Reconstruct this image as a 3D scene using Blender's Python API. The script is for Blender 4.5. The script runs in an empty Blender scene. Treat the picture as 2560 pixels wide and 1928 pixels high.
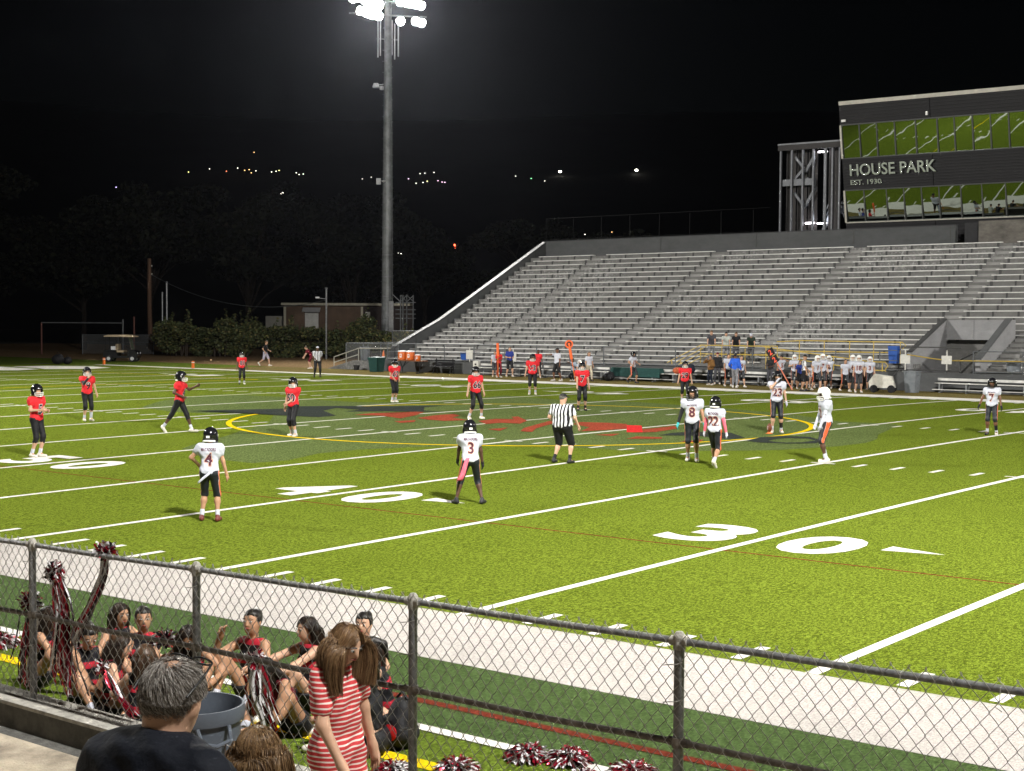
import bpy, math, random
import numpy as np
from mathutils import Vector, Matrix
random.seed(7); RNG = np.random.default_rng(7)
SC = bpy.context.scene
COL = SC.collection
PI = math.pi
YD = 0.9144
CROWN = 0.1554
HAZE = 0.000034
SKY_STRENGTH = 0.0002
FLOOD_POWER = (105000, 152000, 165000, 100000)
FLOOD_AIM = ((2, 34, 0), (-16, 50, 0), (6, 50, 0), (0, 36, 0))
FLOOD_CONE = (122, 122, 126, 120)

# ------------------------------------------------------------------ camera
cam_d = bpy.data.cameras.new('camera'); cam = bpy.data.objects.new('camera', cam_d); COL.objects.link(cam)
yaw, pitch, roll = -0.6714, -0.0468, 0.0058
fw = Vector((math.sin(yaw)*math.cos(pitch), math.cos(yaw)*math.cos(pitch), math.sin(pitch)))
rt = Vector((math.cos(yaw), -math.sin(yaw), 0)); up = rt.cross(fw)
r2 = rt*math.cos(roll)+up*math.sin(roll); u2 = up*math.cos(roll)-rt*math.sin(roll)
M = Matrix((r2, u2, -fw)).transposed().to_4x4(); M.translation = Vector((29.7444, -13.4721, 3.5397))
cam.matrix_world = M
cam_d.sensor_fit = 'HORIZONTAL'; cam_d.sensor_width = 36.0; cam_d.lens = 36.0*3775.873/2560
cam_d.clip_start = 0.1; cam_d.clip_end = 6000
SC.camera = cam

# ------------------------------------------------------------------ night sky, faint added sun lamp, exposure
world = bpy.data.worlds.new('World'); SC.world = world; world.use_nodes = True
wn = world.node_tree.nodes; wl = world.node_tree.links
bg = wn['Background']; sky = wn.new('ShaderNodeTexSky'); sky.sky_type = 'NISHITA'; sky.sun_disc = False
sky.sun_elevation = math.radians(14); sky.sun_rotation = math.radians(200); sky.air_density = 1.0; sky.dust_density = 0.6
wl.new(sky.outputs[0], bg.inputs[0]); bg.inputs[1].default_value = SKY_STRENGTH
sun_d = bpy.data.lights.new('faint_sun', 'SUN'); sun_d.energy = 0.004; sun_d.angle = math.radians(0.5); sun_d.color = (0.8, 0.88, 1)  # added sun lamp, very weak; no moon is known here
sun_o = bpy.data.objects.new('faint_sun', sun_d); COL.objects.link(sun_o); sun_o.rotation_euler = (math.radians(50), 0, math.radians(200))
SC.view_settings.view_transform = 'Standard'; SC.view_settings.look = 'None'
SC.view_settings.exposure = 0.0; SC.view_settings.gamma = 1.0; SC.view_settings.use_curve_mapping = False
SC.cycles.max_bounces = 5; SC.cycles.diffuse_bounces = 2; SC.cycles.glossy_bounces = 3; SC.cycles.transmission_bounces = 4
SC.cycles.volume_bounces = 0; SC.cycles.caustics_reflective = False; SC.cycles.caustics_refractive = False
SC.cycles.sample_clamp_indirect = 3.0

# floodlight positions (the stadium has a mast at each corner; the far left one is in the picture)
MASTS = [('far left', Vector((-56.0, 77.8, 0)), 29.5), ('near right', Vector((39.5, -7.2, 0)), 28.0),
         ('near left', Vector((-39.5, -7.2, 0)), 28.0), ('far right', Vector((56.0, 77.8, 0)), 29.5)]

# ------------------------------------------------------------------ helpers
def tag(o, label=None, cat=None, group=None, kind=None):
    if label: o['label'] = label
    if cat: o['category'] = cat
    if group: o['group'] = group
    if kind: o['kind'] = kind
    return o
def empty(name, loc=(0, 0, 0), rz=0.0, parent=None):
    o = bpy.data.objects.new(name, None); COL.objects.link(o); o.location = loc; o.rotation_euler = (0, 0, rz)
    o.empty_display_size = 0.2
    if parent: o.parent = parent
    return o
def link(name, mesh, parent=None, loc=None, rot=None, scale=None):
    o = bpy.data.objects.new(name, mesh); COL.objects.link(o)
    if parent: o.parent = parent
    if loc is not None: o.location = loc
    if rot is not None: o.rotation_euler = rot
    if scale is not None: o.scale = (scale,)*3 if np.isscalar(scale) else scale
    return o
def copy_tree(o, parent=None):
    c = o.copy(); COL.objects.link(c); c.parent = parent
    for ch in list(o.children): copy_tree(ch, c)
    return c
def mesh_np(name, V, F, mat=None, smooth=False, mi=None):
    me = bpy.data.meshes.new(name)
    V = np.asarray(V, dtype=np.float32)
    if isinstance(F, np.ndarray):
        n, k = F.shape
        me.vertices.add(len(V)); me.vertices.foreach_set('co', V.ravel())
        me.loops.add(n*k); me.loops.foreach_set('vertex_index', F.astype(np.int32).ravel())
        me.polygons.add(n); me.polygons.foreach_set('loop_start', np.arange(0, n*k, k, dtype=np.int32))
        me.update(calc_edges=True)
    else:
        me.from_pydata(V.tolist(), [], F); me.update()
    if mat is not None:
        for m in (mat if isinstance(mat, (list, tuple)) else [mat]): me.materials.append(m)
    if mi is not None: me.polygons.foreach_set('material_index', np.asarray(mi, dtype=np.int32))
    if smooth: me.polygons.foreach_set('use_smooth', np.ones(len(me.polygons), dtype=bool))
    return me

class MB:
    """collects boxes, bars, tubes; build() links them as ONE mesh object"""
    def __init__(s): s.V = []; s.F = []; s.m = []
    def add(s, v, f, mi=0):
        b = len(s.V); s.V += [tuple(p) for p in v]; s.F += [tuple(i+b for i in q) for q in f]; s.m += [mi]*len(f)
        return s
    def box(s, c, d, rz=0.0, mi=0, M=None, taper=1.0):
        x, y, z = d[0]/2, d[1]/2, d[2]/2; ca, sa = math.cos(rz), math.sin(rz); v = []
        for k in (-1, 1):
            t = taper if k > 0 else 1.0
            for a, b in ((-1, -1), (1, -1), (1, 1), (-1, 1)):
                px, py, pz = a*x*t, b*y*t, k*z
                q = Vector((px*ca-py*sa, px*sa+py*ca, pz))
                if M: q = M @ q
                v.append(q+Vector(c))
        return s.add(v, [(0, 3, 2, 1), (4, 5, 6, 7), (0, 1, 5, 4), (1, 2, 6, 5), (2, 3, 7, 6), (3, 0, 4, 7)], mi)
    def bar(s, a, b, w, h=None, mi=0, upv=(0, 0, 1)):
        a, b = Vector(a), Vector(b); d = b-a; L = d.length; d.normalize(); h = h or w
        u = Vector(upv)
        if abs(d.dot(u)) > 0.95: u = Vector((0, 1, 0))
        r = d.cross(u).normalized(); u = r.cross(d)
        v = [p+r*(i*w/2)+u*(j*h/2) for p in (a, b) for i, j in ((-1, -1), (1, -1), (1, 1), (-1, 1))]
        return s.add(v, [(0, 3, 2, 1), (4, 5, 6, 7), (0, 1, 5, 4), (1, 2, 6, 5), (2, 3, 7, 6), (3, 0, 4, 7)], mi)
    def tube(s, pts, r, n=6, mi=0, cap=True):
        pts = [Vector(p) for p in pts]; m = len(pts); rs = [r]*m if np.isscalar(r) else list(r)
        v = []; prev = None
        for i in range(m):
            d = (pts[min(i+1, m-1)]-pts[max(i-1, 0)])
            if d.length < 1e-9: d = Vector((0, 0, 1))
            d.normalize()
            if prev is None:
                u = Vector((0, 0, 1)) if abs(d.z) < 0.9 else Vector((0, 1, 0))
                u = (u-d*u.dot(d)).normalized()
            else:
                u = (prev-d*prev.dot(d))
                u = u.normalized() if u.length > 1e-6 else d.orthogonal().normalized()
            prev = u; w = d.cross(u)
            for k in range(n):
                a = 2*PI*k/n; v.append(pts[i]+(u*math.cos(a)+w*math.sin(a))*rs[i])
        f = [(i*n+k, i*n+(k+1) % n, (i+1)*n+(k+1) % n, (i+1)*n+k) for i in range(m-1) for k in range(n)]
        if cap: f += [tuple(range(n-1, -1, -1)), tuple(range((m-1)*n, m*n))]
        return s.add(v, f, mi)
    def lathe(s, prof, c=(0, 0, 0), n=16, mi=0, M=None, sx=1.0, sy=1.0, cap=True):
        v = []
        for r, z in prof:
            for k in range(n):
                a = 2*PI*k/n; q = Vector((r*sx*math.cos(a), r*sy*math.sin(a), z))
                if M: q = M @ q
                v.append(q+Vector(c))
        m = len(prof)
        f = [(i*n+k, i*n+(k+1) % n, (i+1)*n+(k+1) % n, (i+1)*n+k) for i in range(m-1) for k in range(n)]
        if cap and prof[0][0] > 1e-4: f.append(tuple(range(n-1, -1, -1)))
        if cap and prof[-1][0] > 1e-4: f.append(tuple(range((m-1)*n, m*n)))
        return s.add(v, f, mi)
    def prism(s, poly, y0, y1, axis='y', mi=0):
        """polygon in (a,b) extruded along axis"""
        n = len(poly); mk = {'y': lambda a, b, t: (a, t, b), 'x': lambda a, b, t: (t, a, b), 'z': lambda a, b, t: (a, b, t)}[axis]
        v = [mk(a, b, y0) for a, b in poly]+[mk(a, b, y1) for a, b in poly]
        f = [tuple(range(n)), tuple(range(2*n-1, n-1, -1))]+[(i, i+n, (i+1) % n+n, (i+1) % n) for i in range(n)]
        return s.add(v, f, mi)
    def mesh(s, name, mat, smooth=False):
        me = bpy.data.meshes.new(name); me.from_pydata(s.V, [], s.F); me.update()
        for m in (mat if isinstance(mat, (list, tuple)) else [mat]): me.materials.append(m)
        if any(s.m): me.polygons.foreach_set('material_index', s.m)
        if smooth:
            me.polygons.foreach_set('use_smooth', np.ones(len(me.polygons), dtype=bool))
            try: me.set_sharp_from_angle(angle=math.radians(40))
            except Exception: pass
        return me
    def build(s, name, mat, parent=None, smooth=False, loc=None, rot=None):
        return link(name, s.mesh(name, mat, smooth), parent, loc, rot)

# ------------------------------------------------------------------ materials
MATS = {}
def mat(name, col=(0.5, 0.5, 0.5), rough=0.6, metal=0.0, var=0.12, scale=6.0, bump=0.0, bscale=60.0, emit=None, es=1.0, spec=0.35,
        coords='Object', alpha=None, sheen=0.0):
    if name in MATS: return MATS[name]
    m = bpy.data.materials.new(name); m.use_nodes = True; N = m.node_tree.nodes; L = m.node_tree.links
    b = N['Principled BSDF']; b.inputs['Roughness'].default_value = rough; b.inputs['Metallic'].default_value = metal
    b.inputs['Specular IOR Level'].default_value = spec
    if sheen: b.inputs['Sheen Weight'].default_value = sheen
    tc = N.new('ShaderNodeTexCoord')
    if var > 0:
        nz = N.new('ShaderNodeTexNoise'); nz.inputs['Scale'].default_value = scale; nz.inputs['Detail'].default_value = 5; nz.inputs['Roughness'].default_value = 0.65
        L.new(tc.outputs[coords], nz.inputs['Vector'])
        mx = N.new('ShaderNodeMix'); mx.data_type = 'RGBA'
        lo = [max(0, c*(1-var*1.4)) for c in col]; hi = [min(1, c*(1+var)) for c in col]
        mx.inputs[6].default_value = (*lo, 1); mx.inputs[7].default_value = (*hi, 1)
        rp = N.new('ShaderNodeMapRange'); rp.inputs[1].default_value = 0.3; rp.inputs[2].default_value = 0.7
        L.new(nz.outputs['Fac'], rp.inputs[0]); L.new(rp.outputs[0], mx.inputs[0]); L.new(mx.outputs[2], b.inputs['Base Color'])
    else: b.inputs['Base Color'].default_value = (*col, 1)
    if bump > 0:
        n2 = N.new('ShaderNodeTexNoise'); n2.inputs['Scale'].default_value = bscale; n2.inputs['Detail'].default_value = 3
        L.new(tc.outputs[coords], n2.inputs['Vector'])
        bp = N.new('ShaderNodeBump'); bp.inputs['Strength'].default_value = bump; bp.inputs['Distance'].default_value = 0.02
        L.new(n2.outputs['Fac'], bp.inputs['Height']); L.new(bp.outputs[0], b.inputs['Normal'])
    if emit: m.cycles.emission_sampling = 'NONE'
    if emit: b.inputs['Emission Color'].default_value = (*emit, 1); b.inputs['Emission Strength'].default_value = es
    MATS[name] = m
    return m
def stripe_mat(name, ca, cb, axis, period, duty=0.5, rough=0.75, phase=0.0, mirror=False, extra=None):
    """cloth with stripes along one object axis"""
    if name in MATS: return MATS[name]
    m = bpy.data.materials.new(name); m.use_nodes = True; N = m.node_tree.nodes; L = m.node_tree.links
    b = N['Principled BSDF']; b.inputs['Roughness'].default_value = rough; b.inputs['Specular IOR Level'].default_value = 0.2
    tc = N.new('ShaderNodeTexCoord'); sp = N.new('ShaderNodeSeparateXYZ'); L.new(tc.outputs['Object'], sp.inputs[0])
    src = sp.outputs[axis]
    if mirror:
        ab = N.new('ShaderNodeMath'); ab.operation = 'ABSOLUTE'; L.new(src, ab.inputs[0]); src = ab.outputs[0]
    nz = N.new('ShaderNodeTexNoise'); nz.inputs['Scale'].default_value = 7; L.new(tc.outputs['Object'], nz.inputs['Vector'])
    w = N.new('ShaderNodeMath'); w.operation = 'MULTIPLY_ADD'; w.inputs[1].default_value = period*0.22; L.new(nz.outputs['Fac'], w.inputs[0]); L.new(src, w.inputs[2])
    d = N.new('ShaderNodeMath'); d.operation = 'MULTIPLY_ADD'; d.inputs[1].default_value = 1/period; d.inputs[2].default_value = phase+100; L.new(w.outputs[0], d.inputs[0])
    fr = N.new('ShaderNodeMath'); fr.operation = 'FRACT'; L.new(d.outputs[0], fr.inputs[0])
    gt = N.new('ShaderNodeMath'); gt.operation = 'GREATER_THAN'; gt.inputs[1].default_value = duty; L.new(fr.outputs[0], gt.inputs[0])
    mx = N.new('ShaderNodeMix'); mx.data_type = 'RGBA'; mx.inputs[6].default_value = (*ca, 1); mx.inputs[7].default_value = (*cb, 1)
    L.new(gt.outputs[0], mx.inputs[0]); L.new(mx.outputs[2], b.inputs['Base Color'])
    MATS[name] = m
    return m
def side_mat(name, base, stripe, edge, x0, w=0.022):
    """trousers with a vertical stripe down the outer side (by distance from the centre plane)"""
    if name in MATS: return MATS[name]
    m = bpy.data.materials.new(name); m.use_nodes = True; N = m.node_tree.nodes; L = m.node_tree.links
    b = N['Principled BSDF']; b.inputs['Roughness'].default_value = 0.5; b.inputs['Specular IOR Level'].default_value = 0.4
    tc = N.new('ShaderNodeTexCoord'); sp = N.new('ShaderNodeSeparateXYZ'); L.new(tc.outputs['Normal'], sp.inputs[0])
    ab = N.new('ShaderNodeMath'); ab.operation = 'ABSOLUTE'; L.new(sp.outputs['X'], ab.inputs[0])
    rp = N.new('ShaderNodeValToRGB'); rp.color_ramp.interpolation = 'CONSTANT'
    e = rp.color_ramp.elements; e[0].position = 0; e[0].color = (*base, 1); e[1].position = x0; e[1].color = (*edge, 1)
    k = e.new(x0+w); k.color = (*stripe, 1)
    sp2 = N.new('ShaderNodeSeparateXYZ'); L.new(tc.outputs['Object'], sp2.inputs[0])
    ax = N.new('ShaderNodeMath'); ax.operation = 'ABSOLUTE'; L.new(sp2.outputs['X'], ax.inputs[0])
    gt = N.new('ShaderNodeMath'); gt.operation = 'GREATER_THAN'; gt.inputs[1].default_value = 0.11; L.new(ax.outputs[0], gt.inputs[0])
    mu = N.new('ShaderNodeMath'); mu.operation = 'MULTIPLY'; L.new(ab.outputs[0], mu.inputs[0]); L.new(gt.outputs[0], mu.inputs[1])
    L.new(mu.outputs[0], rp.inputs[0]); L.new(rp.outputs[0], b.inputs['Base Color'])
    MATS[name] = m
    return m

# ------------------------------------------------------------------ flat lettering
_TX = {}
def text_geo(s, bold=0.0):
    """outline of a string as flat triangles, cap height about 1, centred in x, base at 0"""
    k = (s, bold)
    if k in _TX: return _TX[k]
    cu = bpy.data.curves.new('lettering', 'FONT'); cu.body = s; cu.size = 1.0; cu.offset = bold; cu.resolution_u = 4; cu.align_x = 'CENTER'
    o = bpy.data.objects.new('lettering', cu); COL.objects.link(o)
    dg = bpy.context.evaluated_depsgraph_get(); dg.update()
    me = bpy.data.meshes.new_from_object(o.evaluated_get(dg))
    V = np.array([v.co[:] for v in me.vertices]); F = [tuple(p.vertices) for p in me.polygons]
    bpy.data.meshes.remove(me); bpy.data.objects.remove(o); bpy.data.curves.remove(cu)
    _TX[k] = (V, F)
    return V, F

def zf(y):
    y = min(max(y, 0.0), 48.768)
    return CROWN*(1-((y-24.384)/24.384)**2)

# ------------------------------------------------------------------ turf materials
CONTR = (0.42, 1.36)
def turf(name, lo, hi, hi2, fine=55.0, bump=0.3):
    if name in MATS: return MATS[name]
    m = bpy.data.materials.new(name); m.use_nodes = True; N = m.node_tree.nodes; L = m.node_tree.links
    b = N['Principled BSDF']; b.inputs['Roughness'].default_value = 0.75; b.inputs['Specular IOR Level'].default_value = 0.0
    tc = N.new('ShaderNodeTexCoord')
    n1 = N.new('ShaderNodeTexNoise'); n1.inputs['Scale'].default_value = fine; n1.inputs['Detail'].default_value = 4; n1.inputs['Roughness'].default_value = 0.75
    n2 = N.new('ShaderNodeTexNoise'); n2.inputs['Scale'].default_value = 0.35; n2.inputs['Detail'].default_value = 6; n2.inputs['Roughness'].default_value = 0.6
    n3 = N.new('ShaderNodeTexNoise'); n3.inputs['Scale'].default_value = 34.0; n3.inputs['Detail'].default_value = 5; n3.inputs['Roughness'].default_value = 0.65
    mp = N.new('ShaderNodeMapping'); mp.inputs['Scale'].default_value = (1, 0.45, 1); L.new(tc.outputs['Object'], mp.inputs[0])
    L.new(mp.outputs[0], n1.inputs['Vector']); L.new(tc.outputs['Object'], n2.inputs['Vector']); L.new(mp.outputs[0], n3.inputs['Vector'])
    r1 = N.new('ShaderNodeMapRange'); r1.inputs[1].default_value = 0.36; r1.inputs[2].default_value = 0.64; L.new(n1.outputs['Fac'], r1.inputs[0])
    a = N.new('ShaderNodeMix'); a.data_type = 'RGBA'; a.inputs[6].default_value = (*lo, 1); a.inputs[7].default_value = (*hi, 1); L.new(r1.outputs[0], a.inputs[0])
    r2_ = N.new('ShaderNodeMapRange'); r2_.inputs[1].default_value = 0.42; r2_.inputs[2].default_value = 0.68; r2_.inputs[4].default_value = 0.55; L.new(n2.outputs['Fac'], r2_.inputs[0])
    c = N.new('ShaderNodeMix'); c.data_type = 'RGBA'; L.new(r2_.outputs[0], c.inputs[0]); L.new(a.outputs[2], c.inputs[6])
    a2 = N.new('ShaderNodeMix'); a2.data_type = 'RGBA'; a2.inputs[6].default_value = tuple(x*0.7 for x in lo)+(1,); a2.inputs[7].default_value = (*hi2, 1); L.new(r1.outputs[0], a2.inputs[0]); L.new(a2.outputs[2], c.inputs[7])
    r3 = N.new('ShaderNodeMapRange'); r3.inputs[1].default_value = 0.36; r3.inputs[2].default_value = 0.64; r3.inputs[3].default_value = CONTR[0]; r3.inputs[4].default_value = CONTR[1]; L.new(n3.outputs['Fac'], r3.inputs[0])
    d = N.new('ShaderNodeMix'); d.data_type = 'RGBA'; d.blend_type = 'MULTIPLY'; d.inputs[0].default_value = 1; L.new(c.outputs[2], d.inputs[6])
    cmb = N.new('ShaderNodeCombineColor')
    for i in range(3): L.new(r3.outputs[0], cmb.inputs[i])
    L.new(cmb.outputs[0], d.inputs[7]); L.new(d.outputs[2], b.inputs['Base Color'])
    bp = N.new('ShaderNodeBump'); bp.inputs['Strength'].default_value = bump; bp.inputs['Distance'].default_value = 0.02; L.new(n1.outputs['Fac'], bp.inputs['Height']); L.new(bp.outputs[0], b.inputs['Normal'])
    MATS[name] = m
    return m
T_GREEN = turf('field turf', (0.038, 0.060, 0.004), (0.198, 0.252, 0.032), (0.172, 0.226, 0.026), fine=75.0)
T_DARK = turf('dark green turf', (0.028, 0.050, 0.016), (0.095, 0.142, 0.050), (0.085, 0.13, 0.045))
T_LOGO = turf('logo green turf', (0.046, 0.068, 0.016), (0.165, 0.21, 0.075), (0.145, 0.188, 0.064))
T_MID = turf('sideline turf', (0.045, 0.075, 0.008), (0.17, 0.23, 0.035), (0.15, 0.21, 0.032))
CONTR = (0.84, 1.06)
T_WHITE = turf('white turf', (0.56, 0.53, 0.49), (0.86, 0.84, 0.79), (0.82, 0.80, 0.75), fine=70, bump=0.35)
T_BAND = turf('worn white turf', (0.33, 0.305, 0.285), (0.54, 0.51, 0.48), (0.50, 0.475, 0.45), fine=60, bump=0.35)
T_YEL = turf('yellow turf', (0.58, 0.40, 0.006), (0.85, 0.62, 0.015), (0.8, 0.58, 0.015))
CONTR = (0.55, 1.2)
T_RED = turf('red turf', (0.17, 0.035, 0.018), (0.46, 0.095, 0.055), (0.36, 0.085, 0.045))
T_BRED = turf('bright red turf', (0.50, 0.02, 0.02), (0.78, 0.05, 0.05), (0.7, 0.05, 0.05))
T_MAR = turf('maroon turf', (0.10, 0.018, 0.012), (0.20, 0.04, 0.025), (0.16, 0.035, 0.02))
T_BLACK = turf('black turf', (0.014, 0.018, 0.015), (0.068, 0.076, 0.070), (0.06, 0.07, 0.06))
T_DRY = turf('dry verge', (0.10, 0.085, 0.030), (0.24, 0.19, 0.075), (0.20, 0.16, 0.06), fine=25)
T_SAND = turf('bare sandy earth', (0.16, 0.105, 0.055), (0.30, 0.205, 0.115), (0.25, 0.17, 0.095), fine=14)

def sheet(name, x0, x1, ys, m, dz=0.0, parent=None, kind='structure', nx=1):
    V = []; F = []
    xs = [x0+(x1-x0)*i/nx for i in range(nx+1)]
    for y in ys:
        for x in xs: V.append((x, y, zf(y)+dz))
    w = nx+1
    for j in range(len(ys)-1):
        for i in range(nx): F.append((j*w+i, j*w+i+1, (j+1)*w+i+1, (j+1)*w+i))
    o = link(name, mesh_np(name, V, F, m), parent)
    if parent is None: tag(o, kind=kind)
    return o
def lin(a, b, n): return [a+(b-a)*i/n for i in range(n+1)]

ground = link('ground', mesh_np('ground', [(-2500, -300, -0.06), (1500, -300, -0.06), (1500, 2500, -0.06), (-2500, 2500, -0.06)], [(0, 1, 2, 3)], mat('bare ground', (0.05, 0.045, 0.03), 0.9, scale=0.3, var=0.3)))
tag(ground, kind='structure')
field = sheet('football_field', -59.0, 60.0, lin(0, 48.768, 32), T_GREEN)
apron = sheet('near_apron', -59.0, 60.0, [-3.95, 0.0], T_DARK, -0.002)
apron2 = sheet('near_walkway', -59.0, 60.0, [-5.86, -3.95], T_MID, -0.004)
verge = sheet('far_verge', -46.0, 60.0, [48.768, 55.6], T_DRY, -0.004)
endturf = sheet('end_verge', -62.0, -46.0, [48.768, 55.6], T_MID, -0.004)
tag(link('sand_strip', mesh_np('sand_strip', [(-120, 55.6, -0.02), (-35.8, 55.6, -0.02), (-35.8, 90, -0.02), (-120, 90, -0.02)], [(0, 1, 2, 3)], T_SAND)), kind='structure')
tag(link('end_track', mesh_np('end_track', [(-120, 0, -0.03), (-59, 0, -0.03), (-62, 55.6, -0.03), (-120, 55.6, -0.03)], [(0, 1, 2, 3)], T_MID)), kind='structure')

def marking(name, pts, m, dz=0.004, label=None):
    import bmesh
    bm = bmesh.new(); bm.faces.new([bm.verts.new((x, y, 0)) for x, y in pts])
    bmesh.ops.triangulate(bm, faces=bm.faces[:])
    ys = [p[1] for p in pts]; y = math.floor(min(ys))+1.0
    while y < max(ys):
        bmesh.ops.bisect_plane(bm, geom=bm.verts[:]+bm.edges[:]+bm.faces[:], plane_co=(0, y, 0), plane_no=(0, 1, 0)); y += 1.0
    for v in bm.verts: v.co.z = zf(v.co.y)+dz
    me = bpy.data.meshes.new(name); bm.to_mesh(me); bm.free(); me.materials.append(m)
    o = link(name, me, field)
    if label: o["label"] = label
    return o
# yard lines
for k in range(-10, 7):
    x = k*5*YD
    sheet('yard_line', x-0.072, x+0.072, lin(0.0, 48.768, 24), T_WHITE, 0.005, field)
sheet('end_line', -55.0, -54.86, lin(0.0, 48.768, 12), T_WHITE, 0.005, field)
# sideline bands
sheet('sideline_band', -56.0, 46.0, [-1.93, 0.0], T_BAND, 0.003, field)
sheet('sideline_band', -29.0, 46.0, [48.768, 50.55], T_WHITE, 0.003, field)
sheet('sideline_band', -56.0, -29.0, [48.85, 49.75], T_WHITE, 0.003, field)
# one-yard marks
hm = mesh_np('hash_mark', [(-0.065, -0.32, 0), (0.065, -0.32, 0), (0.065, 0.32, 0), (-0.065, 0.32, 0)], [(0, 1, 2, 3)], T_WHITE)
cm = mesh_np('hash_cross', [(-0.3, -0.05, 0), (0.3, -0.05, 0), (0.3, 0.05, 0), (-0.3, 0.05, 0)], [(0, 1, 2, 3)], T_WHITE)
def slope(y): return math.atan(-2*CROWN*(y-24.384)/24.384**2)
for yr, a, b in ((24.384-6.096, -45, 26), (24.384+6.096, -45, 15), (0.40, 8, 27), (48.36, -45, 8)):
    for k in range(a, b+1):
        if k % 5 == 0:
            if 10 < yr < 40: link('hash_cross', cm, field, (k*YD, yr, zf(yr)+0.007), (slope(yr), 0, 0))
        else: link('hash_mark', hm, field, (k*YD, yr, zf(yr)+0.006), (slope(yr), 0, 0))
# numbers
def field_glyph(s, cx, y0, w, h, flip=False, m=T_WHITE, name='field_number'):
    V, F = text_geo(s, 0.035)
    lo, hi = V.min(0), V.max(0)
    P = (V[:, :2]-(lo[:2]+hi[:2])/2)/(hi[:2]-lo[:2])*np.array([w, h])
    if flip: P = -P
    P = P+np.array([cx, y0+h/2])
    V3 = [(x, y, zf(y)+0.006) for x, y in P]
    return link(name, mesh_np(name, V3, F, m), field)
for num, xl in (('30', -4), ('40', -2), ('50', 0), ('40', 2), ('30', 4), ('20', -6), ('10', -8)):
    X = xl*5*YD
    field_glyph(num[0], X-0.96, 6.36, 1.18, 1.83); field_glyph(num[1], X+1.0, 6.36, 1.18, 1.83)
    field_glyph(num[0], X+0.96, 40.58, 1.18, 1.83, True); field_glyph(num[1], X-1.0, 40.58, 1.18, 1.83, True)
    if xl:
        s = 1 if xl > 0 else -1; ax = X+s*(1.9 if s > 0 else 1.9)
        marking('direction_arrow', [(ax, 7.36), (ax+s*0.92, 7.55), (ax, 7.8)] if s > 0 else [(ax, 7.36), (ax, 7.8), (ax-0.92, 7.55)], T_WHITE, 0.006)
        marking('direction_arrow', [(ax, 41.0), (ax+s*0.92, 41.2), (ax, 41.44)] if s > 0 else [(ax, 41.0), (ax, 41.44), (ax-0.92, 41.2)], T_WHITE, 0.006)
# soccer lines and circle
sheet('soccer_line', -50, 50, [5.90, 5.96], T_MAR, 0.0015, field, nx=2)
sheet('soccer_line', -50, 50, [42.81, 42.87], T_MAR, 0.0015, field, nx=2)
def ring(name, cx, cy, r, w, m, dz, n=96, sy=1.0):
    V = []; F = []
    for k in range(n):
        a = 2*PI*k/n
        for q in (r-w/2, r+w/2):
            y = cy+q*sy*math.sin(a); V.append((cx+q*math.cos(a), y, zf(y)+dz))
    for k in range(n): a = 2*k; b_ = 2*((k+1) % n); F.append((a, b_, b_+1, a+1)[::-1])
    return link(name, mesh_np(name, V, F, m), field)
ring('centre_circle', 0, 24.384, 9.15, 0.17, T_YEL, 0.0095)
# soccer penalty lines far left (yellow)
for yy in (9.0, 39.8): sheet('soccer_line', -46.0, -29.5, [yy, yy+0.11], T_YEL, 0.008, field, nx=2)
sheet('soccer_line', -29.6, -29.49, lin(9.0, 39.8, 16), T_YEL, 0.008, field)
# midfield logo (worn, partly illegible) and end zone lettering
marking('logo_background', [(-0.45,11.13),(2.48,9.93),(3.58,9.89),(3.75,10.84),(3.11,12.44),(3.16,13.85),(3.96,15.53),(5.0,17.18),(7.13,17.8),(8.79,18.07),(10.72,19.89),(11.3,20.69),(11.94,22.65),(12.02,24.2),(11.7,25.52),(11.04,27.01),(10.41,29.19),(9.7,31.36),(8.77,31.46),(7.65,31.4),(4.73,33.7),(0.94,35.23),(-3.3,36.24),(-6.52,35.29),(-10.28,36.37),(-9.23,32.26),(-9.18,29.82),(-10.78,28.17),(-13.08,28.2),(-15.85,28.73),(-17.9,28.4),(-18.21,25.87),(-16.75,23.38),(-14.3,20.61),(-11.46,19.69),(-9.93,19.98),(-9.71,21.57),(-8.86,22.07),(-6.77,19.98),(-4.92,18.12),(-3.47,15.72),(-2.36,14.16),(-1.51,12.6)], T_LOGO, 0.0025)
marking('logo_stroke', [(-10.07,21.52),(-9.03,22.79),(-8.23,22.95),(-5.86,21.18),(-5.91,22.05),(-8.06,23.55),(-8.86,24.97),(-7.75,25.88),(-7.52,24.83),(-7.14,23.68),(-6.39,24.85),(-5.37,25.38),(-4.78,26.1),(-5.61,26.06),(-6.71,26.25),(-6.84,27.44),(-7.05,28.81),(-8.08,27.07),(-9.7,25.81),(-10.48,24.71),(-9.89,23.35),(-10.88,21.5),(-11.36,20.34)], T_BLACK, 0.011)
marking('logo_stroke', [(7.38,23.04),(8.0,22.86),(8.7,22.59),(8.76,23.37),(7.59,24.6),(6.52,24.21),(6.33,23.43),(6.53,22.46)], T_BLACK, 0.011)
marking('logo_letter', [(-4.85,23.03),(-4.21,22.83),(-3.46,22.5),(-4.11,23.99),(-5.02,25.41),(-5.37,25.38),(-5.13,23.87),(-5.88,23.72),(-5.75,22.73)], T_RED, 0.012)
marking('logo_letter', [(-2.13,21.06),(-2.04,21.61),(-2.59,22.3),(-2.74,21.44)], T_RED, 0.012)
marking('logo_letter', [(-2.43,22.7),(-1.69,22.64),(-1.37,23.43),(-2.47,23.93),(-2.91,24.85),(-3.59,25.33),(-3.66,24.69),(-3.59,24.21),(-3.18,23.01)], T_RED, 0.012)
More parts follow.
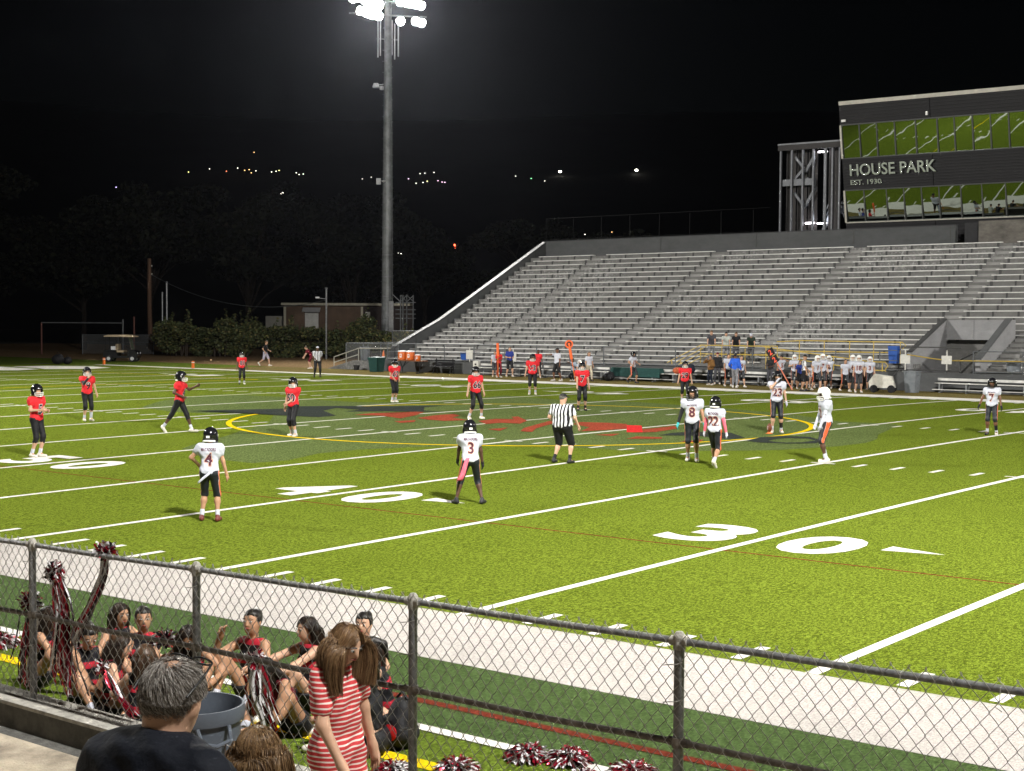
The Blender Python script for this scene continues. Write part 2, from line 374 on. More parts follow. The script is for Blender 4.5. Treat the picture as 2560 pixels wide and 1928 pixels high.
marking('logo_letter', [(0.17,22.47),(0.17,23.16),(0.84,23.32),(0.25,24.45),(-1.26,25.88),(-1.3,25.57),(-0.52,24.73),(-0.3,23.94),(-1.06,24.48),(-0.9,23.37)], T_RED, 0.012)
marking('logo_letter', [(2.18,20.67),(1.59,21.78),(1.52,20.89)], T_RED, 0.012)
marking('logo_letter', [(3.15,20.95),(2.4,22.1),(1.29,24.69),(0.78,24.95),(1.35,23.57),(2.04,21.98),(2.71,20.95)], T_RED, 0.012)
marking('logo_letter', [(3.31,23.57),(4.02,22.13),(4.24,22.74),(4.49,23.8),(3.39,25.47),(3.38,24.99),(2.66,25.5),(1.8,25.17),(2.15,24.3)], T_RED, 0.012)
marking('logo_letter', [(5.63,22.99),(5.81,23.36),(5.55,25.0),(4.93,25.76),(4.96,24.67),(4.95,24.01)], T_RED, 0.012)
marking('logo_letter', [(5.27,22.67),(5.62,22.99),(4.1,25.21),(3.67,25.03)], T_BRED, 0.0135)
marking('logo_letter', [(5.69,21.33),(5.38,22.18),(5.07,21.33)], T_RED, 0.012)
marking('logo_letter', [(7.25,21.47),(6.96,21.92),(6.27,21.66),(6.52,20.81)], T_RED, 0.012)
marking('logo_letter', [(8.67,21.03),(8.26,22.02),(8.11,21.03)], T_RED, 0.012)
marking('end_zone_letter', [(-51.45,41.35),(-49.21,40.47),(-48.21,43.0),(-49.68,45.61),(-52.79,46.33),(-54.77,44.27),(-54.24,41.46)], T_WHITE, 0.007)
marking('end_zone_letter', [(-50.24,34.92),(-48.18,37.92),(-49.37,40.2),(-51.98,40.43),(-54.58,40.86),(-56.02,38.42)], T_WHITE, 0.007)
_ro, _ri = [(9.31, 22.44), (9.01, 23.78), (9.19, 24.6), (9.97, 24.85), (10.72, 24.07), (11.11, 23.05), (10.59, 22.41), (9.82, 22.22)], [(9.77, 22.85), (9.61, 23.59), (9.71, 24.05), (10.2, 24.31), (10.68, 23.85), (10.7, 23.02), (10.44, 22.69), (10.12, 22.66)]
link('logo_stroke', mesh_np('logo_stroke', [(x, y, zf(y)+0.011) for x, y in _ro+_ri], [(i, (i+1) % 8, 8+(i+1) % 8, 8+i) for i in range(8)], T_BLACK), field)
# red stripe, white thin line and yellow line on the apron
sheet('apron_line', -59, 60, [-3.31, -3.19], T_MAR, 0.004, apron)
sheet('apron_line', -59, 60, [-3.99, -3.85], T_WHITE, 0.006, apron)
sheet('apron_line', -59, 60, [-4.80, -4.62], T_YEL, 0.004, apron2)

# ------------------------------------------------------------------ materials of the structures
def concrete(name, lo, hi, stain=0.0):
    if name in MATS: return MATS[name]
    m = bpy.data.materials.new(name); m.use_nodes = True; N = m.node_tree.nodes; L = m.node_tree.links
    b = N['Principled BSDF']; b.inputs['Roughness'].default_value = 0.85; b.inputs['Specular IOR Level'].default_value = 0.2
    tc = N.new('ShaderNodeTexCoord')
    n1 = N.new('ShaderNodeTexNoise'); n1.inputs['Scale'].default_value = 0.9; n1.inputs['Detail'].default_value = 8; n1.inputs['Roughness'].default_value = 0.7
    mp = N.new('ShaderNodeMapping'); mp.inputs['Scale'].default_value = (1, 1, 2.2); L.new(tc.outputs['Object'], mp.inputs[0]); L.new(mp.outputs[0], n1.inputs['Vector'])
    r = N.new('ShaderNodeMapRange'); r.inputs[1].default_value = 0.3; r.inputs[2].default_value = 0.7; L.new(n1.outputs['Fac'], r.inputs[0])
    a = N.new('ShaderNodeMix'); a.data_type = 'RGBA'; a.inputs[6].default_value = (*lo, 1); a.inputs[7].default_value = (*hi, 1); L.new(r.outputs[0], a.inputs[0])
    out = a.outputs[2]
    if stain:
        n2 = N.new('ShaderNodeTexNoise'); n2.inputs['Scale'].default_value = 0.13; n2.inputs['Detail'].default_value = 2; L.new(tc.outputs['Object'], n2.inputs['Vector'])
        n3 = N.new('ShaderNodeTexNoise'); n3.inputs['Scale'].default_value = 6.0; n3.inputs['Detail'].default_value = 6; n3.inputs['Roughness'].default_value = 0.8; L.new(tc.outputs['Object'], n3.inputs['Vector'])
        q = N.new('ShaderNodeMapRange'); q.inputs[1].default_value = 0.46; q.inputs[2].default_value = 0.60; L.new(n2.outputs['Fac'], q.inputs[0])
        q3 = N.new('ShaderNodeMapRange'); q3.inputs[1].default_value = 0.50; q3.inputs[2].default_value = 0.66; L.new(n3.outputs['Fac'], q3.inputs[0])
        mu = N.new('ShaderNodeMath'); mu.operation = 'MULTIPLY'; L.new(q.outputs[0], mu.inputs[0]); L.new(q3.outputs[0], mu.inputs[1])
        c = N.new('ShaderNodeMix'); c.data_type = 'RGBA'; L.new(mu.outputs[0], c.inputs[0]); L.new(out, c.inputs[6]); c.inputs[7].default_value = (stain, stain, stain*0.98, 1); out = c.outputs[2]
    L.new(out, b.inputs['Base Color'])
    MATS[name] = m
    return m
M_CONC = concrete('stand concrete', (0.098, 0.097, 0.094), (0.175, 0.172, 0.165), 0.40)
M_AISLE = concrete('aisle concrete', (0.17, 0.17, 0.167), (0.30, 0.295, 0.285))
M_WALL = concrete('painted grey wall', (0.062, 0.065, 0.066), (0.088, 0.09, 0.092))
M_CAP = mat('wall coping', (0.026, 0.027, 0.03), 0.6, scale=3)
M_LIGHTW = concrete('light grey portal wall', (0.20, 0.20, 0.205), (0.27, 0.27, 0.275))
M_ALU = mat('bench aluminium', (0.56, 0.555, 0.53), 0.45, 0.05, scale=2, var=0.18)
M_BRK = mat('bench bracket steel', (0.055, 0.055, 0.055), 0.6, 0.3)
M_GALV = mat('galvanised steel', (0.26, 0.27, 0.28), 0.45, 0.55, scale=9, var=0.2)
M_DGALV = mat('weathered galvanised steel', (0.11, 0.118, 0.125), 0.55, 0.4, scale=3, var=0.3)
M_YEL = mat('yellow rail paint', (0.50, 0.36, 0.07), 0.5, scale=8, var=0.2)
M_BLACK = mat('black plastic', (0.012, 0.012, 0.013), 0.5, var=0)
M_WOODPOLE = mat('weathered pole timber', (0.10, 0.056, 0.035), 0.85, scale=12, var=0.3)

# ------------------------------------------------------------------ far grandstand
NROW = 23
RY = [71.105-0.6377*k for k in range(NROW)]
RZ = [7.636-0.3293*k if k <= 15 else 7.636-0.3293*15-0.2463*(k-15) for k in range(NROW)]
BLOCKS = [(-34.98, -30.27), (-29.21, -20.80), (-19.80, -11.12), (-10.15, -1.93), (-1.04, 7.4), (8.4, 16.5)]
stand = empty('grandstand', (-35.0, 55.6, 0)); stand.rotation_euler = (0, -0.0062, 0)
tag(stand, 'long grey concrete grandstand with rows of metal benches across the field', 'grandstand')
SO = Vector((-35.0, 55.6, 0))
def sl(x, y, z): return (x-SO.x, y-SO.y, z-SO.z)
X0, X1 = -35.9, 17.0
PX0, PX1, PYB = -0.8, 2.42, 60.55          # portal opening
def steps_profile(k0, k1):
    pts = []
    for k in range(k1, k0-1, -1):
        zt = RZ[k]-0.09; yf = RY[k]-0.055
        pts += [(yf, zt-(RZ[k]-RZ[k+1] if k+1 < NROW else 0.1)), (yf, zt)]
    return pts
kport = max(k for k in range(NROW) if RY[k]-0.2 > PYB)
def steps(xa, xb, k0, k1, base_y, name='concrete_steps'):
    pr_ = steps_profile(k0, k1); ztop = pr_[-1][1]; z0 = pr_[0][1]
    poly = [(72.75, -0.5), (72.75, ztop)]+pr_[::-1]+[(base_y, z0), (base_y, -0.5)]
    b = MB(); b.prism([(y-SO.y, z) for y, z in poly], xa-SO.x, xb-SO.x, 'x')
    return b.build(name, M_CONC, stand)
steps(X0, PX0-0.2, 0, NROW-1, 55.6)
steps(PX1+0.25, X1, 0, NROW-1, 55.6)
steps(PX0-0.2, PX1+0.25, 0, kport, PYB+0.6)
# benches
cache = {}
BRM = [MB().box((0, -0.077, -0.20), (q, 0.04, 0.30)).box((0, -0.01, -0.065), (0.06, 0.2, 0.025)).mesh('bracket', M_BRK) for q in (0.085, 0.14)]
def bench(xa, xb, k):
    w = round(xb-xa, 3)
    if w not in cache:
        b = MB()
        b.box((0, 0, -0.026), (w, 0.24, 0.052))
        pm = b.mesh('bench_plank', M_ALU)
        n = max(2, round(w/1.45)); xs_ = [-w/2+0.22+(w-0.44)*i/n for i in range(n+1)]
        cache[w] = (pm, xs_)
    pm, xs_ = cache[w]
    o = link('bench', pm, stand, sl((xa+xb)/2, RY[k]+0.0, RZ[k]))
    for i, x in enumerate(xs_): link('bracket', BRM[0 if i % 3 else 1], o, (x, 0.0, 0))
for bi, (xa, xb) in enumerate(BLOCKS):
    for k in range(NROW):
        if bi == 4 and k > kport:
            bench(4.0, 7.4, k)
        else:
            bench(xa if not (bi == 4 and k == kport) else -0.55, xb, k)
# aisle half steps
am = MB().box((0, 0, 0), (0.92, 0.30, 0.16)).mesh('aisle_step', M_AISLE)
for (a, b_), (c, d) in zip(BLOCKS[:-1], BLOCKS[1:]):
    xm = (b_+c)/2
    for k in range(1, NROW):
        if xm > -2 and k > kport and xm < 0: continue
        link('aisle_step', am, stand, sl(xm, RY[k]+0.36, RZ[k]-0.09+0.08))
for k in range(kport, NROW): link('aisle_step', am, stand, sl(3.2, RY[k]+0.36, RZ[k]-0.09+0.08))
# end parapet following the slope (kinked) with its coping
def parapet(x, w, pts, dz, name, m, depth=1.05):
    b = MB(); n = len(pts)
    poly = [(y-SO.y, z+dz) for y, z in pts]+[(y-SO.y, max(-0.4, z-depth)) for y, z in pts[::-1]]
    b.prism(poly, x-w/2-SO.x, x+w/2-SO.x, 'x'); return b.build(name, m, stand)
PW = [(57.1, 1.50), (61.56, 3.23), (72.9, 8.75)]
parapet(-35.9, 0.28, PW, -0.05, 'end_wall', M_WALL)
b = MB()
for (y0, z0), (y1, z1) in zip(PW[:-1], PW[1:]): b.bar(sl(-35.9, y0, z0), sl(-35.9, y1, z1), 0.36, 0.09)
b.build('wall_coping', M_CAP, stand)
for i in range(5):
    t = i/5+0.12; y = 57.1+15.8*t
    z = 1.5+(y-57.1)*0.388 if y < 61.56 else 3.23+(y-61.56)*0.4868
    MB().box(sl(-35.755, y, z-0.52), (0.012, 0.06, 0.8)).build('wall_joint', M_BRK, stand)
MB().box(sl(-35.9, 57.0, 0.75), (0.3, 0.25, 1.45)).build('end_pier', M_CAP, stand)
# back wall with panel joints
b = MB(); b.box(sl(-20.65, 72.95, 8.2), (30.5, 0.3, 1.15)); b.build('back_wall', M_WALL, stand)
MB().box(sl(-20.65, 72.95, 8.80), (30.52, 0.36, 0.05)).build('wall_coping', M_CAP, stand)
for x in (-26.0, -18.7, -11.9, -5.7): MB().box(sl(x, 72.79, 8.3), (0.07, 0.03, 0.85)).build('wall_joint', M_BRK, stand)
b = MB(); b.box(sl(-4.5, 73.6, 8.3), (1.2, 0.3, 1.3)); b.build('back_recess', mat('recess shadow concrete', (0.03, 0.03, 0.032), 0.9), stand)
b = MB(); b.box(sl(6.5, 72.95, 8.3), (21.0, 0.3, 1.35)); b.build('back_wall', concrete('stained concrete wall', (0.07, 0.065, 0.058), (0.18, 0.165, 0.145)), stand)
# portal (vomitory)
b = MB(); b.prism([(y-SO.y, z) for y, z in [(56.2, -0.3), (PYB, -0.3), (PYB, 3.2), (56.35, 1.62), (56.2, 1.55)]], PX0-0.22-SO.x, PX0-SO.x, 'x'); b.build('portal_wall', M_LIGHTW, stand)
MB().bar(sl(PX0-0.11, 56.3, 1.63), sl(PX0-0.11, PYB, 3.24), 0.26, 0.06).build('portal_coping', M_BRK, stand)
b = MB(); b.prism([(y-SO.y, z) for y, z in [(56.2, -0.3), (PYB+0.2, -0.3), (PYB+0.2, 3.2), (PYB-0.4, 3.2), (56.2, 1.30)]], PX1-SO.x, PX1+0.25-SO.x, 'x'); b.build('portal_wall', M_LIGHTW, stand)
MB().bar(sl(PX1+0.12, 56.2, 1.34), sl(PX1+0.12, PYB-0.4, 3.24), 0.34, 0.07).build('portal_coping', M_WALL, stand)
for xa, xb in ((PX0, 0.62), (0.64, PX1)):
    MB().box(sl((xa+xb)/2, PYB+0.12, 2.69), (xb-xa, 0.25, 1.0)).build('portal_fascia', M_LIGHTW, stand)
MB().box(sl(-0.05, PYB+1.2, 1.0), (0.9, 0.2, 2.4)).build('portal_inner_wall', M_LIGHTW, stand)
MB().box(sl(0.8, PYB+3.2, 1.0), (3.6, 0.2, 2.6)).build('tunnel_dark_end', M_BLACK, stand)  # black sheet stands in for the unlit depth of the tunnel
MB().box(sl(0.8, PYB+1.7, 2.35), (3.2, 3.0, 0.15)).build('tunnel_ceiling', M_WALL, stand)
MB().box(sl(0.8, 58.6, -0.05), (3.2, 5.0, 0.7)).build('portal_floor', M_CONC, stand)
b = MB()
for s in (0, 1, 2, 3): b.box(sl(1.9, 58.0+0.5*s, 0.35+0.15*s), (0.8, 0.5, 0.1))
b.build('portal_steps', M_CONC, stand)
b = MB(); b.bar(sl(1.2, 57.4, 0.3), sl(1.2, 57.4, 1.25), 0.05); b.bar(sl(1.2, 60.3, 0.5), sl(1.2, 60.3, 1.75), 0.05); b.bar(sl(1.2, 57.4, 1.25), sl(1.2, 60.3, 1.75), 0.05); b.build('portal_handrail', M_BRK, stand)
# front base wall and its ledge
MB().box(sl(-9.5, 55.45, 0.12), (53.0, 0.3, 1.1)).build('base_wall', M_WALL, stand)

# railing along the front of the stand
rail = empty('front_railing', (-35, 55.5, 0.66)); rail.rotation_euler = (0, -0.0062, 0); tag(rail, 'thin galvanised railing along the foot of the grandstand', 'railing')
pm = MB().tube([(0, 0, 0), (0, 0, 1.05)], 0.03, 6).mesh('post', M_DGALV)
for i in range(22):
    x = i*2.35
    if 33.9 < x < 37.3: continue
    link('post', pm, rail, (x, 0, 0))
for xa, xb in ((0, 33.8), (37.6, 51)):
    for z in (1.05, 0.55, 0.08): MB().tube([(xa, 0, z), (xb, 0, z)], 0.022, 6).build('rail', M_DGALV, rail)
# portal gate rails with signs
MB().tube([(34.0, 0, 1.22), (37.0, 0, 1.22)], 0.03, 6).build('rail', M_BRK, rail)
MB().tube([(34.0, 0, 0.12), (37.0, 0, 0.12)], 0.03, 6).build('rail', M_BRK, rail)
MB().tube([(34.3, 0, 0.86), (35.6, -0.01, 0.68), (36.4, 0, 0.60), (40.5, 0, 0.62)], 0.03, 6).build('chain', mat('yellow rope', (0.35, 0.25, 0.05), 0.8), rail)
M_SIGN = mat('notice board white', (0.55, 0.54, 0.50), 0.6, scale=10, var=0.1)
for x, z, lab in ((-24.9, 1.1, 'small white notice on the railing above the left team bench'), (-28.2, 1.15, 'small white notice on the railing nearest the drink coolers'), (-0.73, 1.5, 'blank white notice left of the portal wall'), (1.35, 1.52, 'blank white notice hung in the portal opening')):
    sg = empty('notice', (x, 55.36, z)); tag(sg, lab, 'sign', 'notices on the front railing')
    MB().box((0, 0, 0), (0.5, 0.02, 0.4 if x > -3 else 0.55)).build('board', M_SIGN, sg); MB().tube([(0, 0.03, -0.5), (0, 0.03, 0.45)], 0.03, 6).build('stake', M_SIGN, sg)

# access ramp with yellow rails in front of the stand
ramp = empty('access_ramp', (-11, 55.9, 0)); tag(ramp, 'concrete access ramp with yellow handrails in front of the stand', 'ramp')
RL = lambda x, y, z: (x+11, y-55.9, z)
b = MB()
b.box(RL(-10.6, 56.3, 0.52), (4.2, 1.0, 1.04)); b.build('landing', M_CONC, ramp)
b = MB(); b.prism([(-8.5+11, 0), (-1.4+11, 0), (-1.4+11, 0.12), (-8.5+11, 1.04)], -0.55, 0.30, 'y'); b.build('slope', M_CONC, ramp)
b = MB(); b.box(RL(-5.0, 56.9, 0.62), (8.4, 0.9, 1.24)); b.build('upper_walk', M_CONC, ramp)
for i in range(5): MB().box(RL(-12.9-0.36*i, 56.3, 0.42-0.1*i), (0.36, 1.0, 0.84-0.2*i)).build('stair', M_AISLE, ramp)
def yrail(pts, posts, name='handrail'):
    b = MB(); b.tube(pts, 0.026, 6)
    for (x, y, z0, z1) in posts: b.tube([(x, y, z0), (x, y, z1)], 0.024, 6)
    return b.build(name, M_YEL, ramp)
for yy in (55.85, 56.75):
    yrail([RL(-14.6, yy, 1.0), RL(-14.3, yy, 1.15), RL(-12.5, yy, 1.98), RL(-8.4, yy, 1.98)], [(*RL(x, yy, 0)[:2], 1.0, 1.98) for x in (-12.5, -11.2, -9.8, -8.4)]+[(*RL(-14.3, yy, 0)[:2], 0.2, 1.15)])
    yrail([RL(-14.3, yy, 0.72), RL(-12.5, yy, 1.52), RL(-8.4, yy, 1.52)], [])
yrail([RL(-8.3, 56.5, 2.22), RL(-6.9, 56.5, 2.3), RL(-1.4, 56.5, 2.3), RL(-1.2, 56.5, 2.15), RL(-1.4, 56.5, 1.95)], [(*RL(x, 56.5, 0)[:2], 1.2, 2.3) for x in (-7.0, -5.6, -4.2, -2.9, -1.5)])
yrail([RL(-8.3, 56.5, 1.75), RL(-1.5, 56.5, 1.78)], [])
for z, dz in ((1.96, 0), (1.55, 0)):
    yrail([RL(-8.4, 55.36, z), RL(-2.5, 55.36, z-0.62), RL(-1.75, 55.36, z-0.62), RL(-1.6, 55.36, z-0.8), RL(-1.75, 55.36, z-0.98)], [(*RL(x, 55.36, 0)[:2], 0.2, 1.96-(x+8.4)*0.105) for x in (-8.3, -6.4, -4.5, -2.6, -1.9)] if z > 1.9 else [])

# ------------------------------------------------------------------ press box
def fy(z): return 75.0-0.172*(z-9.4)
press = empty('press_box', (-13.5, 75.0, 8.4)); tag(press, 'dark clad press box with two rows of reflective windows above the stand', 'building')
PO = Vector((-13.5, 75.0, 8.4))
def pl(x, y, z): return (x-PO.x, y-PO.y, z-PO.z)
M_CLAD = mat('dark ribbed cladding', (0.0085, 0.008, 0.0095), 0.7, 0.0, var=0.15, scale=0.8)
M_GLASS = bpy.data.materials.new('mirror window glass'); M_GLASS.use_nodes = True
_b = M_GLASS.node_tree.nodes['Principled BSDF']; _b.inputs['Base Color'].default_value = (0.27, 0.31, 0.28, 1); _b.inputs['Metallic'].default_value = 1.0; _b.inputs['Roughness'].default_value = 0.012
_t = M_GLASS.node_tree.nodes.new('ShaderNodeTexNoise'); _t.inputs['Scale'].default_value = 0.9; _t.inputs['Detail'].default_value = 1
_c = M_GLASS.node_tree.nodes.new('ShaderNodeTexCoord'); _p = M_GLASS.node_tree.nodes.new('ShaderNodeBump'); _p.inputs['Strength'].default_value = 0.05; _p.inputs['Distance'].default_value = 0.05
M_GLASS.node_tree.links.new(_c.outputs['Object'], _t.inputs['Vector']); M_GLASS.node_tree.links.new(_t.outputs['Fac'], _p.inputs['Height']); M_GLASS.node_tree.links.new(_p.outputs[0], _b.inputs['Normal'])
M_FASC = mat('pale roof fascia', (0.40, 0.38, 0.33), 0.6, scale=2)
M_MULL = mat('window frame', (0.05, 0.052, 0.05), 0.5)
PXE = 6.0
def band(z0, z1, xa, xb, name, m, out=0.0, thick=0.12):
    b = MB(); y0, y1 = fy(z0)-out, fy(z1)-out
    b.prism([(y0-PO.y, z0-PO.z), (y1-PO.y, z1-PO.z), (y1+thick-PO.y, z1-PO.z), (y0+thick-PO.y, z0-PO.z)], xa-PO.x, xb-PO.x, 'x')
    return b.build(name, m, press)
def cladding(z0, z1):
    for xa, xb in ((-13.5, -7.6), (-7.56, -0.8), (-0.76, PXE)):
        o = band(z0, z1, xa, xb, 'cladding_panel', M_CLAD, 0.10)
        n = int((z1-z0)/0.17); b = MB()
        for i in range(n):
            z = z0+(i+0.5)*(z1-z0)/n; b.bar(pl(xa, fy(z)-0.115, z), pl(xb, fy(z)-0.115, z), 0.05, 0.07)
        b.build('cladding_rib', M_CLAD, o)
for z0, z1 in ((8.4, 9.42), (11.52, 13.42), (15.55, 16.72)): cladding(z0, z1)
band(16.72, 16.95, -13.5, PXE, 'roof_fascia', M_FASC, 0.14, 0.3)
b = MB(); b.box(pl(-3.75, 78.0, 12.5), (19.4, 5.4, 8.6)); b.build('rear_block', M_CLAD, press)
b = MB(); b.box(pl(-3.75, 77.2, 16.9), (19.5, 7.0, 0.12)); b.build('roof', M_CLAD, press)
for z0, z1, tilt, mull in ((13.46, 15.50, 0.195, [-13.45, -12.25, -11.1, -9.92, -8.57, -7.2, -6.13, -5.02, -3.93, -2.84, -1.7, -0.5, 0.7, 1.9, 3.1, 4.4, 5.95]),
                           (9.50, 11.48, 0.232, [-13.45, -12.18, -10.68, -9.54, -8.4, -7.28, -5.92, -4.62, -3.19, -1.9, -0.6, 0.7, 2.0, 3.3, 4.6, 5.95])):
    for xa, xb in zip(mull[:-1], mull[1:]):
        b = MB(); zc = (z0+z1)/2; h = (z1-z0)/2-0.03; yc = fy(zc)-0.03; t = tilt+random.uniform(-0.009, 0.009); sk = random.uniform(-0.02, 0.02)
        w = xb-xa-0.07; v = []
        for ix in (-1, 1):
            for iz in (-1, 1): v.append(pl((xa+xb)/2+ix*w/2, yc-iz*h*math.tan(t)+ix*sk*w/2, zc+iz*h))
        v2 = [(p[0], p[1]+0.03, p[2]) for p in v]
        b.add(v+v2, [(0, 2, 3, 1), (4, 5, 7, 6), (0, 1, 5, 4), (2, 6, 7, 3), (0, 4, 6, 2), (1, 3, 7, 5)])
        b.build('window_pane', M_GLASS, press)
        band(z0, z1, xa-0.035, xa+0.035, 'window_mullion', M_MULL, 0.09, 0.2)
    band(z0-0.05, z0+0.02, -13.5, PXE, 'window_sill', M_FASC if z0 < 10 else M_MULL, 0.10, 0.25); band(z1-0.02, z1+0.05, -13.5, PXE, 'window_head', M_MULL, 0.10, 0.25)
    band(z0, z1, -13.56, -13.44, 'window_jamb', M_FASC, 0.11, 0.3)
# channel letters
M_LET = mat('brushed metal letters', (0.50, 0.53, 0.54), 0.25, 0.75, var=0.05); M_LETW = mat('letter returns', (0.55, 0.56, 0.55), 0.35, 0.6)
def letters(s, xl, xr, z0, h, out):
    V, F = text_geo(s, 0.012); lo, hi = V.min(0), V.max(0); sx = (xr-xl)/(hi[0]-lo[0]); sz = h/(hi[1]-lo[1])
    # one mesh per letter: split by connected islands of glyphs
    xs = 0.0
    for i, ch in enumerate(s):
        if ch == ' ': continue
        g, gf = text_geo(ch, 0.012); pre, _ = text_geo(s[:i+1], 0.012)
        right = (pre[:, 0].max()-pre[:, 0].min()); gx = g[:, 0]-g[:, 0].max()+right
        P = [(xl+x*sx, z0+(y-lo[1])*sz) for x, y in zip(gx, g[:, 1])]
        fr = [pl(x, fy(z)-out, z) for x, z in P]; bk = [pl(x, fy(z)-out+0.09, z) for x, z in P]
        n = len(fr); ed = {}
        for f in gf:
            for a, c in zip(f, f[1:]+f[:1]): ed[(a, c)] = 1
        b = MB(); b.add(fr+bk, [tuple(f) for f in gf], 0)
        b.F += [(c, a, a+n, c+n) for (a, c) in ed if (c, a) not in ed]; b.m += [1]*(len(b.F)-len(b.m))
        b.build('sign_letter', [M_LET, M_LETW], press)
letters('HOUSE PARK', -12.94, -7.32, 12.34, 0.72, 0.30); letters('EST. 1930', -12.96, -10.9, 11.80, 0.30, 0.26)
for x, z in ((-13.2, 15.75), (-7.75, 15.8)): MB().box(pl(x, fy(z)-0.2, z), (0.28 if x < -9 else 0.12, 0.12, 0.14 if x < -9 else 0.22)).build('wall_lamp', mat('lamp housing', (0.6, 0.6, 0.58), 0.4), press)

# steel stair tower left of the press box
tower = empty('stair_tower', (-18.4, 75.2, 8.6)); tag(tower, 'open steel stair tower with metal screens beside the press box', 'stair tower')
TO = Vector((-18.4, 75.2, 8.6)); tl = lambda x, y, z: (x-TO.x, y-TO.y, z-TO.z)
M_TS = mat('tower steel', (0.12, 0.124, 0.135), 0.5, 0.4, scale=4, var=0.2); M_SCR = mat('tower screen', (0.035, 0.032, 0.032), 0.7, 0.2)
for x in (-18.35, -17.55, -16.75, -16.0, -15.15, -14.65, -14.15): MB().box(tl(x, 75.2, 11.65), (0.11 if x != -15.15 else 0.18, 0.14, 5.9)).build('column', M_TS, tower)
for x in (-18.35, -16.2, -14.2): MB().box(tl(x, 78.2, 11.65), (0.2, 0.2, 5.9)).build('column', M_TS, tower)
MB().box(tl(-16.15, 76.7, 14.72), (4.7, 3.4, 0.1)).build('roof', M_TS, tower); MB().box(tl(-16.15, 75.1, 14.5), (4.7, 0.12, 0.35)).build('roof_beam', M_SCR, tower)
for z in (12.25,): MB().box(tl(-17.1, 75.35, z), (2.4, 0.1, 0.42)).build('floor_beam', M_TS, tower)
for (xa, za), (xb, zb) in (((-17.45, 13.9), (-16.85, 13.2)), ((-17.45, 12.5), (-16.85, 13.1)), ((-16.7, 12.9), (-16.1, 13.9)), ((-17.5, 11.6), (-16.7, 10.6)), ((-16.7, 10.7), (-15.95, 11.9)), ((-16.6, 12.5), (-16.0, 11.9))): MB().bar(tl(xa, 75.5, za), tl(xb, 75.5, zb), 0.16, 0.16).build('brace', M_TS, tower)
for xa, xb in ((-18.3, -17.6), (-17.5, -16.8), (-16.7, -16.05)): MB().box(tl((xa+xb)/2, 75.9, 11.6), (xb-xa, 0.03, 5.6)).build('mesh_screen', M_SCR, tower)
MB().box(tl(-14.9, 75.9, 11.6), (0.7, 0.03, 5.6)).build('mesh_screen', M_SCR, tower)
for fl, (xa, xb, za, zb) in enumerate(((-15.85, -14.95, 9.1, 11.0), (-14.6, -13.7, 10.2, 11.9), (-14.4, -13.6, 10.2, 8.9))):
    f = MB().bar(tl(xa, 76.4, za), tl(xb, 76.4, zb), 0.06, 0.25).bar(tl(xa, 77.4, za), tl(xb, 77.4, zb), 0.06, 0.25).build('stair_flight', M_TS, tower)
    n = 7; t = MB()
    for i in range(n): t.box(tl(xa+(xb-xa)*(i+0.5)/n, 76.9, za+(zb-za)*(i+0.5)/n), (0.26, 0.95, 0.05))
    t.build('tread', M_TS, f)
    MB().tube([tl(xa, 76.35, za+0.9), tl(xb, 76.35, zb+0.9)], 0.03).tube([tl(xa, 76.35, za+0.5), tl(xb, 76.35, zb+0.5)], 0.025).build('handrail', M_TS, f)
M_TUBE = mat('fluorescent tube', (1, 1, 1), 0.5, var=0, emit=(1.0, 0.93, 1.0), es=14)
for x, z in ((-15.55, 14.15), (-15.55, 9.55), (-16.4, 9.6)): MB().tube([tl(x-0.32, 75.6, z), tl(x+0.32, 75.6, z)], 0.05, 6).build('light_tube', M_TUBE, tower)
for x, z in ((-15.4, 13.9), (-15.6, 9.9)):
    ld = bpy.data.lights.new('stair_lamp', 'POINT'); ld.energy = 28; ld.color = (0.85, 0.9, 1); ld.shadow_soft_size = 0.15
    lo_ = bpy.data.objects.new('stair_lamp', ld); COL.objects.link(lo_); lo_.parent = tower; lo_.location = tl(x, 76.0, z)
# fence along the top of the back wall
tf = empty('top_fence', (-35.9, 73.0, 8.8)); tag(tf, 'dark tall wire fence along the top of the grandstand wall', 'fence')
for i in range(9): MB().tube([(i*2.4, 0, 0), (i*2.4, 0, 1.6)], 0.02).build('post', mat('dark fence paint', (0.006, 0.006, 0.006), 0.8, var=0, spec=0.05), tf)
for z in (0.1, 1.6): MB().tube([(0, 0, z+0.0), (18.0, 0, z+0.11)], 0.014).build('rail', mat('dark fence paint', (0.006, 0.006, 0.006), 0.8, var=0, spec=0.05), tf)

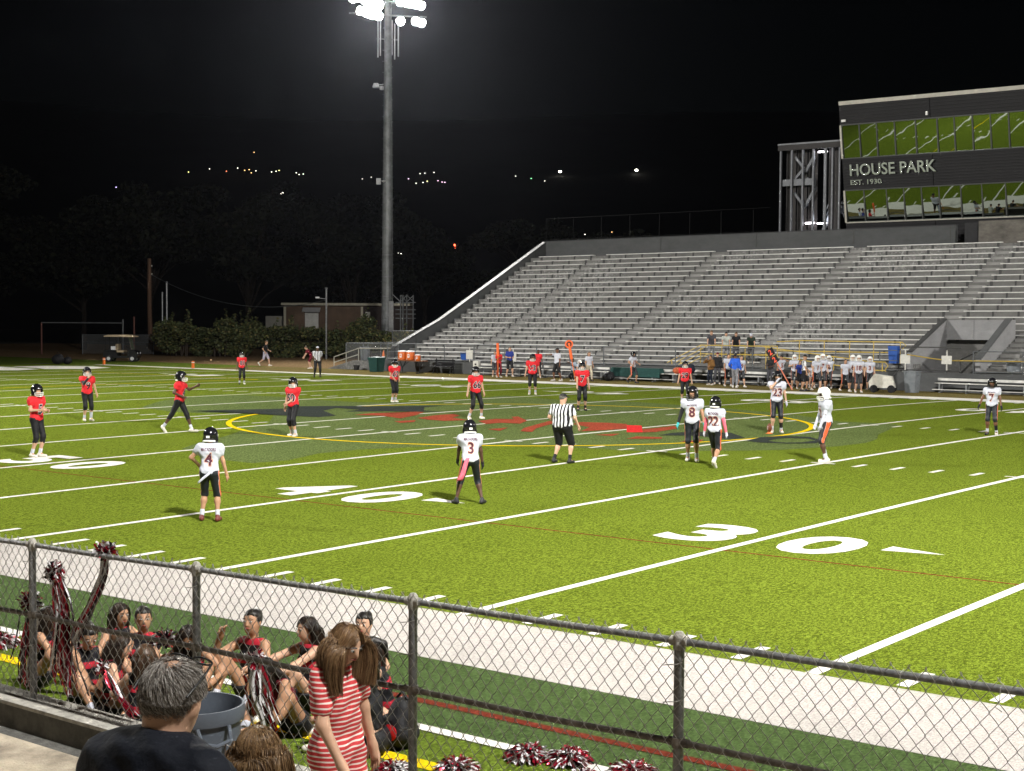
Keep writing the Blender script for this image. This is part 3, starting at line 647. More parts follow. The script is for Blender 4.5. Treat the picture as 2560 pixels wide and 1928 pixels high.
# ------------------------------------------------------------------ floodlight masts
M_MAST = mat('mast steel', (0.20, 0.21, 0.215), 0.5, 0.25, scale=1.6, var=0.3)
M_HEADW = mat('flood housing', (0.65, 0.66, 0.68), 0.35, 0.4)
M_LENS = mat('flood lens', (1, 1, 1), 0.3, var=0, emit=(1.0, 0.965, 0.90), es=260)
def mast_tree(h, aim):
    root = empty('floodlight_mast')
    MB().lathe([(0.46, 0.0), (0.45, 4), (0.41, 10), (0.34, 18), (0.27, 25), (0.23, h)], n=12).build('pole', M_MAST, root, smooth=False)
    b = MB()
    for z in (3.2, 5.0, 6.6, 8.4, 10.6): b.lathe([(0.475-z*0.0065, z-0.05), (0.49-z*0.0065, z), (0.475-z*0.0065, z+0.05)], n=12)
    b.build('pole_band', M_GALV, root)
    # aim frame: f = towards the field, s = along the crossarm
    f = Vector((aim.x, aim.y, 0)).normalized(); s = Vector((f.y, -f.x, 0))*1.0
    b = MB(); lp = -s*0.42+f*0.25
    for o in (-0.16, 0.16): b.tube([lp+f*o+Vector((0, 0, 2.5)), lp*0.62+f*o+Vector((0, 0, h-1))], 0.022, 5)
    for i in range(44):
        z = 3.0+i*0.55; k = 1-(z-2.5)/(h-3.5)*0.38; b.tube([lp*k-f*0.16+Vector((0, 0, z)), lp*k+f*0.16+Vector((0, 0, z))], 0.018, 4)
    b.build('ladder', M_MAST, root)
    b = MB()
    for i in range(26):
        z = 4+i*0.9; r = 0.46-z*0.0075
        b.tube([-s*r+Vector((0, 0, z)), -s*(r+0.16)+Vector((0, 0, z))], 0.018, 4); b.tube([s*r+Vector((0, 0, z+0.4)), s*(r+0.12)+Vector((0, 0, z+0.4))], 0.018, 4)
    b.build('step_peg', M_MAST, root)
    for z, w in ((h-0.5, 3.0), (h-1.6, 3.2)):
        MB().bar(-s*w+f*0.3+Vector((0, 0, z)), s*w+f*0.3+Vector((0, 0, z)), 0.1, 0.12).build('crossarm', M_MAST, root)
    spots = [(-2.7, 0.25, 0), (-2.2, 0.32, 0), (-1.6, 0.38, 0), (-1.0, 0.45, 0), (-2.75, -1.15, 1), (-2.25, -1.05, 1), (-1.0, -1.1, 1),
             (0.75, 0.1, 0), (1.15, 0.5, 0), (1.5, 0.0, 0), (1.9, 0.35, 0), (2.4, 0.6, 0), (2.9, 0.5, 0), (0.8, -0.8, 1), (1.3, -0.75, 1), (1.8, -0.6, 1), (2.3, -0.45, 1), (1.0, -0.4, 1)]
    hm_ = None
    for (u, dz, row) in spots:
        d = (aim-Vector((0, 0, h))+s*random.uniform(-14, 14)+f*random.uniform(-8, 14)).normalized()
        q = d.to_track_quat('Z', 'Y').to_matrix()
        b = MB(); b.lathe([(0.06, -0.42), (0.14, -0.36), (0.20, -0.12), (0.34, -0.02)], n=14, M=q, cap=False); b.lathe([(0.345, -0.02), (0.345, 0.06)], n=14, M=q, mi=0, cap=False)
        b.box((0, 0, -0.25), (0.05, 0.05, 0.3), M=q)
        hd = b.build('lamp_head', M_HEADW, root, loc=s*u+f*0.45+Vector((0, 0, h-0.95+dz)))
        MB().lathe([(0.0, 0.05), (0.2, 0.04), (0.335, 0.0)], n=14, M=q).build('lens', M_LENS, hd)
    # whip antennas and dishes
    M_ANT = mat('antenna white', (0.55, 0.56, 0.58), 0.4)
    for u, v, z0, z1 in ((-0.86, 0.2, h-4.9, h-2.0), (-0.6, 0.0, h-5.1, h-2.2), (-0.42, -0.2, h-4.7, h-1.9), (0.62, 0.2, h-4.9, h-2.0), (0.78, 0.0, h-5.0, h-2.1)):
        MB().tube([s*u+f*v+Vector((0, 0, z0)), s*u+f*v+Vector((0, 0, z1))], 0.055, 6).build('antenna', M_ANT, root)
    for z in (h-3.5,): MB().bar(-s*0.95+Vector((0, 0, z)), s*0.9+Vector((0, 0, z)), 0.06, 0.08).build('antenna_mount', M_MAST, root)
    b = MB(); b.box(s*0.95+f*0.1+Vector((0, 0, h-7.3)), (0.55, 0.5, 0.35), rz=0.6, taper=0.6); b.box(s*0.5+f*0.2+Vector((0, 0, h-7.5)), (0.25, 0.3, 0.3), rz=0.3); b.bar(s*0.3+Vector((0, 0, h-7.2)), s*0.9+Vector((0, 0, h-7.2)), 0.06)
    b.build('radio_box', M_ANT, root)
    b = MB(); b.lathe([(0.02, 0), (0.18, 0.1), (0.22, 0.16)], s*0.35+f*0.3+Vector((0, 0, h-15.2)), n=10); b.box(s*0.75+f*0.2+Vector((0, 0, h-15.1)), (0.35, 0.2, 0.5), rz=0.6)
    b.build('dish', M_ANT, root)
    return root
FLOODS = []
LAB = ['tall grey floodlight mast with glowing lamp banks left of the grandstand', 'floodlight mast at the near right corner of the field', 'floodlight mast at the near left corner of the field', 'floodlight mast at the far right corner of the field']
POW = FLOOD_POWER
AIM = [Vector(v) for v in FLOOD_AIM]
for (nm, p, h), lab, pw, aim, cone in zip(MASTS, LAB, POW, AIM, FLOOD_CONE):
    t = mast_tree(h, aim-p); t.location = p; tag(t, lab, 'floodlight', 'floodlight masts round the field')
    f = (aim-p); f.z = 0; f.normalize()
    ld = bpy.data.lights.new('floodlight', 'SPOT'); ld.energy = pw; ld.color = (1.0, 0.975, 0.92); ld.spot_size = math.radians(cone); ld.spot_blend = 1.0; ld.shadow_soft_size = 1.1
    lo_ = bpy.data.objects.new('floodlight', ld); COL.objects.link(lo_); lo_.parent = t
    lo_.location = f*1.3+Vector((0, 0, h-0.6))
    lo_.rotation_euler = (aim-p-Vector((0, 0, h))).to_track_quat('-Z', 'Y').to_euler()
    if nm == 'near right':      # second spot added to brighten the near sideline and terrace
        l2 = ld.copy(); l2.energy = 36000; l2.spot_size = math.radians(115)
        o2 = bpy.data.objects.new('floodlight', l2); COL.objects.link(o2); o2.parent = t; o2.location = f*1.0+Vector((0, 0, h-1.7)); o2.rotation_euler = (Vector((19, -6, 0))-p-Vector((0, 0, h))).to_track_quat('-Z', 'Y').to_euler()

# ------------------------------------------------------------------ vegetation
TLEAF = [mat('tree leaf', (0.012, 0.013, 0.008), 0.8, var=0.3, scale=1.2, spec=0.05), mat('tree leaf dark', (0.007, 0.008, 0.006), 0.8, var=0.3, scale=1.2, spec=0.05), mat('tree leaf brown', (0.014, 0.011, 0.007), 0.8, var=0.3, spec=0.05)]
LEAF = [mat('leaf olive', (0.075, 0.085, 0.028), 0.6, var=0.3, scale=1.2), mat('leaf dark', (0.045, 0.062, 0.022), 0.6, var=0.3, scale=1.2), mat('leaf yellowed', (0.15, 0.13, 0.045), 0.65, var=0.3, scale=1.2)]
TBARK = mat('tree bark', (0.016, 0.013, 0.011), 0.95, var=0.3, scale=8, spec=0.05)
BARK = mat('bark', (0.055, 0.042, 0.032), 0.9, var=0.3, scale=8, bump=0.4, bscale=25)
def leaf_mesh(name, pts, size, mats=LEAF, pm=(0.55, 0.33, 0.12), elong=1.7, nrm=None):
    pts = np.asarray(pts); n = len(pts)
    d = RNG.normal(size=(n, 3)); d[:, 2] = d[:, 2]*0.6+0.15; d /= np.linalg.norm(d, axis=1)[:, None]
    e = np.cross(d, RNG.normal(size=(n, 3))); e /= np.linalg.norm(e, axis=1)[:, None]; nn = np.cross(d, e)
    s = size*RNG.uniform(0.6, 1.3, (n, 1))
    V = np.stack([pts-d*s*elong*0.5, pts+e*s*0.5+nn*s*0.12, pts+d*s*elong*0.5, pts-e*s*0.5+nn*s*0.12], 1).reshape(-1, 3)
    F = np.arange(4*n).reshape(n, 4)
    return mesh_np(name, V, F, mats, mi=RNG.choice(len(mats), n, p=pm[:len(mats)]))
def blob_points(n, cs, rs, shell=0.55):
    k = RNG.choice(len(cs), n, p=np.array([r[0]*r[1]*r[2] for r in rs])/sum(r[0]*r[1]*r[2] for r in rs))
    u = RNG.normal(size=(n, 3)); u /= np.linalg.norm(u, axis=1)[:, None]
    r = RNG.uniform(shell**3, 1, n)**(1/3)
    return np.array(cs)[k]+u*r[:, None]*np.array(rs)[k]
def shrub(x, y, w, h, d, n, label, spiky=0):
    o = empty('shrub', (x, y, 0)); tag(o, label, 'shrub', 'overgrown hedge along the end of the field')
    cs = []; rs = []
    for i in range(13):
        a = random.uniform(-1, 1); zz = random.uniform(0.15, 0.85)
        cs.append((a*w*0.42, random.uniform(-1, 1)*d*0.25, zz*h)); rs.append((w*random.uniform(0.16, 0.30), d*random.uniform(0.3, 0.5), h*random.uniform(0.14, 0.26)))
    P = blob_points(n, cs, rs); P[:, 2] = np.maximum(P[:, 2], 0.03)
    st = MB()
    for i in range(7):
        a = random.uniform(-0.35, 0.35)*w; st.tube([(a, 0, 0), (a*1.1, random.uniform(-0.2, 0.2), h*0.4), (a*1.3, random.uniform(-0.3, 0.3), h*0.8)], [0.06, 0.04, 0.015], 5)
    ex = []
    for i in range(spiky):
        a = random.uniform(-0.4, 0.4)*w; tipx = a+random.uniform(-0.7, 0.9); tz = h*random.uniform(0.98, 1.32)
        st.tube([(a, 0, h*0.6), ((a+tipx)/2, 0, h*0.85), (tipx, random.uniform(-0.3, 0.3), tz)], [0.03, 0.02, 0.006], 4)
        for t in np.linspace(0, 1, 26): ex.append((a+(tipx-a)*t+random.gauss(0, 0.07), random.gauss(0, 0.08), h*0.7+(tz-h*0.7)*t+random.gauss(0, 0.05)))
    if ex: P = np.vstack([P, np.array(ex)])
    st.build('stem', BARK, o); link('foliage', leaf_mesh('foliage', P, 0.15), o)
hedge = [(-69.0, 66.6, 4.4, 2.9, 2.4, 8, 'olive shrub with tall shoots at the foot of the timber pole'), (-66.3, 68.0, 4.4, 2.6, 2.4, 3, 'broad dark shrub next right of the timber pole shrub'), (-64.2, 69.4, 4.2, 3.0, 2.4, 8, 'shrub with a spray of tall shoots in the hedge centre'),
         (-61.9, 71.0, 4.2, 2.7, 2.4, 3, 'dense olive shrub left of the white annex wall'), (-60.0, 72.4, 4.2, 2.45, 2.4, 3, 'dense shrub in front of the white annex wall'), (-57.6, 73.6, 4.2, 2.3, 2.4, 2, 'rounded shrub below the white notice board'), (-54.9, 74.4, 4.0, 3.2, 2.2, 2, 'tall bushy shrub right of the white notice board'), (-52.2, 75.2, 3.4, 2.4, 2.2, 2, 'last dark shrub before the floodlight mast'), (-50.3, 73.2, 2.6, 2.0, 2.0, 2, 'low dark shrub behind the wire fence corner')]
for (x, y, w, h, d, sp, lab) in hedge: shrub(x, y, w, h, d, 4600, lab, sp)
def tree(x, y, h, r, label, n=5200, z0=0.0, size=0.36):
    o = empty('tree', (x, y, z0)); tag(o, label, 'tree', 'dark trees beyond the end of the field')
    b = MB(); b.tube([(0, 0, -0.3), (0.1, 0, h*0.22), (random.uniform(-.4, .4), random.uniform(-.4, .4), h*0.5)], [0.3, 0.24, 0.15], 8)
    cs = []; rs = []
    for i in range(12):
        a = random.uniform(0, 2*PI); k = random.uniform(0.25, 0.95); zz = h*random.uniform(0.42, 0.95)
        e = Vector((math.cos(a)*r*k, math.sin(a)*r*k, zz)); z1 = h*random.uniform(0.2, 0.45)
        b.tube([(0, 0, z1), (e.x*0.45, e.y*0.45, (z1+zz)/2+0.4), tuple(e)], [0.12, 0.07, 0.02], 5)
        for j in range(3):
            e2 = e+Vector((random.uniform(-1, 1)*r*0.4, random.uniform(-1, 1)*r*0.4, random.uniform(-0.2, 1)*h*0.12)); b.tube([(e.x*0.6, e.y*0.6, zz*0.85), tuple(e2)], [0.04, 0.01], 4)
            cs.append(tuple(e2)); rs.append((r*random.uniform(0.18, 0.34), r*random.uniform(0.18, 0.34), h*random.uniform(0.06, 0.12)))
    b.build('trunk', TBARK, o); link('crown', leaf_mesh('crown', blob_points(n, cs, rs, 0.3), size, mats=TLEAF, pm=(0.45, 0.5, 0.05)), o)
for t in ((-98, 66, 15, 7.5, 'leftmost dark tree behind the backstop'), (-92, 74, 14, 7, 'dark tree behind the left end of the backstop'), (-86, 77, 15.5, 7.5, 'tall dark tree behind the grey gate posts'), (-80, 84, 13.5, 6.5, 'dark tree directly behind the timber pole'), (-74, 92, 12, 6, 'dark tree behind the shrubs left of the brown building'),
          (-93, 108, 16, 7, 'dark tree rising left of the brown building'), (-78, 107, 15, 7, 'dark tree behind the brown building'), (-66, 112, 13, 6.5, 'dark tree behind the floodlight mast'), (-56, 108, 11, 6, 'dark tree behind the end wall of the stand'), (-110, 60, 15, 8, 'dark tree at the left edge of the picture')): tree(*t)

# ------------------------------------------------------------------ dark hill and far lights
NX, NY = 70, 50; xs = np.linspace(-1700, 1100, NX); ys = np.linspace(60, 1700, NY); XX, YY = np.meshgrid(xs, ys)
rr = np.hypot(XX+20, YY-30); ss = np.clip((rr-260)/620, 0, 1); ZZ = -0.1+118*ss*ss*(3-2*ss)+np.where(rr > 700, 6*np.sin(XX/90)*np.cos(YY/120), 0)-np.where(rr < 262, 1.0, 0)
idx = np.arange(NX*NY).reshape(NY, NX); FF = np.stack([idx[:-1, :-1], idx[:-1, 1:], idx[1:, 1:], idx[1:, :-1]], -1).reshape(-1, 4)
tag(link('hills', mesh_np('hills', np.stack([XX, YY, ZZ], -1).reshape(-1, 3), FF, mat('wooded hill', (0.005, 0.006, 0.005), 0.95, scale=0.05, var=0.4), True)), kind='structure')
LC = {'w': ((1, 0.93, 0.8), 'white'), 'o': ((1, 0.55, 0.2), 'orange'), 'y': ((0.95, 0.9, 0.3), 'yellow'), 'r': ((1, 0.25, 0.12), 'red'), 'm': ((1, 0.6, 0.85), 'pinkish'), 'g': ((0.3, 1, 0.4), 'green'), 'v': ((0.6, 0.5, 1), 'violet')}
def far_light(x, y, z, r, c, es, label, name='street_light', hgt=2.2):
    o = empty(name, (x, y, z-hgt)); tag(o, label, 'light', 'far lights on the dark hillside')
    m_ = mat('far lamp '+c+str(es), (0.5, 0.5, 0.5), 0.5, var=0, emit=LC[c][0], es=es)
    b = MB(); b.lathe([(r*0.3, r*0.5), (r, 0), (r*0.7, -r*0.5), (0.0, -r*0.7)], (0, 0, hgt), n=8); b.build('lamp', m_, o)
    MB().tube([(0, 0, -0.5), (0, 0, hgt+r*0.4)], 0.06, 5).build('pole', M_BLACK, o)
for (x, y, z), lab in (((-409.7, 394.5, 50.5), 'bright white lamp low on the hill left of the mast'), ((-357.5, 506.0, 64.7), 'bright white lamp on the hill, nearer the mast of the right pair'), ((-332.6, 527.1, 65.6), 'bright white lamp on the hill, rightmost of all')):
    far_light(x, y, z, 0.7, 'w', 16, lab)
FAR = [('o', -481.9, 444.8, 75.2), ('y', -463.2, 392.3, 61.4), ('w', -463.5, 403.7, 63.6), ('r', -455.7, 406.1, 62.4), ('w', -458.2, 414.4, 64.5), ('o', -452.8, 413.5, 63.2), ('o', -452.9, 416.1, 63.7), ('o', -447.6, 412.5, 61.8), ('w', -449.1, 416.4, 63.0), ('w', -444.0, 420.5, 62.6), ('w', -444.0, 423.0, 63.1), ('y', -444.5, 425.2, 63.6), ('w', -435.9, 426.9, 62.3), ('w', -432.7, 425.5, 61.3), ('w', -432.9, 428.0, 61.7), ('w', -409.3, 438.9, 59.3), ('w', -409.2, 444.1, 60.4), ('m', -396.4, 453.0, 59.7), ('w', -387.8, 448.2, 57.1), ('w', -386.9, 451.5, 57.6), ('y', -387.6, 454.8, 58.4), ('w', -400.1, 464.3, 62.9), ('w', -399.2, 466.3, 63.2), ('w', -397.5, 470.2, 63.7), ('m', -384.8, 458.3, 58.7), ('m', -382.1, 457.8, 58.0), ('m', -380.6, 457.8, 57.8), ('w', -366.6, 487.0, 61.8), ('g', -358.4, 487.1, 60.4), ('w', -350.9, 486.6, 59.0), ('v', -453.1, 348.7, 51.7), ('w', -294.0, 380.2, 26.9), ('r', -313.6, 344.0, 23.5), ('r', -312.0, 344.0, 23.3), ('w', -307.2, 350.4, 23.5), ('w', -305.0, 349.5, 23.2), ('w', -278.4, 414.6, 31.6), ('o', -273.4, 423.8, 32.7)]
_ct = {}
_ordw = ['first', 'second', 'third', 'fourth', 'fifth', 'sixth', 'seventh', 'eighth', 'ninth', 'tenth']
def _side(x, z): return ('low beside the mast' if x < -300 else 'just above the grandstand wall') if z < 40 else ('left of the mast' if x < -412 else ('close right of the mast' if x < -372 else 'above the grandstand wall'))
_keys = [(c, _side(x, z)) for c, x, y, z in FAR]
for (c, x, y, z), k in sorted(zip(FAR, _keys), key=lambda q: math.atan2(q[0][1]-29.7, q[0][2]+13.5)):
    _ct[k] = _ct.get(k, 0)+1
    lab = 'tiny %s far light %s' % (LC[c][1], k[1]) if _keys.count(k) == 1 else '%s tiny %s far light from the left, %s' % (_ordw[_ct[k]-1], LC[c][1], k[1])
    far_light(x, y, z, 0.27 if z > 40 else 0.22, c, 4, lab)
rb = empty('traffic_signal', (-94.5, 131.2, 0)); tag(rb, 'small red glowing signal in the dark between mast and stand', 'signal')
MB().tube([(0, 0, -0.1), (0, 0, 11.4)], 0.06, 6).build('pole', M_BLACK, rb); MB().box((0, 0.1, 11.9), (0.4, 0.3, 1.1)).build('housing', M_BLACK, rb)
for dz in (-0.25, 0.25): MB().lathe([(0.0, 0.06), (0.14, 0.03), (0.18, 0)], (0.05, -0.07, 11.95+dz), n=10, M=Vector((0.66, -0.75, 0)).to_track_quat('Z', 'Y').to_matrix()).build('lamp', mat('red signal lens', (1, 0.1, 0.05), 0.4, var=0, emit=(1, 0.10, 0.04), es=9), rb)

# ------------------------------------------------------------------ poles, building and fences at the end of the field
tp = empty('timber_pole', (-75.8, 69.0, 0)); tag(tp, 'tall brown timber utility pole leaning slightly behind the shrubs', 'utility pole')
MB().tube([(0.15, 0.12, 0), (0.05, 0.05, 4), (-0.05, 0.14, 8.2)], [0.21, 0.19, 0.155], 8).build('shaft', M_WOODPOLE, tp); MB().lathe([(0.05, 0), (0.06, 0.1), (0.02, 0.14)], (0.2, 0.2, 7.5), n=6).build('insulator', M_SIGN, tp); MB().lathe([(0.05, 0), (0.06, 0.1), (0.02, 0.14)], (0.2, 0.2, 6.8), n=6).build('insulator', M_SIGN, tp)
for x, y, h, r, lab in ((-74.6, 70.0, 6.1, 0.077, 'taller thin grey conduit pole right of the timber pole'), (-74.95, 69.8, 5.2, 0.066, 'shorter thin grey conduit pole right of the timber pole')):
    cp = empty('conduit_pole', (x, y, 0)); tag(cp, lab, 'pole'); MB().tube([(0, 0, 0), (0, 0, h)], r, 7).build('shaft', M_GALV, cp); MB().lathe([(r*1.3, 0), (r*1.3, 0.12), (0.0, 0.18)], (0, 0, h-0.02), n=7).build('cap', M_GALV, cp)
MB_ = MB(); pts = []
for i in range(25): t = i/24; pts.append((-75.6+(-55.2+75.6)*t, 69.2+(70.0-69.2)*t, 6.8+(4.6-6.8)*t-2.0*4*t*(1-t)*0.72))
MB_.tube(pts, 0.022, 4); tag(MB_.build('overhead_cable', M_DGALV), 'thin overhead cable sagging from timber pole to yard lamp', 'cable')
yl = empty('yard_lamp', (-55.19, 70.04, 0)); tag(yl, 'slim grey lamp post standing in front of the brown building', 'lamp post')
MB().tube([(0, 0, 0), (0, 0, 5.5)], 0.07, 8).build('post', M_GALV, yl); MB().lathe([(0.1, 0), (0.13, 0.1), (0.0, 0.16)], (0, 0, 5.45), n=8).build('cap', M_GALV, yl); MB().bar((0, 0, 4.7), (-0.4, -0.3, 4.75), 0.04).build('arm', M_GALV, yl); MB().box((-0.55, -0.42, 4.8), (0.3, 0.14, 0.12), rz=0.6).build('lamp_head', M_HEADW, yl)
# brown building (local x runs along its front)
bd = empty('brown_building', (-74.02, 83.15, 0), math.atan2(4.52, 5.69)); tag(bd, 'low brown building with pale trim and a white shuttered notice', 'building')
M_BR = mat('brown stucco', (0.085, 0.055, 0.036), 0.85, scale=0.8, var=0.2); M_TRIM = mat('pale trim', (0.34, 0.32, 0.25), 0.7)
MB().box((5.6, 2.5, 2.15), (11.2, 5, 4.3)).build('wall', M_BR, bd); MB().box((5.7, 2.4, 4.42), (11.9, 5.7, 0.22)).build('roof_edge', M_TRIM, bd)
for x in (0.05, 7.2): MB().box((x, -0.06, 2.1), (0.22, 0.12, 4.2)).build('corner_trim', M_TRIM, bd)
MB().box((9.6, -0.09, 2.1), (4.6, 0.1, 4.2)).build('dark_bay', mat('dark bay', (0.03, 0.022, 0.02), 0.9), bd)
MB().box((2.55, -0.12, 3.0), (1.25, 0.14, 1.9)).build('notice_panel', mat('whitewashed panel', (0.42, 0.42, 0.40), 0.7, scale=4, var=0.15), bd)
b = MB(); b.prism([(0, 0), (-0.65, -0.38), (-0.62, -0.42), (0.0, -0.1)], 1.7, 3.35, 'x'); b.build('awning', mat('awning grey', (0.36, 0.36, 0.37), 0.6), bd, loc=(0, -0.06, 4.1))
MB().box((-1.0, 0.8, 1.65), (1.5, 1.6, 3.3)).build('annex', mat('annex off white', (0.20, 0.195, 0.17), 0.8, scale=1.5), bd)
MB().box((7.75, -0.17, 3.35), (0.42, 0.1, 0.75)).build('window', M_SIGN, bd); MB().box((9.9, -0.17, 3.3), (0.3, 0.1, 0.8)).build('window', M_SIGN, bd)
# utility steel frame beside the mast
sf = empty('utility_frame', (-54.3, 78.3, 0)); tag(sf, 'grey steel utility frame with crossed struts right of the mast', 'frame')
for x, y in ((-0.35, -0.3), (0.05, 0.0), (0.45, 0.35), (0.1, -0.5)): MB().tube([(x, y, 0), (x, y, 5.1)], 0.06, 6).build('post', M_DGALV, sf)
b = MB()
for z in (3.2, 3.55, 3.9, 4.5): b.bar((-0.7, -0.55, z), (0.6, 0.5, z), 0.06)
b.build('crossbar', M_DGALV, sf); MB().bar((-0.35, -0.3, 4.55), (0.1, 0.0, 5.15), 0.06).bar((0.05, 0, 5.1), (0.5, 0.35, 4.55), 0.06).bar((-0.3, -0.3, 5.1), (0.1, 0, 4.5), 0.06).bar((0.05, 0, 4.55), (0.5, 0.35, 5.1), 0.06).build('strut', M_DGALV, sf); MB().bar((-0.9, -0.75, 5.2), (-0.3, -0.3, 4.5), 0.08).build('strut', M_DGALV, sf)
MB().box((-0.95, -0.8, 2.3), (0.4, 0.4, 4.6), rz=0.7).build('cabinet', mat('pale conduit cabinet', (0.25, 0.255, 0.26), 0.6), sf)
# chain-link screens at the end of the field
def wire_mat(name, col, scale, fill):
    """see-through wire netting for far fences: real holes are far below a pixel there"""
    if name in MATS: return MATS[name]
    m = bpy.data.materials.new(name); m.use_nodes = True; N = m.node_tree.nodes; L = m.node_tree.links
    b = N['Principled BSDF']; b.inputs['Base Color'].default_value = (*col, 1); b.inputs['Roughness'].default_value = 0.6; b.inputs['Alpha'].default_value = fill
    MATS[name] = m
    return m
M_NET = wire_mat('far wire netting', (0.25, 0.26, 0.27), 30, 0.16)
def netfence(name, loc, rz, L_, h, n, label, rails=(1.0,), post=M_DGALV):
    o = empty(name, loc, rz); tag(o, label, 'fence')
    for i in range(n+1): MB().tube([(L_*i/n, 0, 0), (L_*i/n, 0, h)], 0.04, 6).build('post', post, o)
    for r in rails: MB().tube([(0, 0, h*r), (L_, 0, h*r)], 0.03, 5).build('rail', post, o)
    link('wire_netting', mesh_np('wire_netting', [(0, 0.02, 0.05), (L_, 0.02, 0.05), (L_, 0.02, h), (0, 0.02, h)], [(0, 1, 2, 3)], M_NET), o)
    return o
netfence('wire_fence', (-39.2, 56.1, 0.35), 0.0, 4.6, 1.3, 3, 'chain link fence round the platform left of the stand', (1.0, 0.04))
netfence('wire_fence', (-46.7, 68.5, 0), 0.45, 5.5, 2.3, 3, 'taller chain link fence in front of the floodlight mast', (1.0, 0.55))
netfence('wire_fence', (-39.2, 56.1, 0.35), PI/2, 6.0, 1.3, 3, 'short chain link return behind the platform corner', (1.0,))
netfence('wire_fence', (-78.4, 64.1, 0), 0.68, 6.0, 1.65, 2, 'low grey wire fence behind the golf cart', (1.0, 0.62))
bk = empty('backstop', (-81.2, 62.0, 0), 0.673); tag(bk, 'wide dark goal-shaped backstop frame behind the end zone', 'goal frame')
MB().tube([(0, 0, 0), (0, 0, 2.65)], 0.07, 6).build('post', mat('rusty pipe', (0.12, 0.05, 0.04), 0.8), bk); MB().tube([(6.9, 0, 0), (6.9, 0, 2.95)], 0.07, 6).build('post', M_DGALV, bk); MB().tube([(0, 0, 2.65), (6.9, 0, 2.65)], 0.06, 6).build('crossbar', M_DGALV, bk)
MB().tube([(7.8, 0.2, 0), (7.8, 0.2, 3.2)], 0.08, 6).build('post', mat('rusty pipe', (0, 0, 0)), bk)
# concrete platform and ramp left of the stand
pf = empty('platform', (-38.0, 56.4, 0)); tag(pf, 'grey concrete platform with sloping ramp left of the stand', 'platform')
MB().box((1.2, 0.25, 0.2), (3.0, 1.9, 0.72)).build('slab', M_CONC, pf)
b = MB(); b.prism([(-2.9, -0.1), (-0.3, -0.1), (-0.3, 0.55)], -0.7, 1.1, 'y'); b.build('ramp', M_CONC, pf)
b = MB(); b.tube([(-2.0, -0.6, 0.75), (0.2, -0.6, 1.35), (3.0, -0.6, 1.4)], 0.03, 6); b.tube([(-2.0, -0.6, 0.4), (0.2, -0.6, 0.95)], 0.03, 6)
for x, z0, z1 in ((-2.0, 0.1, 0.75), (-0.9, 0.3, 1.05), (0.2, 0.5, 1.35)): b.tube([(x, -0.6, z0), (x, -0.6, z1)], 0.03, 6)
b.build('handrail', mat('worn rail', (0.34, 0.33, 0.28), 0.6), pf)

# ------------------------------------------------------------------ near wall, fence and terrace
M_NWALL = mat('shaded near wall concrete', (0.10, 0.098, 0.09), 0.9, scale=5, var=0.35, bump=0.6, bscale=30)  # shade on the wall face is put into this darker concrete
M_NTOP = mat('lit wall top concrete', (0.36, 0.345, 0.31), 0.9, scale=9, var=0.3, bump=0.6, bscale=40)  # paler concrete carries the light falling on the wall top
M_SLAB = mat('terrace slab', (0.40, 0.345, 0.265), 0.9, scale=2.2, var=0.45, bump=0.35, bscale=45)
nw = empty('retaining_wall', (20, -6.0, 0)); tag(nw, 'low grey concrete wall carrying the near wire fence', 'wall')
MB().box((0, 0, -0.06), (40, 0.30, 0.50)).build('wall', M_NWALL, nw); MB().box((0, 0, 0.205), (40, 0.32, 0.03)).build('wall_top', M_NTOP, nw)
MB().prism([(-0.40, -0.35), (-0.151, -0.35), (-0.151, -0.01), (-0.40, -0.06)], -20, 20, 'x').build('kerb', M_NWALL, nw)
terr = empty('terrace', (20, -7, 0)); terr['kind'] = 'structure'
MB().box((0, -0.35, -0.165), (40, 2.4, 0.27)).build('slab', M_SLAB, terr)
for i in range(11): MB().box((0, -1.9-0.75*i, 0.02+0.17*i), (40, 0.75, 0.54+0.34*i)).build('step', M_SLAB, terr)

M_FP = mat('fence pipe', (0.20, 0.203, 0.21), 0.42, 0.15, scale=25, var=0.35, bump=0.25, bscale=60)
M_FPL = mat('fence lower pipe', (0.16, 0.14, 0.12), 0.6, 0.1, scale=20, var=0.4, bump=0.3, bscale=60)
M_WIRE = mat('fence wire', (0.30, 0.29, 0.27), 0.45, 0.1, scale=10, var=0.3)
nf = empty('near_fence', (0, -6.0, 0)); tag(nf, 'black chain link fence with pipe rails in front of the spectators', 'fence')
def ftop(x): return 1.56+0.0123*(x-18.6)
PXS = [14.3, 16.45, 18.60, 20.74, 22.97, 25.07, 27.30, 29.4]
for x in PXS:
    p = MB().tube([(x, 0, 0.2), (x, 0, ftop(x)+0.0)], 0.031, 12).build('post', M_FP, nf, smooth=True)
    c = MB(); c.lathe([(0.037, -0.05), (0.037, 0.01), (0.034, 0.035), (0.02, 0.055), (0.0, 0.06)], (x, 0, ftop(x)), n=12); c.tube([(x-0.06, 0, ftop(x)-0.002), (x+0.06, 0, ftop(x)+0.002)], 0.03, 10); c.build('post_cap', M_NTOP, p, smooth=True)
    MB().lathe([(0.04, -0.03), (0.043, 0), (0.04, 0.03)], (x, 0, ftop(x)-0.60), n=12).tube([(x-0.07, 0, ftop(x)-0.6), (x+0.07, 0, ftop(x)-0.6)], 0.028, 8).build('rail_clamp', M_FPL, p, smooth=True)
    for dz in (0.12, 0.34, 0.85, 1.15): MB().tube([(x+0.034, -0.02, ftop(x)-dz), (x+0.01, -0.043, ftop(x)-dz-0.01), (x-0.034, -0.03, ftop(x)-dz-0.02), (x-0.09, -0.035, ftop(x)-dz-0.03)], 0.0028, 4).build('tie_wire', M_WIRE, p)
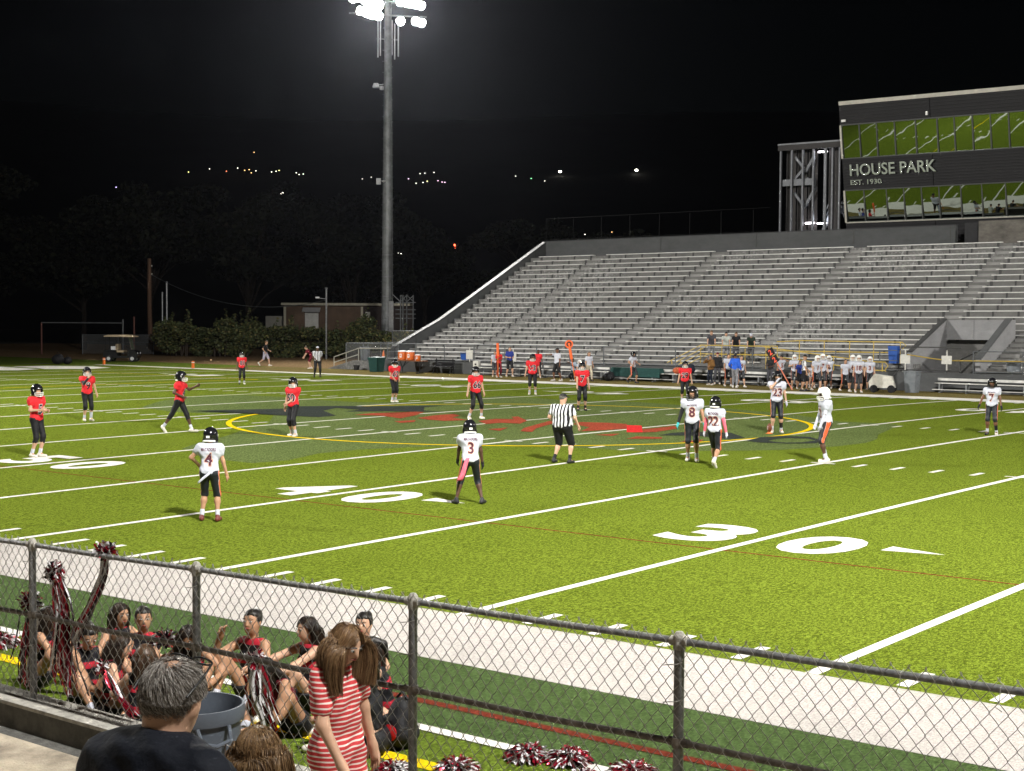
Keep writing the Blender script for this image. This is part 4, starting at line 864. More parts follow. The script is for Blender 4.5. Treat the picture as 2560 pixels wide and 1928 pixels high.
for xa, xb in zip(PXS[:-1], PXS[1:]):
    MB().tube([(xa, 0, ftop(xa)), ((xa+xb)/2, 0, ftop((xa+xb)/2)-0.006), (xb, 0, ftop(xb))], 0.0215, 10).build('top_rail', M_FP, nf, smooth=True)
    MB().tube([(xa, 0, ftop(xa)-0.60), ((xa+xb)/2, 0.0, ftop((xa+xb)/2)-0.615), (xb, 0, ftop(xb)-0.60)], 0.0215, 10).build('middle_rail', M_FPL, nf, smooth=True)
    for t in (0.28, 0.62, 0.86):
        x = xa+(xb-xa)*t
        MB().tube([(x, 0.02, ftop(x)+0.022), (x, -0.025, ftop(x)+0.01), (x, -0.03, ftop(x)-0.05), (x-0.02, -0.036, ftop(x)-0.09), (x+0.015, -0.034, ftop(x)-0.11)], 0.0026, 4).build('tie_wire', M_WIRE, nf)
# woven wire: every strand zigzags and hooks its neighbours
A, HH = 0.0485, 0.0585
V = []; F = []
def wire(P, r):
    P = np.asarray(P); n = len(P); base = len(V)
    for i in range(n):
        d = P[min(i+1, n-1)]-P[max(i-1, 0)]; d = d/np.linalg.norm(d); u = np.cross(d, (0, 1, 0)); u /= np.linalg.norm(u)
        for k in range(4):
            a = PI/4+PI/2*k; V.append(P[i]+(u*math.cos(a)+np.array((0, 1.0, 0))*math.sin(a))*r)
    for i in range(n-1):
        for k in range(4): a = base+4*i+k; b = base+4*i+(k+1) % 4; F.append((a, b, b+4, a+4))
nw_ = int((29.2-14.4)/A); NSEG = 25
for i in range(nw_):
    x = 14.4+i*A; top = ftop(x)+0.052; P = []
    j = random.uniform(-0.002, 0.002)
    for s in range(NSEG):
        z = top-s*HH; sg = 1 if (s+i) % 2 else -1
        if z < 0.215: break
        wob = 0.0025*math.sin(x*3.1+z*5)+j
        P.append((x+sg*(A/2+0.0015)+wob, -0.034+sg*0.0035+0.004*math.sin(x*1.7+z*2.2), z))
        zm = z-HH/2; P.append((x+wob, -0.034-0.001*sg, zm))
    P = [p for p in P if p[2] > 0.21]
    if (1+i) % 2 or True:
        # twisted barb at the selvage
        p0 = P[0]; P = [(p0[0]-0.006*random.choice((-1, 1)), p0[1], p0[2]+0.012)]+P
    wire(P, 0.0026)
wm = link('chain_link_wire', mesh_np('chain_link_wire', np.array(V), np.array(F), M_WIRE), nf); wm['kind'] = 'stuff'
MB().tube([(14.4, -0.034, 0.245), (29.2, -0.034, 0.245)], 0.003, 4).build('tension_wire', M_WIRE, nf)

# ------------------------------------------------------------------ figures: smooth bodies from blended tapered limbs
def smin(a, b, k):
    h = np.maximum(k-np.abs(a-b), 0)/k
    return np.minimum(a, b)-h*h*k*0.25
def d_cap(P, a, b, ra, rb):
    a = np.asarray(a, float); b = np.asarray(b, float); ab = b-a; l2 = float(ab@ab)+1e-12
    t = np.clip(((P-a)@ab)/l2, 0, 1)
    return np.linalg.norm(P-a-t[..., None]*ab, axis=-1)-(ra+(rb-ra)*t)
def d_ell(P, c, r, R=None):
    q = P-np.asarray(c, float)
    if R is not None: q = q@R
    r = np.asarray(r, float); k0 = np.linalg.norm(q/r, axis=-1); k1 = np.linalg.norm(q/(r*r), axis=-1)+1e-9
    return k0*(k0-1)/k1
def surf_nets(f, lo, hi, res):
    lo = np.asarray(lo, float); hi = np.asarray(hi, float); n = np.maximum(np.ceil((hi-lo)/res).astype(int)+1, 3)
    ax = [lo[i]+res*np.arange(n[i]) for i in range(3)]
    G = np.stack(np.meshgrid(*ax, indexing='ij'), -1); D = f(G.reshape(-1, 3)).reshape(n)
    S = D < 0
    c = np.zeros(n-1, int); acc = np.zeros(tuple(n-1)+(3,)); cnt = np.zeros(n-1)
    off = [(i, j, k) for i in (0, 1) for j in (0, 1) for k in (0, 1)]
    def sl_(A, o): return A[o[0]:o[0]+n[0]-1, o[1]:o[1]+n[1]-1, o[2]:o[2]+n[2]-1]
    for o in off:
        for axx in range(3):
            if o[axx]: continue
            o2 = list(o); o2[axx] = 1
            d0 = sl_(D, o); d1 = sl_(D, o2); m = (d0 < 0) != (d1 < 0)
            t = np.where(m, d0/(d0-d1+1e-20), 0)
            for q in range(3):
                acc[..., q] += np.where(m, o[q]+(t if q == axx else 0), 0)
            cnt += m
    act = cnt > 0
    idx = -np.ones(n-1, int); idx[act] = np.arange(act.sum())
    I = np.argwhere(act); V = lo+res*(I+acc[act]/cnt[act][:, None])
    Q = []
    for axx in range(3):
        u, v = (axx+1) % 3, (axx+2) % 3
        sA = [slice(0, n[i]) for i in range(3)]; sB = list(sA); sA[axx] = slice(0, n[axx]-1); sB[axx] = slice(1, n[axx])
        m = S[tuple(sA)] != S[tuple(sB)]; fl = S[tuple(sA)]
        E = np.argwhere(m); E = E[(E[:, u] > 0) & (E[:, v] > 0) & (E[:, u] < n[u]-1) & (E[:, v] < n[v]-1)]
        if not len(E): continue
        def g(du, dv):
            e = E.copy(); e[:, u] -= du; e[:, v] -= dv; return idx[e[:, 0], e[:, 1], e[:, 2]]
        q = np.stack([g(1, 1), g(0, 1), g(0, 0), g(1, 0)], 1); inside = fl[E[:, 0], E[:, 1], E[:, 2]]
        q[~inside] = q[~inside][:, ::-1]; Q.append(q)
    F = np.vstack(Q) if Q else np.zeros((0, 4), int)
    return V, F[(F >= 0).all(1)]
def rotx(a): c, s = math.cos(a), math.sin(a); return np.array([[1, 0, 0], [0, c, -s], [0, s, c]])
def roty(a): c, s = math.cos(a), math.sin(a); return np.array([[c, 0, s], [0, 1, 0], [-s, 0, c]])
def rotz(a): c, s = math.cos(a), math.sin(a); return np.array([[c, -s, 0], [s, c, 0], [0, 0, 1]])
def ik(a, t, l1, l2, pole):
    a = np.asarray(a, float); t = np.asarray(t, float); d = t-a; L = np.linalg.norm(d)
    if L > (l1+l2)*0.998: t = a+d/L*(l1+l2)*0.998; d = t-a; L = np.linalg.norm(d)
    n = d/L; x = (l1*l1-l2*l2+L*L)/(2*L); h = math.sqrt(max(l1*l1-x*x, 0)); p = np.asarray(pole, float); p = p-n*(p@n)
    p = p/(np.linalg.norm(p)+1e-9)
    return a+n*x+p*h, t
SKIN = {'light': mat('skin light', (0.52, 0.31, 0.21), 0.55, scale=12, var=0.08), 'tan': mat('skin tan', (0.40, 0.22, 0.13), 0.55, scale=12, var=0.08), 'brown': mat('skin brown', (0.155, 0.072, 0.04), 0.5, scale=12, var=0.1), 'dark': mat('skin dark', (0.085, 0.042, 0.026), 0.5, scale=12, var=0.1)}
def cloth(name, col, rough=0.75): return mat('cloth '+name, col, rough, scale=9, var=0.12, bump=0.25, bscale=35, spec=0.2)
C = dict(red=cloth('red', (0.62, 0.022, 0.03)), white=cloth('white', (0.52, 0.535, 0.61)), black=cloth('black', (0.012, 0.012, 0.014), 0.6), navy=cloth('navy', (0.012, 0.016, 0.028)), blue=cloth('blue', (0.025, 0.045, 0.25)), royal=cloth('royal', (0.03, 0.12, 0.62)),
         grey=cloth('grey', (0.22, 0.22, 0.24)), dgrey=cloth('dgrey', (0.06, 0.06, 0.07)), brown=cloth('brown', (0.17, 0.085, 0.025)), maroon=cloth('maroon', (0.13, 0.012, 0.022)), cream=cloth('cream', (0.58, 0.45, 0.33)), pale=cloth('pale', (0.45, 0.47, 0.44)), pink=cloth('pink', (0.75, 0.14, 0.20)), cyan=cloth('cyan', (0.06, 0.45, 0.48)), lav=cloth('lavender', (0.42, 0.40, 0.50)), olive=cloth('dark green', (0.02, 0.03, 0.02)), beige=cloth('beige', (0.48, 0.42, 0.32)), lightblue=cloth('light blue grey', (0.30, 0.36, 0.44)))
REFS = stripe_mat('referee stripes', (0.75, 0.75, 0.78), (0.012, 0.012, 0.014), 'X', 0.085, 0.5, phase=0.25, mirror=False)
PANTS_W = side_mat('white team trousers', (0.012, 0.014, 0.02), (0.60, 0.10, 0.03), (0.7, 0.68, 0.66), 0.86)
M_HB = mat('helmet black', (0.008, 0.008, 0.010), 0.16, var=0, spec=0.6); M_HW = mat('helmet white', (0.78, 0.77, 0.74), 0.25, var=0.03, spec=0.5)
M_MASKW = mat('face mask white', (0.75, 0.74, 0.70), 0.4, var=0); M_MASKB = mat('face mask black', (0.02, 0.02, 0.02), 0.4, var=0)
M_EYE = mat('eye dark', (0.015, 0.01, 0.008), 0.3, var=0); M_LIP = mat('lips', (0.32, 0.09, 0.07), 0.5, var=0); M_SHOEW = mat('shoe white', (0.68, 0.64, 0.58), 0.5, var=0.1); M_SHOEB = mat('shoe black', (0.015, 0.015, 0.017), 0.5, var=0); M_SHOER = mat('shoe maroon', (0.13, 0.03, 0.025), 0.5)
HAIR = {'black': mat('hair black', (0.010, 0.008, 0.007), 0.45, var=0.2), 'brown': mat('hair brown', (0.06, 0.030, 0.014), 0.5, var=0.3), 'lbrown': mat('hair light brown', (0.15, 0.085, 0.04), 0.5, var=0.3), 'grey': mat('hair grey', (0.12, 0.11, 0.10), 0.6, var=0.3)}

# shared head gear meshes (head centre at origin, facing +y)
def _helmet():
    def f(P):
        d = d_ell(P, (0, -0.012, 0.012), (0.118, 0.142, 0.132)); d = smin(d, d_cap(P, (-0.085, -0.01, -0.08), (0.085, -0.01, -0.08), 0.045, 0.045), 0.06)
        inner = d_ell(P, (0, -0.012, 0.005), (0.098, 0.120, 0.112))
        box = np.max(np.abs(P-np.array([0, 0.13, -0.055]))-np.array([0.082, 0.11, 0.085]), axis=-1)
        bot = P[:, 2]*-1-0.112
        return np.maximum(np.maximum(np.maximum(d, -inner), -box), bot)
    V, F = surf_nets(f, (-0.15, -0.18, -0.15), (0.15, 0.17, 0.18), 0.0125)
    return V, F
_hv, _hf = _helmet()
HELM = {c: mesh_np('helmet', _hv, _hf, m, True) for c, m in (('black', M_HB), ('white', M_HW))}
def _mask(m):
    b = MB()
    for z, r, yy in ((-0.035, 0.098, 0.145), (-0.072, 0.096, 0.152), (-0.108, 0.085, 0.145)):
        b.tube([(r*math.sin(a), (yy)*math.cos(a*0.92)-0.0, z) for a in np.linspace(-1.25, 1.25, 9)], 0.0075, 5)
    for x in (-0.03, 0.03): b.tube([(x, 0.146, -0.03), (x, 0.15, -0.072), (x*0.9, 0.142, -0.11)], 0.0065, 5)
    b.tube([(-0.098, 0.04, -0.03), (-0.1, 0.05, -0.1), (-0.06, 0.09, -0.12), (0.06, 0.09, -0.12), (0.1, 0.05, -0.1), (0.098, 0.04, -0.03)], 0.009, 5)
    return b.mesh('face_mask', m)
MASK = {'w': _mask(M_MASKW), 'b': _mask(M_MASKB)}
PAD = MB().tube([(0.115*math.sin(a), -0.012-0.118*math.cos(a), -0.098) for a in np.linspace(-1.0, 1.0, 9)], 0.016, 6).mesh('neck_pad', M_MASKW)
PATCH = MB().box((0, -0.153, -0.035), (0.055, 0.006, 0.035)).mesh('helmet_label', M_MASKW)
DECAL = MB().lathe([(0.0, 0.118), (0.03, 0.116), (0.034, 0.108)], n=10, M=Matrix.Rotation(PI/2, 3, 'Y')).lathe([(0.0, 0.118), (0.03, 0.116), (0.034, 0.108)], n=10, M=Matrix.Rotation(-PI/2, 3, 'Y')).mesh('helmet_emblem', M_MASKW)
def _ell_mesh(name, c, r, m, n=8):
    b = MB(); b.lathe([(0.0, -1), (0.7, -0.7), (1, 0), (0.7, 0.7), (0.0, 1)], n=n)
    b.V = [(c[0]+x*r[0], c[1]+y*r[1], c[2]+z*r[2]) for x, y, z in b.V]
    return b.mesh(name, m, True)
EYEW = mat('eye white', (0.6, 0.58, 0.55), 0.3, var=0)
EYE = [_ell_mesh('eye', (s*0.033, 0.083, 0.012), (0.015, 0.010, 0.007), EYEW) for s in (-1, 1)]
PUP = [_ell_mesh('pupil', (s*0.033, 0.0905, 0.012), (0.007, 0.0045, 0.007), M_EYE) for s in (-1, 1)]
BROW = [MB().tube([(s*0.015, 0.092, 0.034), (s*0.034, 0.09, 0.04), (s*0.055, 0.078, 0.033)], [0.004, 0.005, 0.003], 5).mesh('eyebrow', HAIR['black']) for s in (-1, 1)]
LIPS = MB().tube([(-0.024, 0.086, -0.052), (0, 0.0985, -0.049), (0.024, 0.086, -0.052)], [0.003, 0.0085, 0.003], 6).mesh('mouth', M_LIP)

def person(name, loc, heading, H=1.65, pose=None, skin='light', top=None, top_kind='tee', bottom=None, bottom_len=0.55, shoes=None, socks=None, head=None, label='', cat='person', group=None,
           num=None, numcol=None, numedge=None, back=None, build=1.0, res=0.022, extras=(), hand_mat=None, sleeve_mat=None, calf=(None, None), under=None, lowres=False, hem=None):
    """heading: direction the figure faces, radians from +x. Pose in metres for a 1.75 m figure, facing +y, right hand at +x."""
    p = dict(feet=((-0.13, 0, 0.0), (0.13, 0, 0.0)), toes=(0.15, -0.15), hip=(0, 0, 0.93), lean=0.0, side=0.0, twist=0.0, hands=((-0.27, 0.06, 0.80), (0.27, 0.06, 0.80)), elbow=((-0.5, -1, 0), (0.5, -1, 0)), head=(0, 0), knee=((0, 1, 0), (0, 1, 0)), curl=0.5)
    p.update(pose or {})
    S = H/1.75; root = empty(name, loc, heading-PI/2); tag(root, label, cat, group)
    hip = np.array(p['hip'], float); RT = rotz(p['twist'])@rotx(-p['lean'])@roty(p['side'])
    T = lambda v: hip+RT@np.asarray(v, float)                       # torso frame (origin at hips)
    w = build
    shz = p.get('shz', 0.475); sh = [T((s*0.165*w, 0, shz)) for s in (-1, 1)]; neck0 = T((0, -0.005, 0.50)); hy, hp = p['head']; RH = RT@rotz(-hy)@rotx(-hp)
    neck1 = T((0, 0.0, p.get('neckz', 0.57))); hc = neck1+RH@np.array((0, 0.025, 0.105))
    hipj = [hip+rotz(p['twist']*0.3)@np.array((s*0.088*w, 0, -0.02)) for s in (-1, 1)]
    el = []; ha = []; kn = []; an = []
    for i in (0, 1):
        t = p['hands'][i]; e, h = ik(sh[i], t, 0.285, 0.255, p['elbow'][i]); el.append(e); ha.append(h)
        f = np.array(p['feet'][i], float); k_, a_ = ik(hipj[i], f+np.array((0, -0.03, 0.085)), 0.43, 0.425, p['knee'][i]); kn.append(k_); an.append(a_)
    fd = [rotz(p['toes'][i])@np.array((0, 1.0, 0)) for i in (0, 1)]
    fpit = p.get('footpitch', (0, 0)); fd = [np.array((v[0]*math.cos(q), v[1]*math.cos(q), math.sin(q))) for v, q in zip(fd, fpit)]
    hd = []
    for i in (0, 1):
        d = (ha[i]-el[i]); d = d/np.linalg.norm(d); hd.append(d)
    def torso(P, inf=0.0, pads=0.0):
        d = d_cap(P, T((-0.065*w, 0, 0.02)), T((0.065*w, 0, 0.02)), 0.105*w+inf, 0.105*w+inf)
        d = smin(d, d_cap(P, T((-0.055*w, 0.008, 0.18)), T((0.055*w, 0.008, 0.18)), 0.088*w+inf, 0.088*w+inf), 0.08)
        d = smin(d, d_cap(P, T((-0.075*w, 0.0, 0.33)), T((0.075*w, 0.0, 0.33)), 0.10*w+inf, 0.10*w+inf), 0.08)
        if w > 1.25: d = smin(d, d_cap(P, T((-0.05, 0.06, 0.14)), T((0.05, 0.06, 0.14)), 0.11*w+inf, 0.11*w+inf), 0.1)
        d = smin(d, d_cap(P, T((-0.13*w, -0.01, shz-0.01)), T((0.13*w, -0.01, shz-0.01)), 0.055+inf, 0.055+inf), 0.07)
        if shz < 0.47: d = smin(d, d_cap(P, T((-0.05, -0.01, 0.47)), T((0.05, -0.01, 0.47)), 0.055+inf, 0.055+inf), 0.10)
        if pads:
            d = smin(d, d_cap(P, T((-0.17*w, -0.005, 0.47)), T((0.17*w, -0.005, 0.47)), 0.066*pads, 0.066*pads), 0.05)
            for s in (-1, 1): d = smin(d, d_ell(P, T((s*0.195*w, 0, 0.445)), (0.075*pads, 0.088*pads, 0.066*pads), RT), 0.05)
            d = smin(d, d_cap(P, T((-0.09, 0.03, 0.40)), T((0.09, 0.03, 0.40)), 0.095*pads, 0.095*pads), 0.07)
            d = smin(d, d_cap(P, T((-0.09, -0.035, 0.40)), T((0.09, -0.035, 0.40)), 0.09*pads, 0.09*pads), 0.07)
        return d
    def arms(P, inf=0.0, f0=0.0, f1=2.0):
        d = np.full(len(P), 9.0)
        for i in (0, 1):
            u1 = min(1.0, f1); a = sh[i]; b = sh[i]+(el[i]-sh[i])*u1
            d = np.minimum(d, d_cap(P, a, b, 0.052*w**0.5+inf, (0.052-0.013*u1)*w**0.5+inf))
            if f1 > 1: d = smin(d, d_cap(P, el[i], el[i]+(ha[i]-el[i])*(f1-1), 0.039+inf, 0.039-0.012*(f1-1)+inf), 0.03)
        return d
    def legs(P, inf=0.0, f1=2.0):
        d = np.full(len(P), 9.0)
        for i in (0, 1):
            u1 = min(1.0, f1); b = hipj[i]+(kn[i]-hipj[i])*u1
            g = d_cap(P, hipj[i], b, 0.088*w**0.6+inf, (0.088-0.033*u1)*w**0.6+inf)
            if f1 > 1:
                q = f1-1; c = kn[i]+(an[i]-kn[i])*min(q, 0.3); g = smin(g, d_cap(P, kn[i], c, 0.052+inf, 0.056+inf), 0.04)
                if q > 0.3: g = smin(g, d_cap(P, c, kn[i]+(an[i]-kn[i])*q, 0.056+inf, 0.056-0.03*(q-0.3)/0.7+inf), 0.04)
            d = np.minimum(d, g)
        return d
    def headf(P):
        d = d_ell(P, hc+RH@np.array((0, -0.012, 0.025)), (0.076, 0.094, 0.088), RH)
        d = smin(d, d_ell(P, hc+RH@np.array((0, 0.022, -0.045)), (0.056, 0.066, 0.072), RH), 0.05)
        d = smin(d, d_cap(P, hc+RH@np.array((0, 0.088, 0.012)), hc+RH@np.array((0, 0.106, -0.022)), 0.008, 0.013), 0.02)
        for s in (-1, 1): d = smin(d, d_ell(P, hc+RH@np.array((s*0.078, -0.012, -0.005)), (0.012, 0.02, 0.032), RH), 0.012)
        d = smin(d, d_cap(P, neck0, neck1+RH@np.array((0, 0.0, 0.05)), 0.056*w**0.5, 0.050*w**0.5), 0.05)
        return d
    def bodyf(P):
        d = smin(smin(torso(P, -0.01), arms(P), 0.05), legs(P), 0.04); d = smin(d, headf(P), 0.04)
        for i in (0, 1):
            q = hd[i]; d = smin(d, d_cap(P, ha[i], ha[i]+q*0.07, 0.028, 0.034), 0.03)
            d = smin(d, d_cap(P, an[i], np.array(an[i])+fd[i]*0.12+np.array((0, 0, -0.05)), 0.036, 0.03), 0.03)
        return d
    pts = np.array([*sh, *el, *ha, *kn, *an, *hipj, hc, neck0, hip]+[ha[i]+hd[i]*0.1 for i in (0, 1)]+[an[i]+fd[i]*0.15 for i in (0, 1)])
    lo = pts.min(0)-0.17; hi = pts.max(0)+0.19
    def part(nm, f, m, lo_=lo, hi_=hi, r=res, smooth=True, parent=root):
        V, F = surf_nets(f, lo_, hi_, r)
        if not len(F): return None
        return link(nm, mesh_np(nm, V*S, F, m, smooth), parent)
    # body with fingers
    V, F = surf_nets(bodyf, lo, hi, res)
    fb = MB()
    for i in (0, 1):
        q = hd[i]; sgn = -1 if i == 0 else 1; pal = ha[i]+q*0.075
        sidev = np.cross(q, RT@np.array((1.0, 0, 0))); sidev = sidev/(np.linalg.norm(sidev)+1e-9)      # roughly forward
        inn = np.cross(sidev, q)*sgn; curl = p['curl']
        for k, (o, ln) in enumerate(((0.027, 0.065), (0.009, 0.075), (-0.009, 0.07), (-0.026, 0.055))):
            a = pal+sidev*o; d1 = q*math.cos(curl*0.6)-inn*math.sin(curl*0.6); d2 = q*math.cos(curl*1.5)-inn*math.sin(curl*1.5)
            fb.tube([a-q*0.02, a+d1*ln*0.55, a+d1*ln*0.55+d2*ln*0.5], [0.0105, 0.0095, 0.0075], 5)
        a = ha[i]+q*0.03+sidev*0.025; fb.tube([a, a+sidev*0.03+q*0.025, a+sidev*0.035+q*0.06-inn*0.01], [0.012, 0.011, 0.008], 5)
    nv = len(V); V = np.vstack([V, np.array(fb.V)]); FL = [tuple(int(x) for x in f) for f in F]+[tuple(i+nv for i in f) for f in fb.F]
    body = link('body', mesh_np('body', V*S, FL, SKIN[skin] if hand_mat is None else [SKIN[skin], hand_mat], True), root)
    if hand_mat is not None:      # gloves: faces beyond the wrist
        hm_ = np.array([min(np.linalg.norm(np.array(pc.center)/S-(ha[i]+hd[i]*0.07)) for i in (0, 1)) < 0.105 for pc in body.data.polygons])
        body.data.polygons.foreach_set('material_index', hm_.astype(np.int32))
    wr = lambda P, k=0.009: k*np.sin(P[:, 2]*38+P[:, 0]*17+3*np.sin(P[:, 1]*21))*np.sin(P[:, 0]*23+P[:, 2]*9)
    jf = None
    inv = lambda P: (P-hip)@RT
    if top is not None:
        hem = hem if hem is not None else {'tee': -0.03, 'jersey': -0.055, 'jacket': -0.06, 'tank': 0.10, 'long': -0.04}[top_kind]
        sl_len = {'tee': 0.62, 'jersey': 0.42, 'jacket': 1.93, 'tank': 0.0, 'long': 1.93}[top_kind]
        pads = 1.0 if top_kind == 'jersey' else 0.0; inf = {'tee': 0.016, 'jersey': 0.020, 'jacket': 0.028, 'tank': 0.007, 'long': 0.016}[top_kind]
        def jf(P):
            d = torso(P, inf, pads)
            if sl_len: d = smin(d, arms(P, inf+0.010 if top_kind == 'jersey' else inf+0.006, 0, sl_len), 0.05)
            if hem < -0.1: d = smin(d, legs(P, 0.034, 0.6), 0.06)
            d = smin(d, d_cap(P, neck0-RT@np.array((0, 0, 0.03)), neck0+RT@np.array((0, 0, 0.012)), 0.062+inf*0.6, 0.058+inf*0.6), 0.03)
            q = inv(P); d = d+wr(P); d = np.maximum(d, hem-q[:, 2]); d = np.maximum(d, q[:, 2]-0.535 - (0.0 if top_kind != 'jacket' else 0.02))
            if top_kind == 'tank': d = np.maximum(d, np.abs(q[:, 0])-0.135*w-0.02)
            return d
        tp = np.array([T((0, 0, hem)), neck0, *sh, *[sh[i]+(el[i]-sh[i])*min(1, sl_len) for i in (0, 1)], *([ha[0], ha[1]] if sl_len > 1 else [])])
        part({'jersey': 'jersey', 'jacket': 'jacket', 'tee': 'shirt', 'tank': 'top', 'long': 'shirt'}[top_kind], jf, top, tp.min(0)-0.17*w, tp.max(0)+0.16*w)
    if under is not None:
        def uf(P):
            q = inv(P); return np.maximum(np.maximum(torso(P, 0.014), -0.11-q[:, 2]), q[:, 2]-0.05)
        part('undershirt', uf, under)
    if sleeve_mat is not None:
        for i in (0, 1):
            if sleeve_mat[i] is None: continue
            part('arm_sleeve', lambda P, i=i: np.minimum(d_cap(P, sh[i]+(el[i]-sh[i])*0.4, el[i], 0.056, 0.047), d_cap(P, el[i], el[i]+(ha[i]-el[i])*0.95, 0.047, 0.035)), sleeve_mat[i], np.min([sh[i], el[i], ha[i]], 0)-0.08, np.max([sh[i], el[i], ha[i]], 0)+0.08, res)
    if bottom is not None:
        bl = bottom_len
        def pf_(P):
            inf = 0.012 if bl > 1.05 or top_kind == 'jersey' else 0.024
            d = smin(legs(P, inf, bl), d_cap(P, T((-0.065*w, 0, 0.02)), T((0.065*w, 0, 0.02)), 0.108*w+0.006, 0.108*w+0.006), 0.05)
            q = inv(P); d = np.maximum(d, q[:, 2]-(0.09 if hem is None or hem > -0.1 else -0.12)); return d+wr(P, 0.004)
        part('trousers' if bl > 1.5 else ('shorts' if top_kind != 'jersey' else 'pants'), pf_, bottom, np.min([*hipj, *kn, *(an if bl > 1 else kn)], 0)-0.15*w, np.max([*hipj, *kn], 0)+np.array((0.16, 0.16, 0.16))*w)
    for i in (0, 1):
        so = socks[i] if isinstance(socks, (list, tuple)) else socks
        if calf[i] is not None: part('leg_sleeve', lambda P, i=i: d_cap(P, kn[i]+(an[i]-kn[i])*0.05, an[i], 0.062, 0.040), calf[i], np.minimum(kn[i], an[i])-0.12, np.maximum(kn[i], an[i])+0.12)
        if so is not None: part('sock', lambda P, i=i: d_cap(P, an[i]+(kn[i]-an[i])*0.27, an[i], 0.045, 0.043), so, np.minimum(kn[i], an[i])-0.12, np.maximum(kn[i], an[i])+0.12)
        if shoes is not None:
            def sf_(P, i=i):
                u = fd[i]; base = np.array(an[i])+np.array((0, 0, -0.085)) if fpit[i] == 0 else np.array(an[i])-np.array((0, 0, 0.075))
                d = d_cap(P, base-u*0.045+np.array((0, 0, 0.045)), base+u*0.155+np.array((0, 0, 0.035)), 0.044, 0.037)
                d = smin(d, d_cap(P, base+np.array((0, 0, 0.06)), base+np.array((0, 0, 0.105)), 0.046, 0.043), 0.03)
                return np.maximum(d, base[2]-P[:, 2]) if fpit[i] == 0 else d
            part('shoe', sf_, shoes[i] if isinstance(shoes, (list, tuple)) else shoes, an[i]-0.26, an[i]+0.26, min(res, 0.02))
    # head gear and hair
    Rm = Matrix(RH.tolist()); HMx = Matrix.Translation(Vector(hc*S)) @ Rm.to_4x4() @ Matrix.Scale(S, 4)
    HM2 = HMx @ Matrix.Scale(1.13, 4)
    def onhead(nm, me, big=False):
        o = link(nm, me, root); o.matrix_local = HM2 if big else HMx; return o
    head = head or {}
    if 'helmet' in head:
        h = onhead('helmet', HELM[head['helmet']], True); link('face_mask', MASK[head.get('mask', 'w')], h); link('helmet_label', PATCH, h); link('neck_pad', PAD, h)
        if head['helmet'] == 'black': link('helmet_emblem', DECAL, h)
    if not lowres:
        for me in EYE+PUP: onhead(me.name.split('.')[0], me)
        if 'helmet' not in head:
            for me in BROW: onhead('eyebrow', me)
            onhead('mouth', LIPS)
    if 'hair' in head:
        col, style = head['hair']
        def hf(P):
            d = d_ell(P, hc+RH@np.array((0, -0.018, 0.032)), (0.086, 0.102, 0.096), RH)
            q = (P-hc)@RH; face = np.maximum(np.maximum(0.045-q[:, 1]-0.35*np.maximum(q[:, 2]-0.02, 0), -(0.085-q[:, 2])), -9)
            d = np.maximum(d, -np.maximum(np.maximum(0.03-q[:, 1], q[:, 2]-0.062), np.abs(q[:, 0])-0.075))
            d = np.maximum(d, -(q[:, 2]+(0.05 if style == 'short' else 0.08)))
            if style == 'pony':
                a = hc+RH@np.array((0, -0.11, 0.06)); b = hc+RH@np.array((0.01, -0.16, -0.02)); c = hc+RH@np.array((0.02, -0.145, -0.17))
                d = smin(d, d_cap(P, a, b, 0.03, 0.04), 0.03); d = smin(d, d_cap(P, b, c, 0.04, 0.012), 0.03)
            if style == 'bun': d = smin(d, d_ell(P, hc+RH@np.array((0, -0.10, 0.075)), (0.05, 0.045, 0.045), RH), 0.03)
            if style == 'long':
                for s in (-1, 1):
                    d = smin(d, d_cap(P, hc+RH@np.array((s*0.055, -0.05, 0.0)), hc+RH@np.array((s*0.075, -0.05, -0.26)), 0.045, 0.03), 0.05)
                d = smin(d, d_cap(P, hc+RH@np.array((0, -0.075, 0.0)), hc+RH@np.array((0, -0.09, -0.30)), 0.055, 0.03), 0.06)
            q2 = P*1.0; return d+0.003*np.sin(q2[:, 0]*150+q2[:, 2]*40)*np.sin(q2[:, 1]*120)
        part('hair', hf, HAIR[col], hc-0.36, hc+0.2, min(res, 0.018))
    if 'cap' in head:
        def cf(P):
            q = (P-hc)@RH; d = d_ell(P, hc+RH@np.array((0, -0.012, 0.04)), (0.088, 0.106, 0.09), RH); d = np.maximum(d, 0.035-q[:, 2])
            sg = -1 if head.get('backward') else 1
            br = d_ell(P, hc+RH@np.array((0, sg*0.115, 0.04)), (0.07, 0.075, 0.012), RH); return np.minimum(d, br)
        part('cap', cf, head['cap'], hc-0.24, hc+0.24, min(res, 0.018))
    # jersey lettering wrapped onto the cloth
    def wrap(s, height, zc, front, col, bold, lift, maxw=0.30, name='number'):
        Vt, Ft = text_geo(s, bold); ref, _ = text_geo(s, 0.0); l0, h0 = ref.min(0), ref.max(0); sc = height/(h0[1]-l0[1]); sx = min(sc*0.92, maxw/(h0[0]-l0[0]))
        u = (Vt[:, 0]-(l0[0]+h0[0])/2)*sx; v = (Vt[:, 1]-(l0[1]+h0[1])/2)*sc+zc; sg = 1 if front else -1
        pos = np.stack([-u*sg, np.full(len(u), 0.45*sg), v], 1); P = hip+pos@RT.T; dr = RT@np.array((0, -sg, 0.0))
        for _ in range(40): P = P+dr*np.maximum(jf(P)-lift, -0.02)[:, None]*0.8
        return link(name, mesh_np(name, P*S, [tuple(f) for f in Ft], col), root)
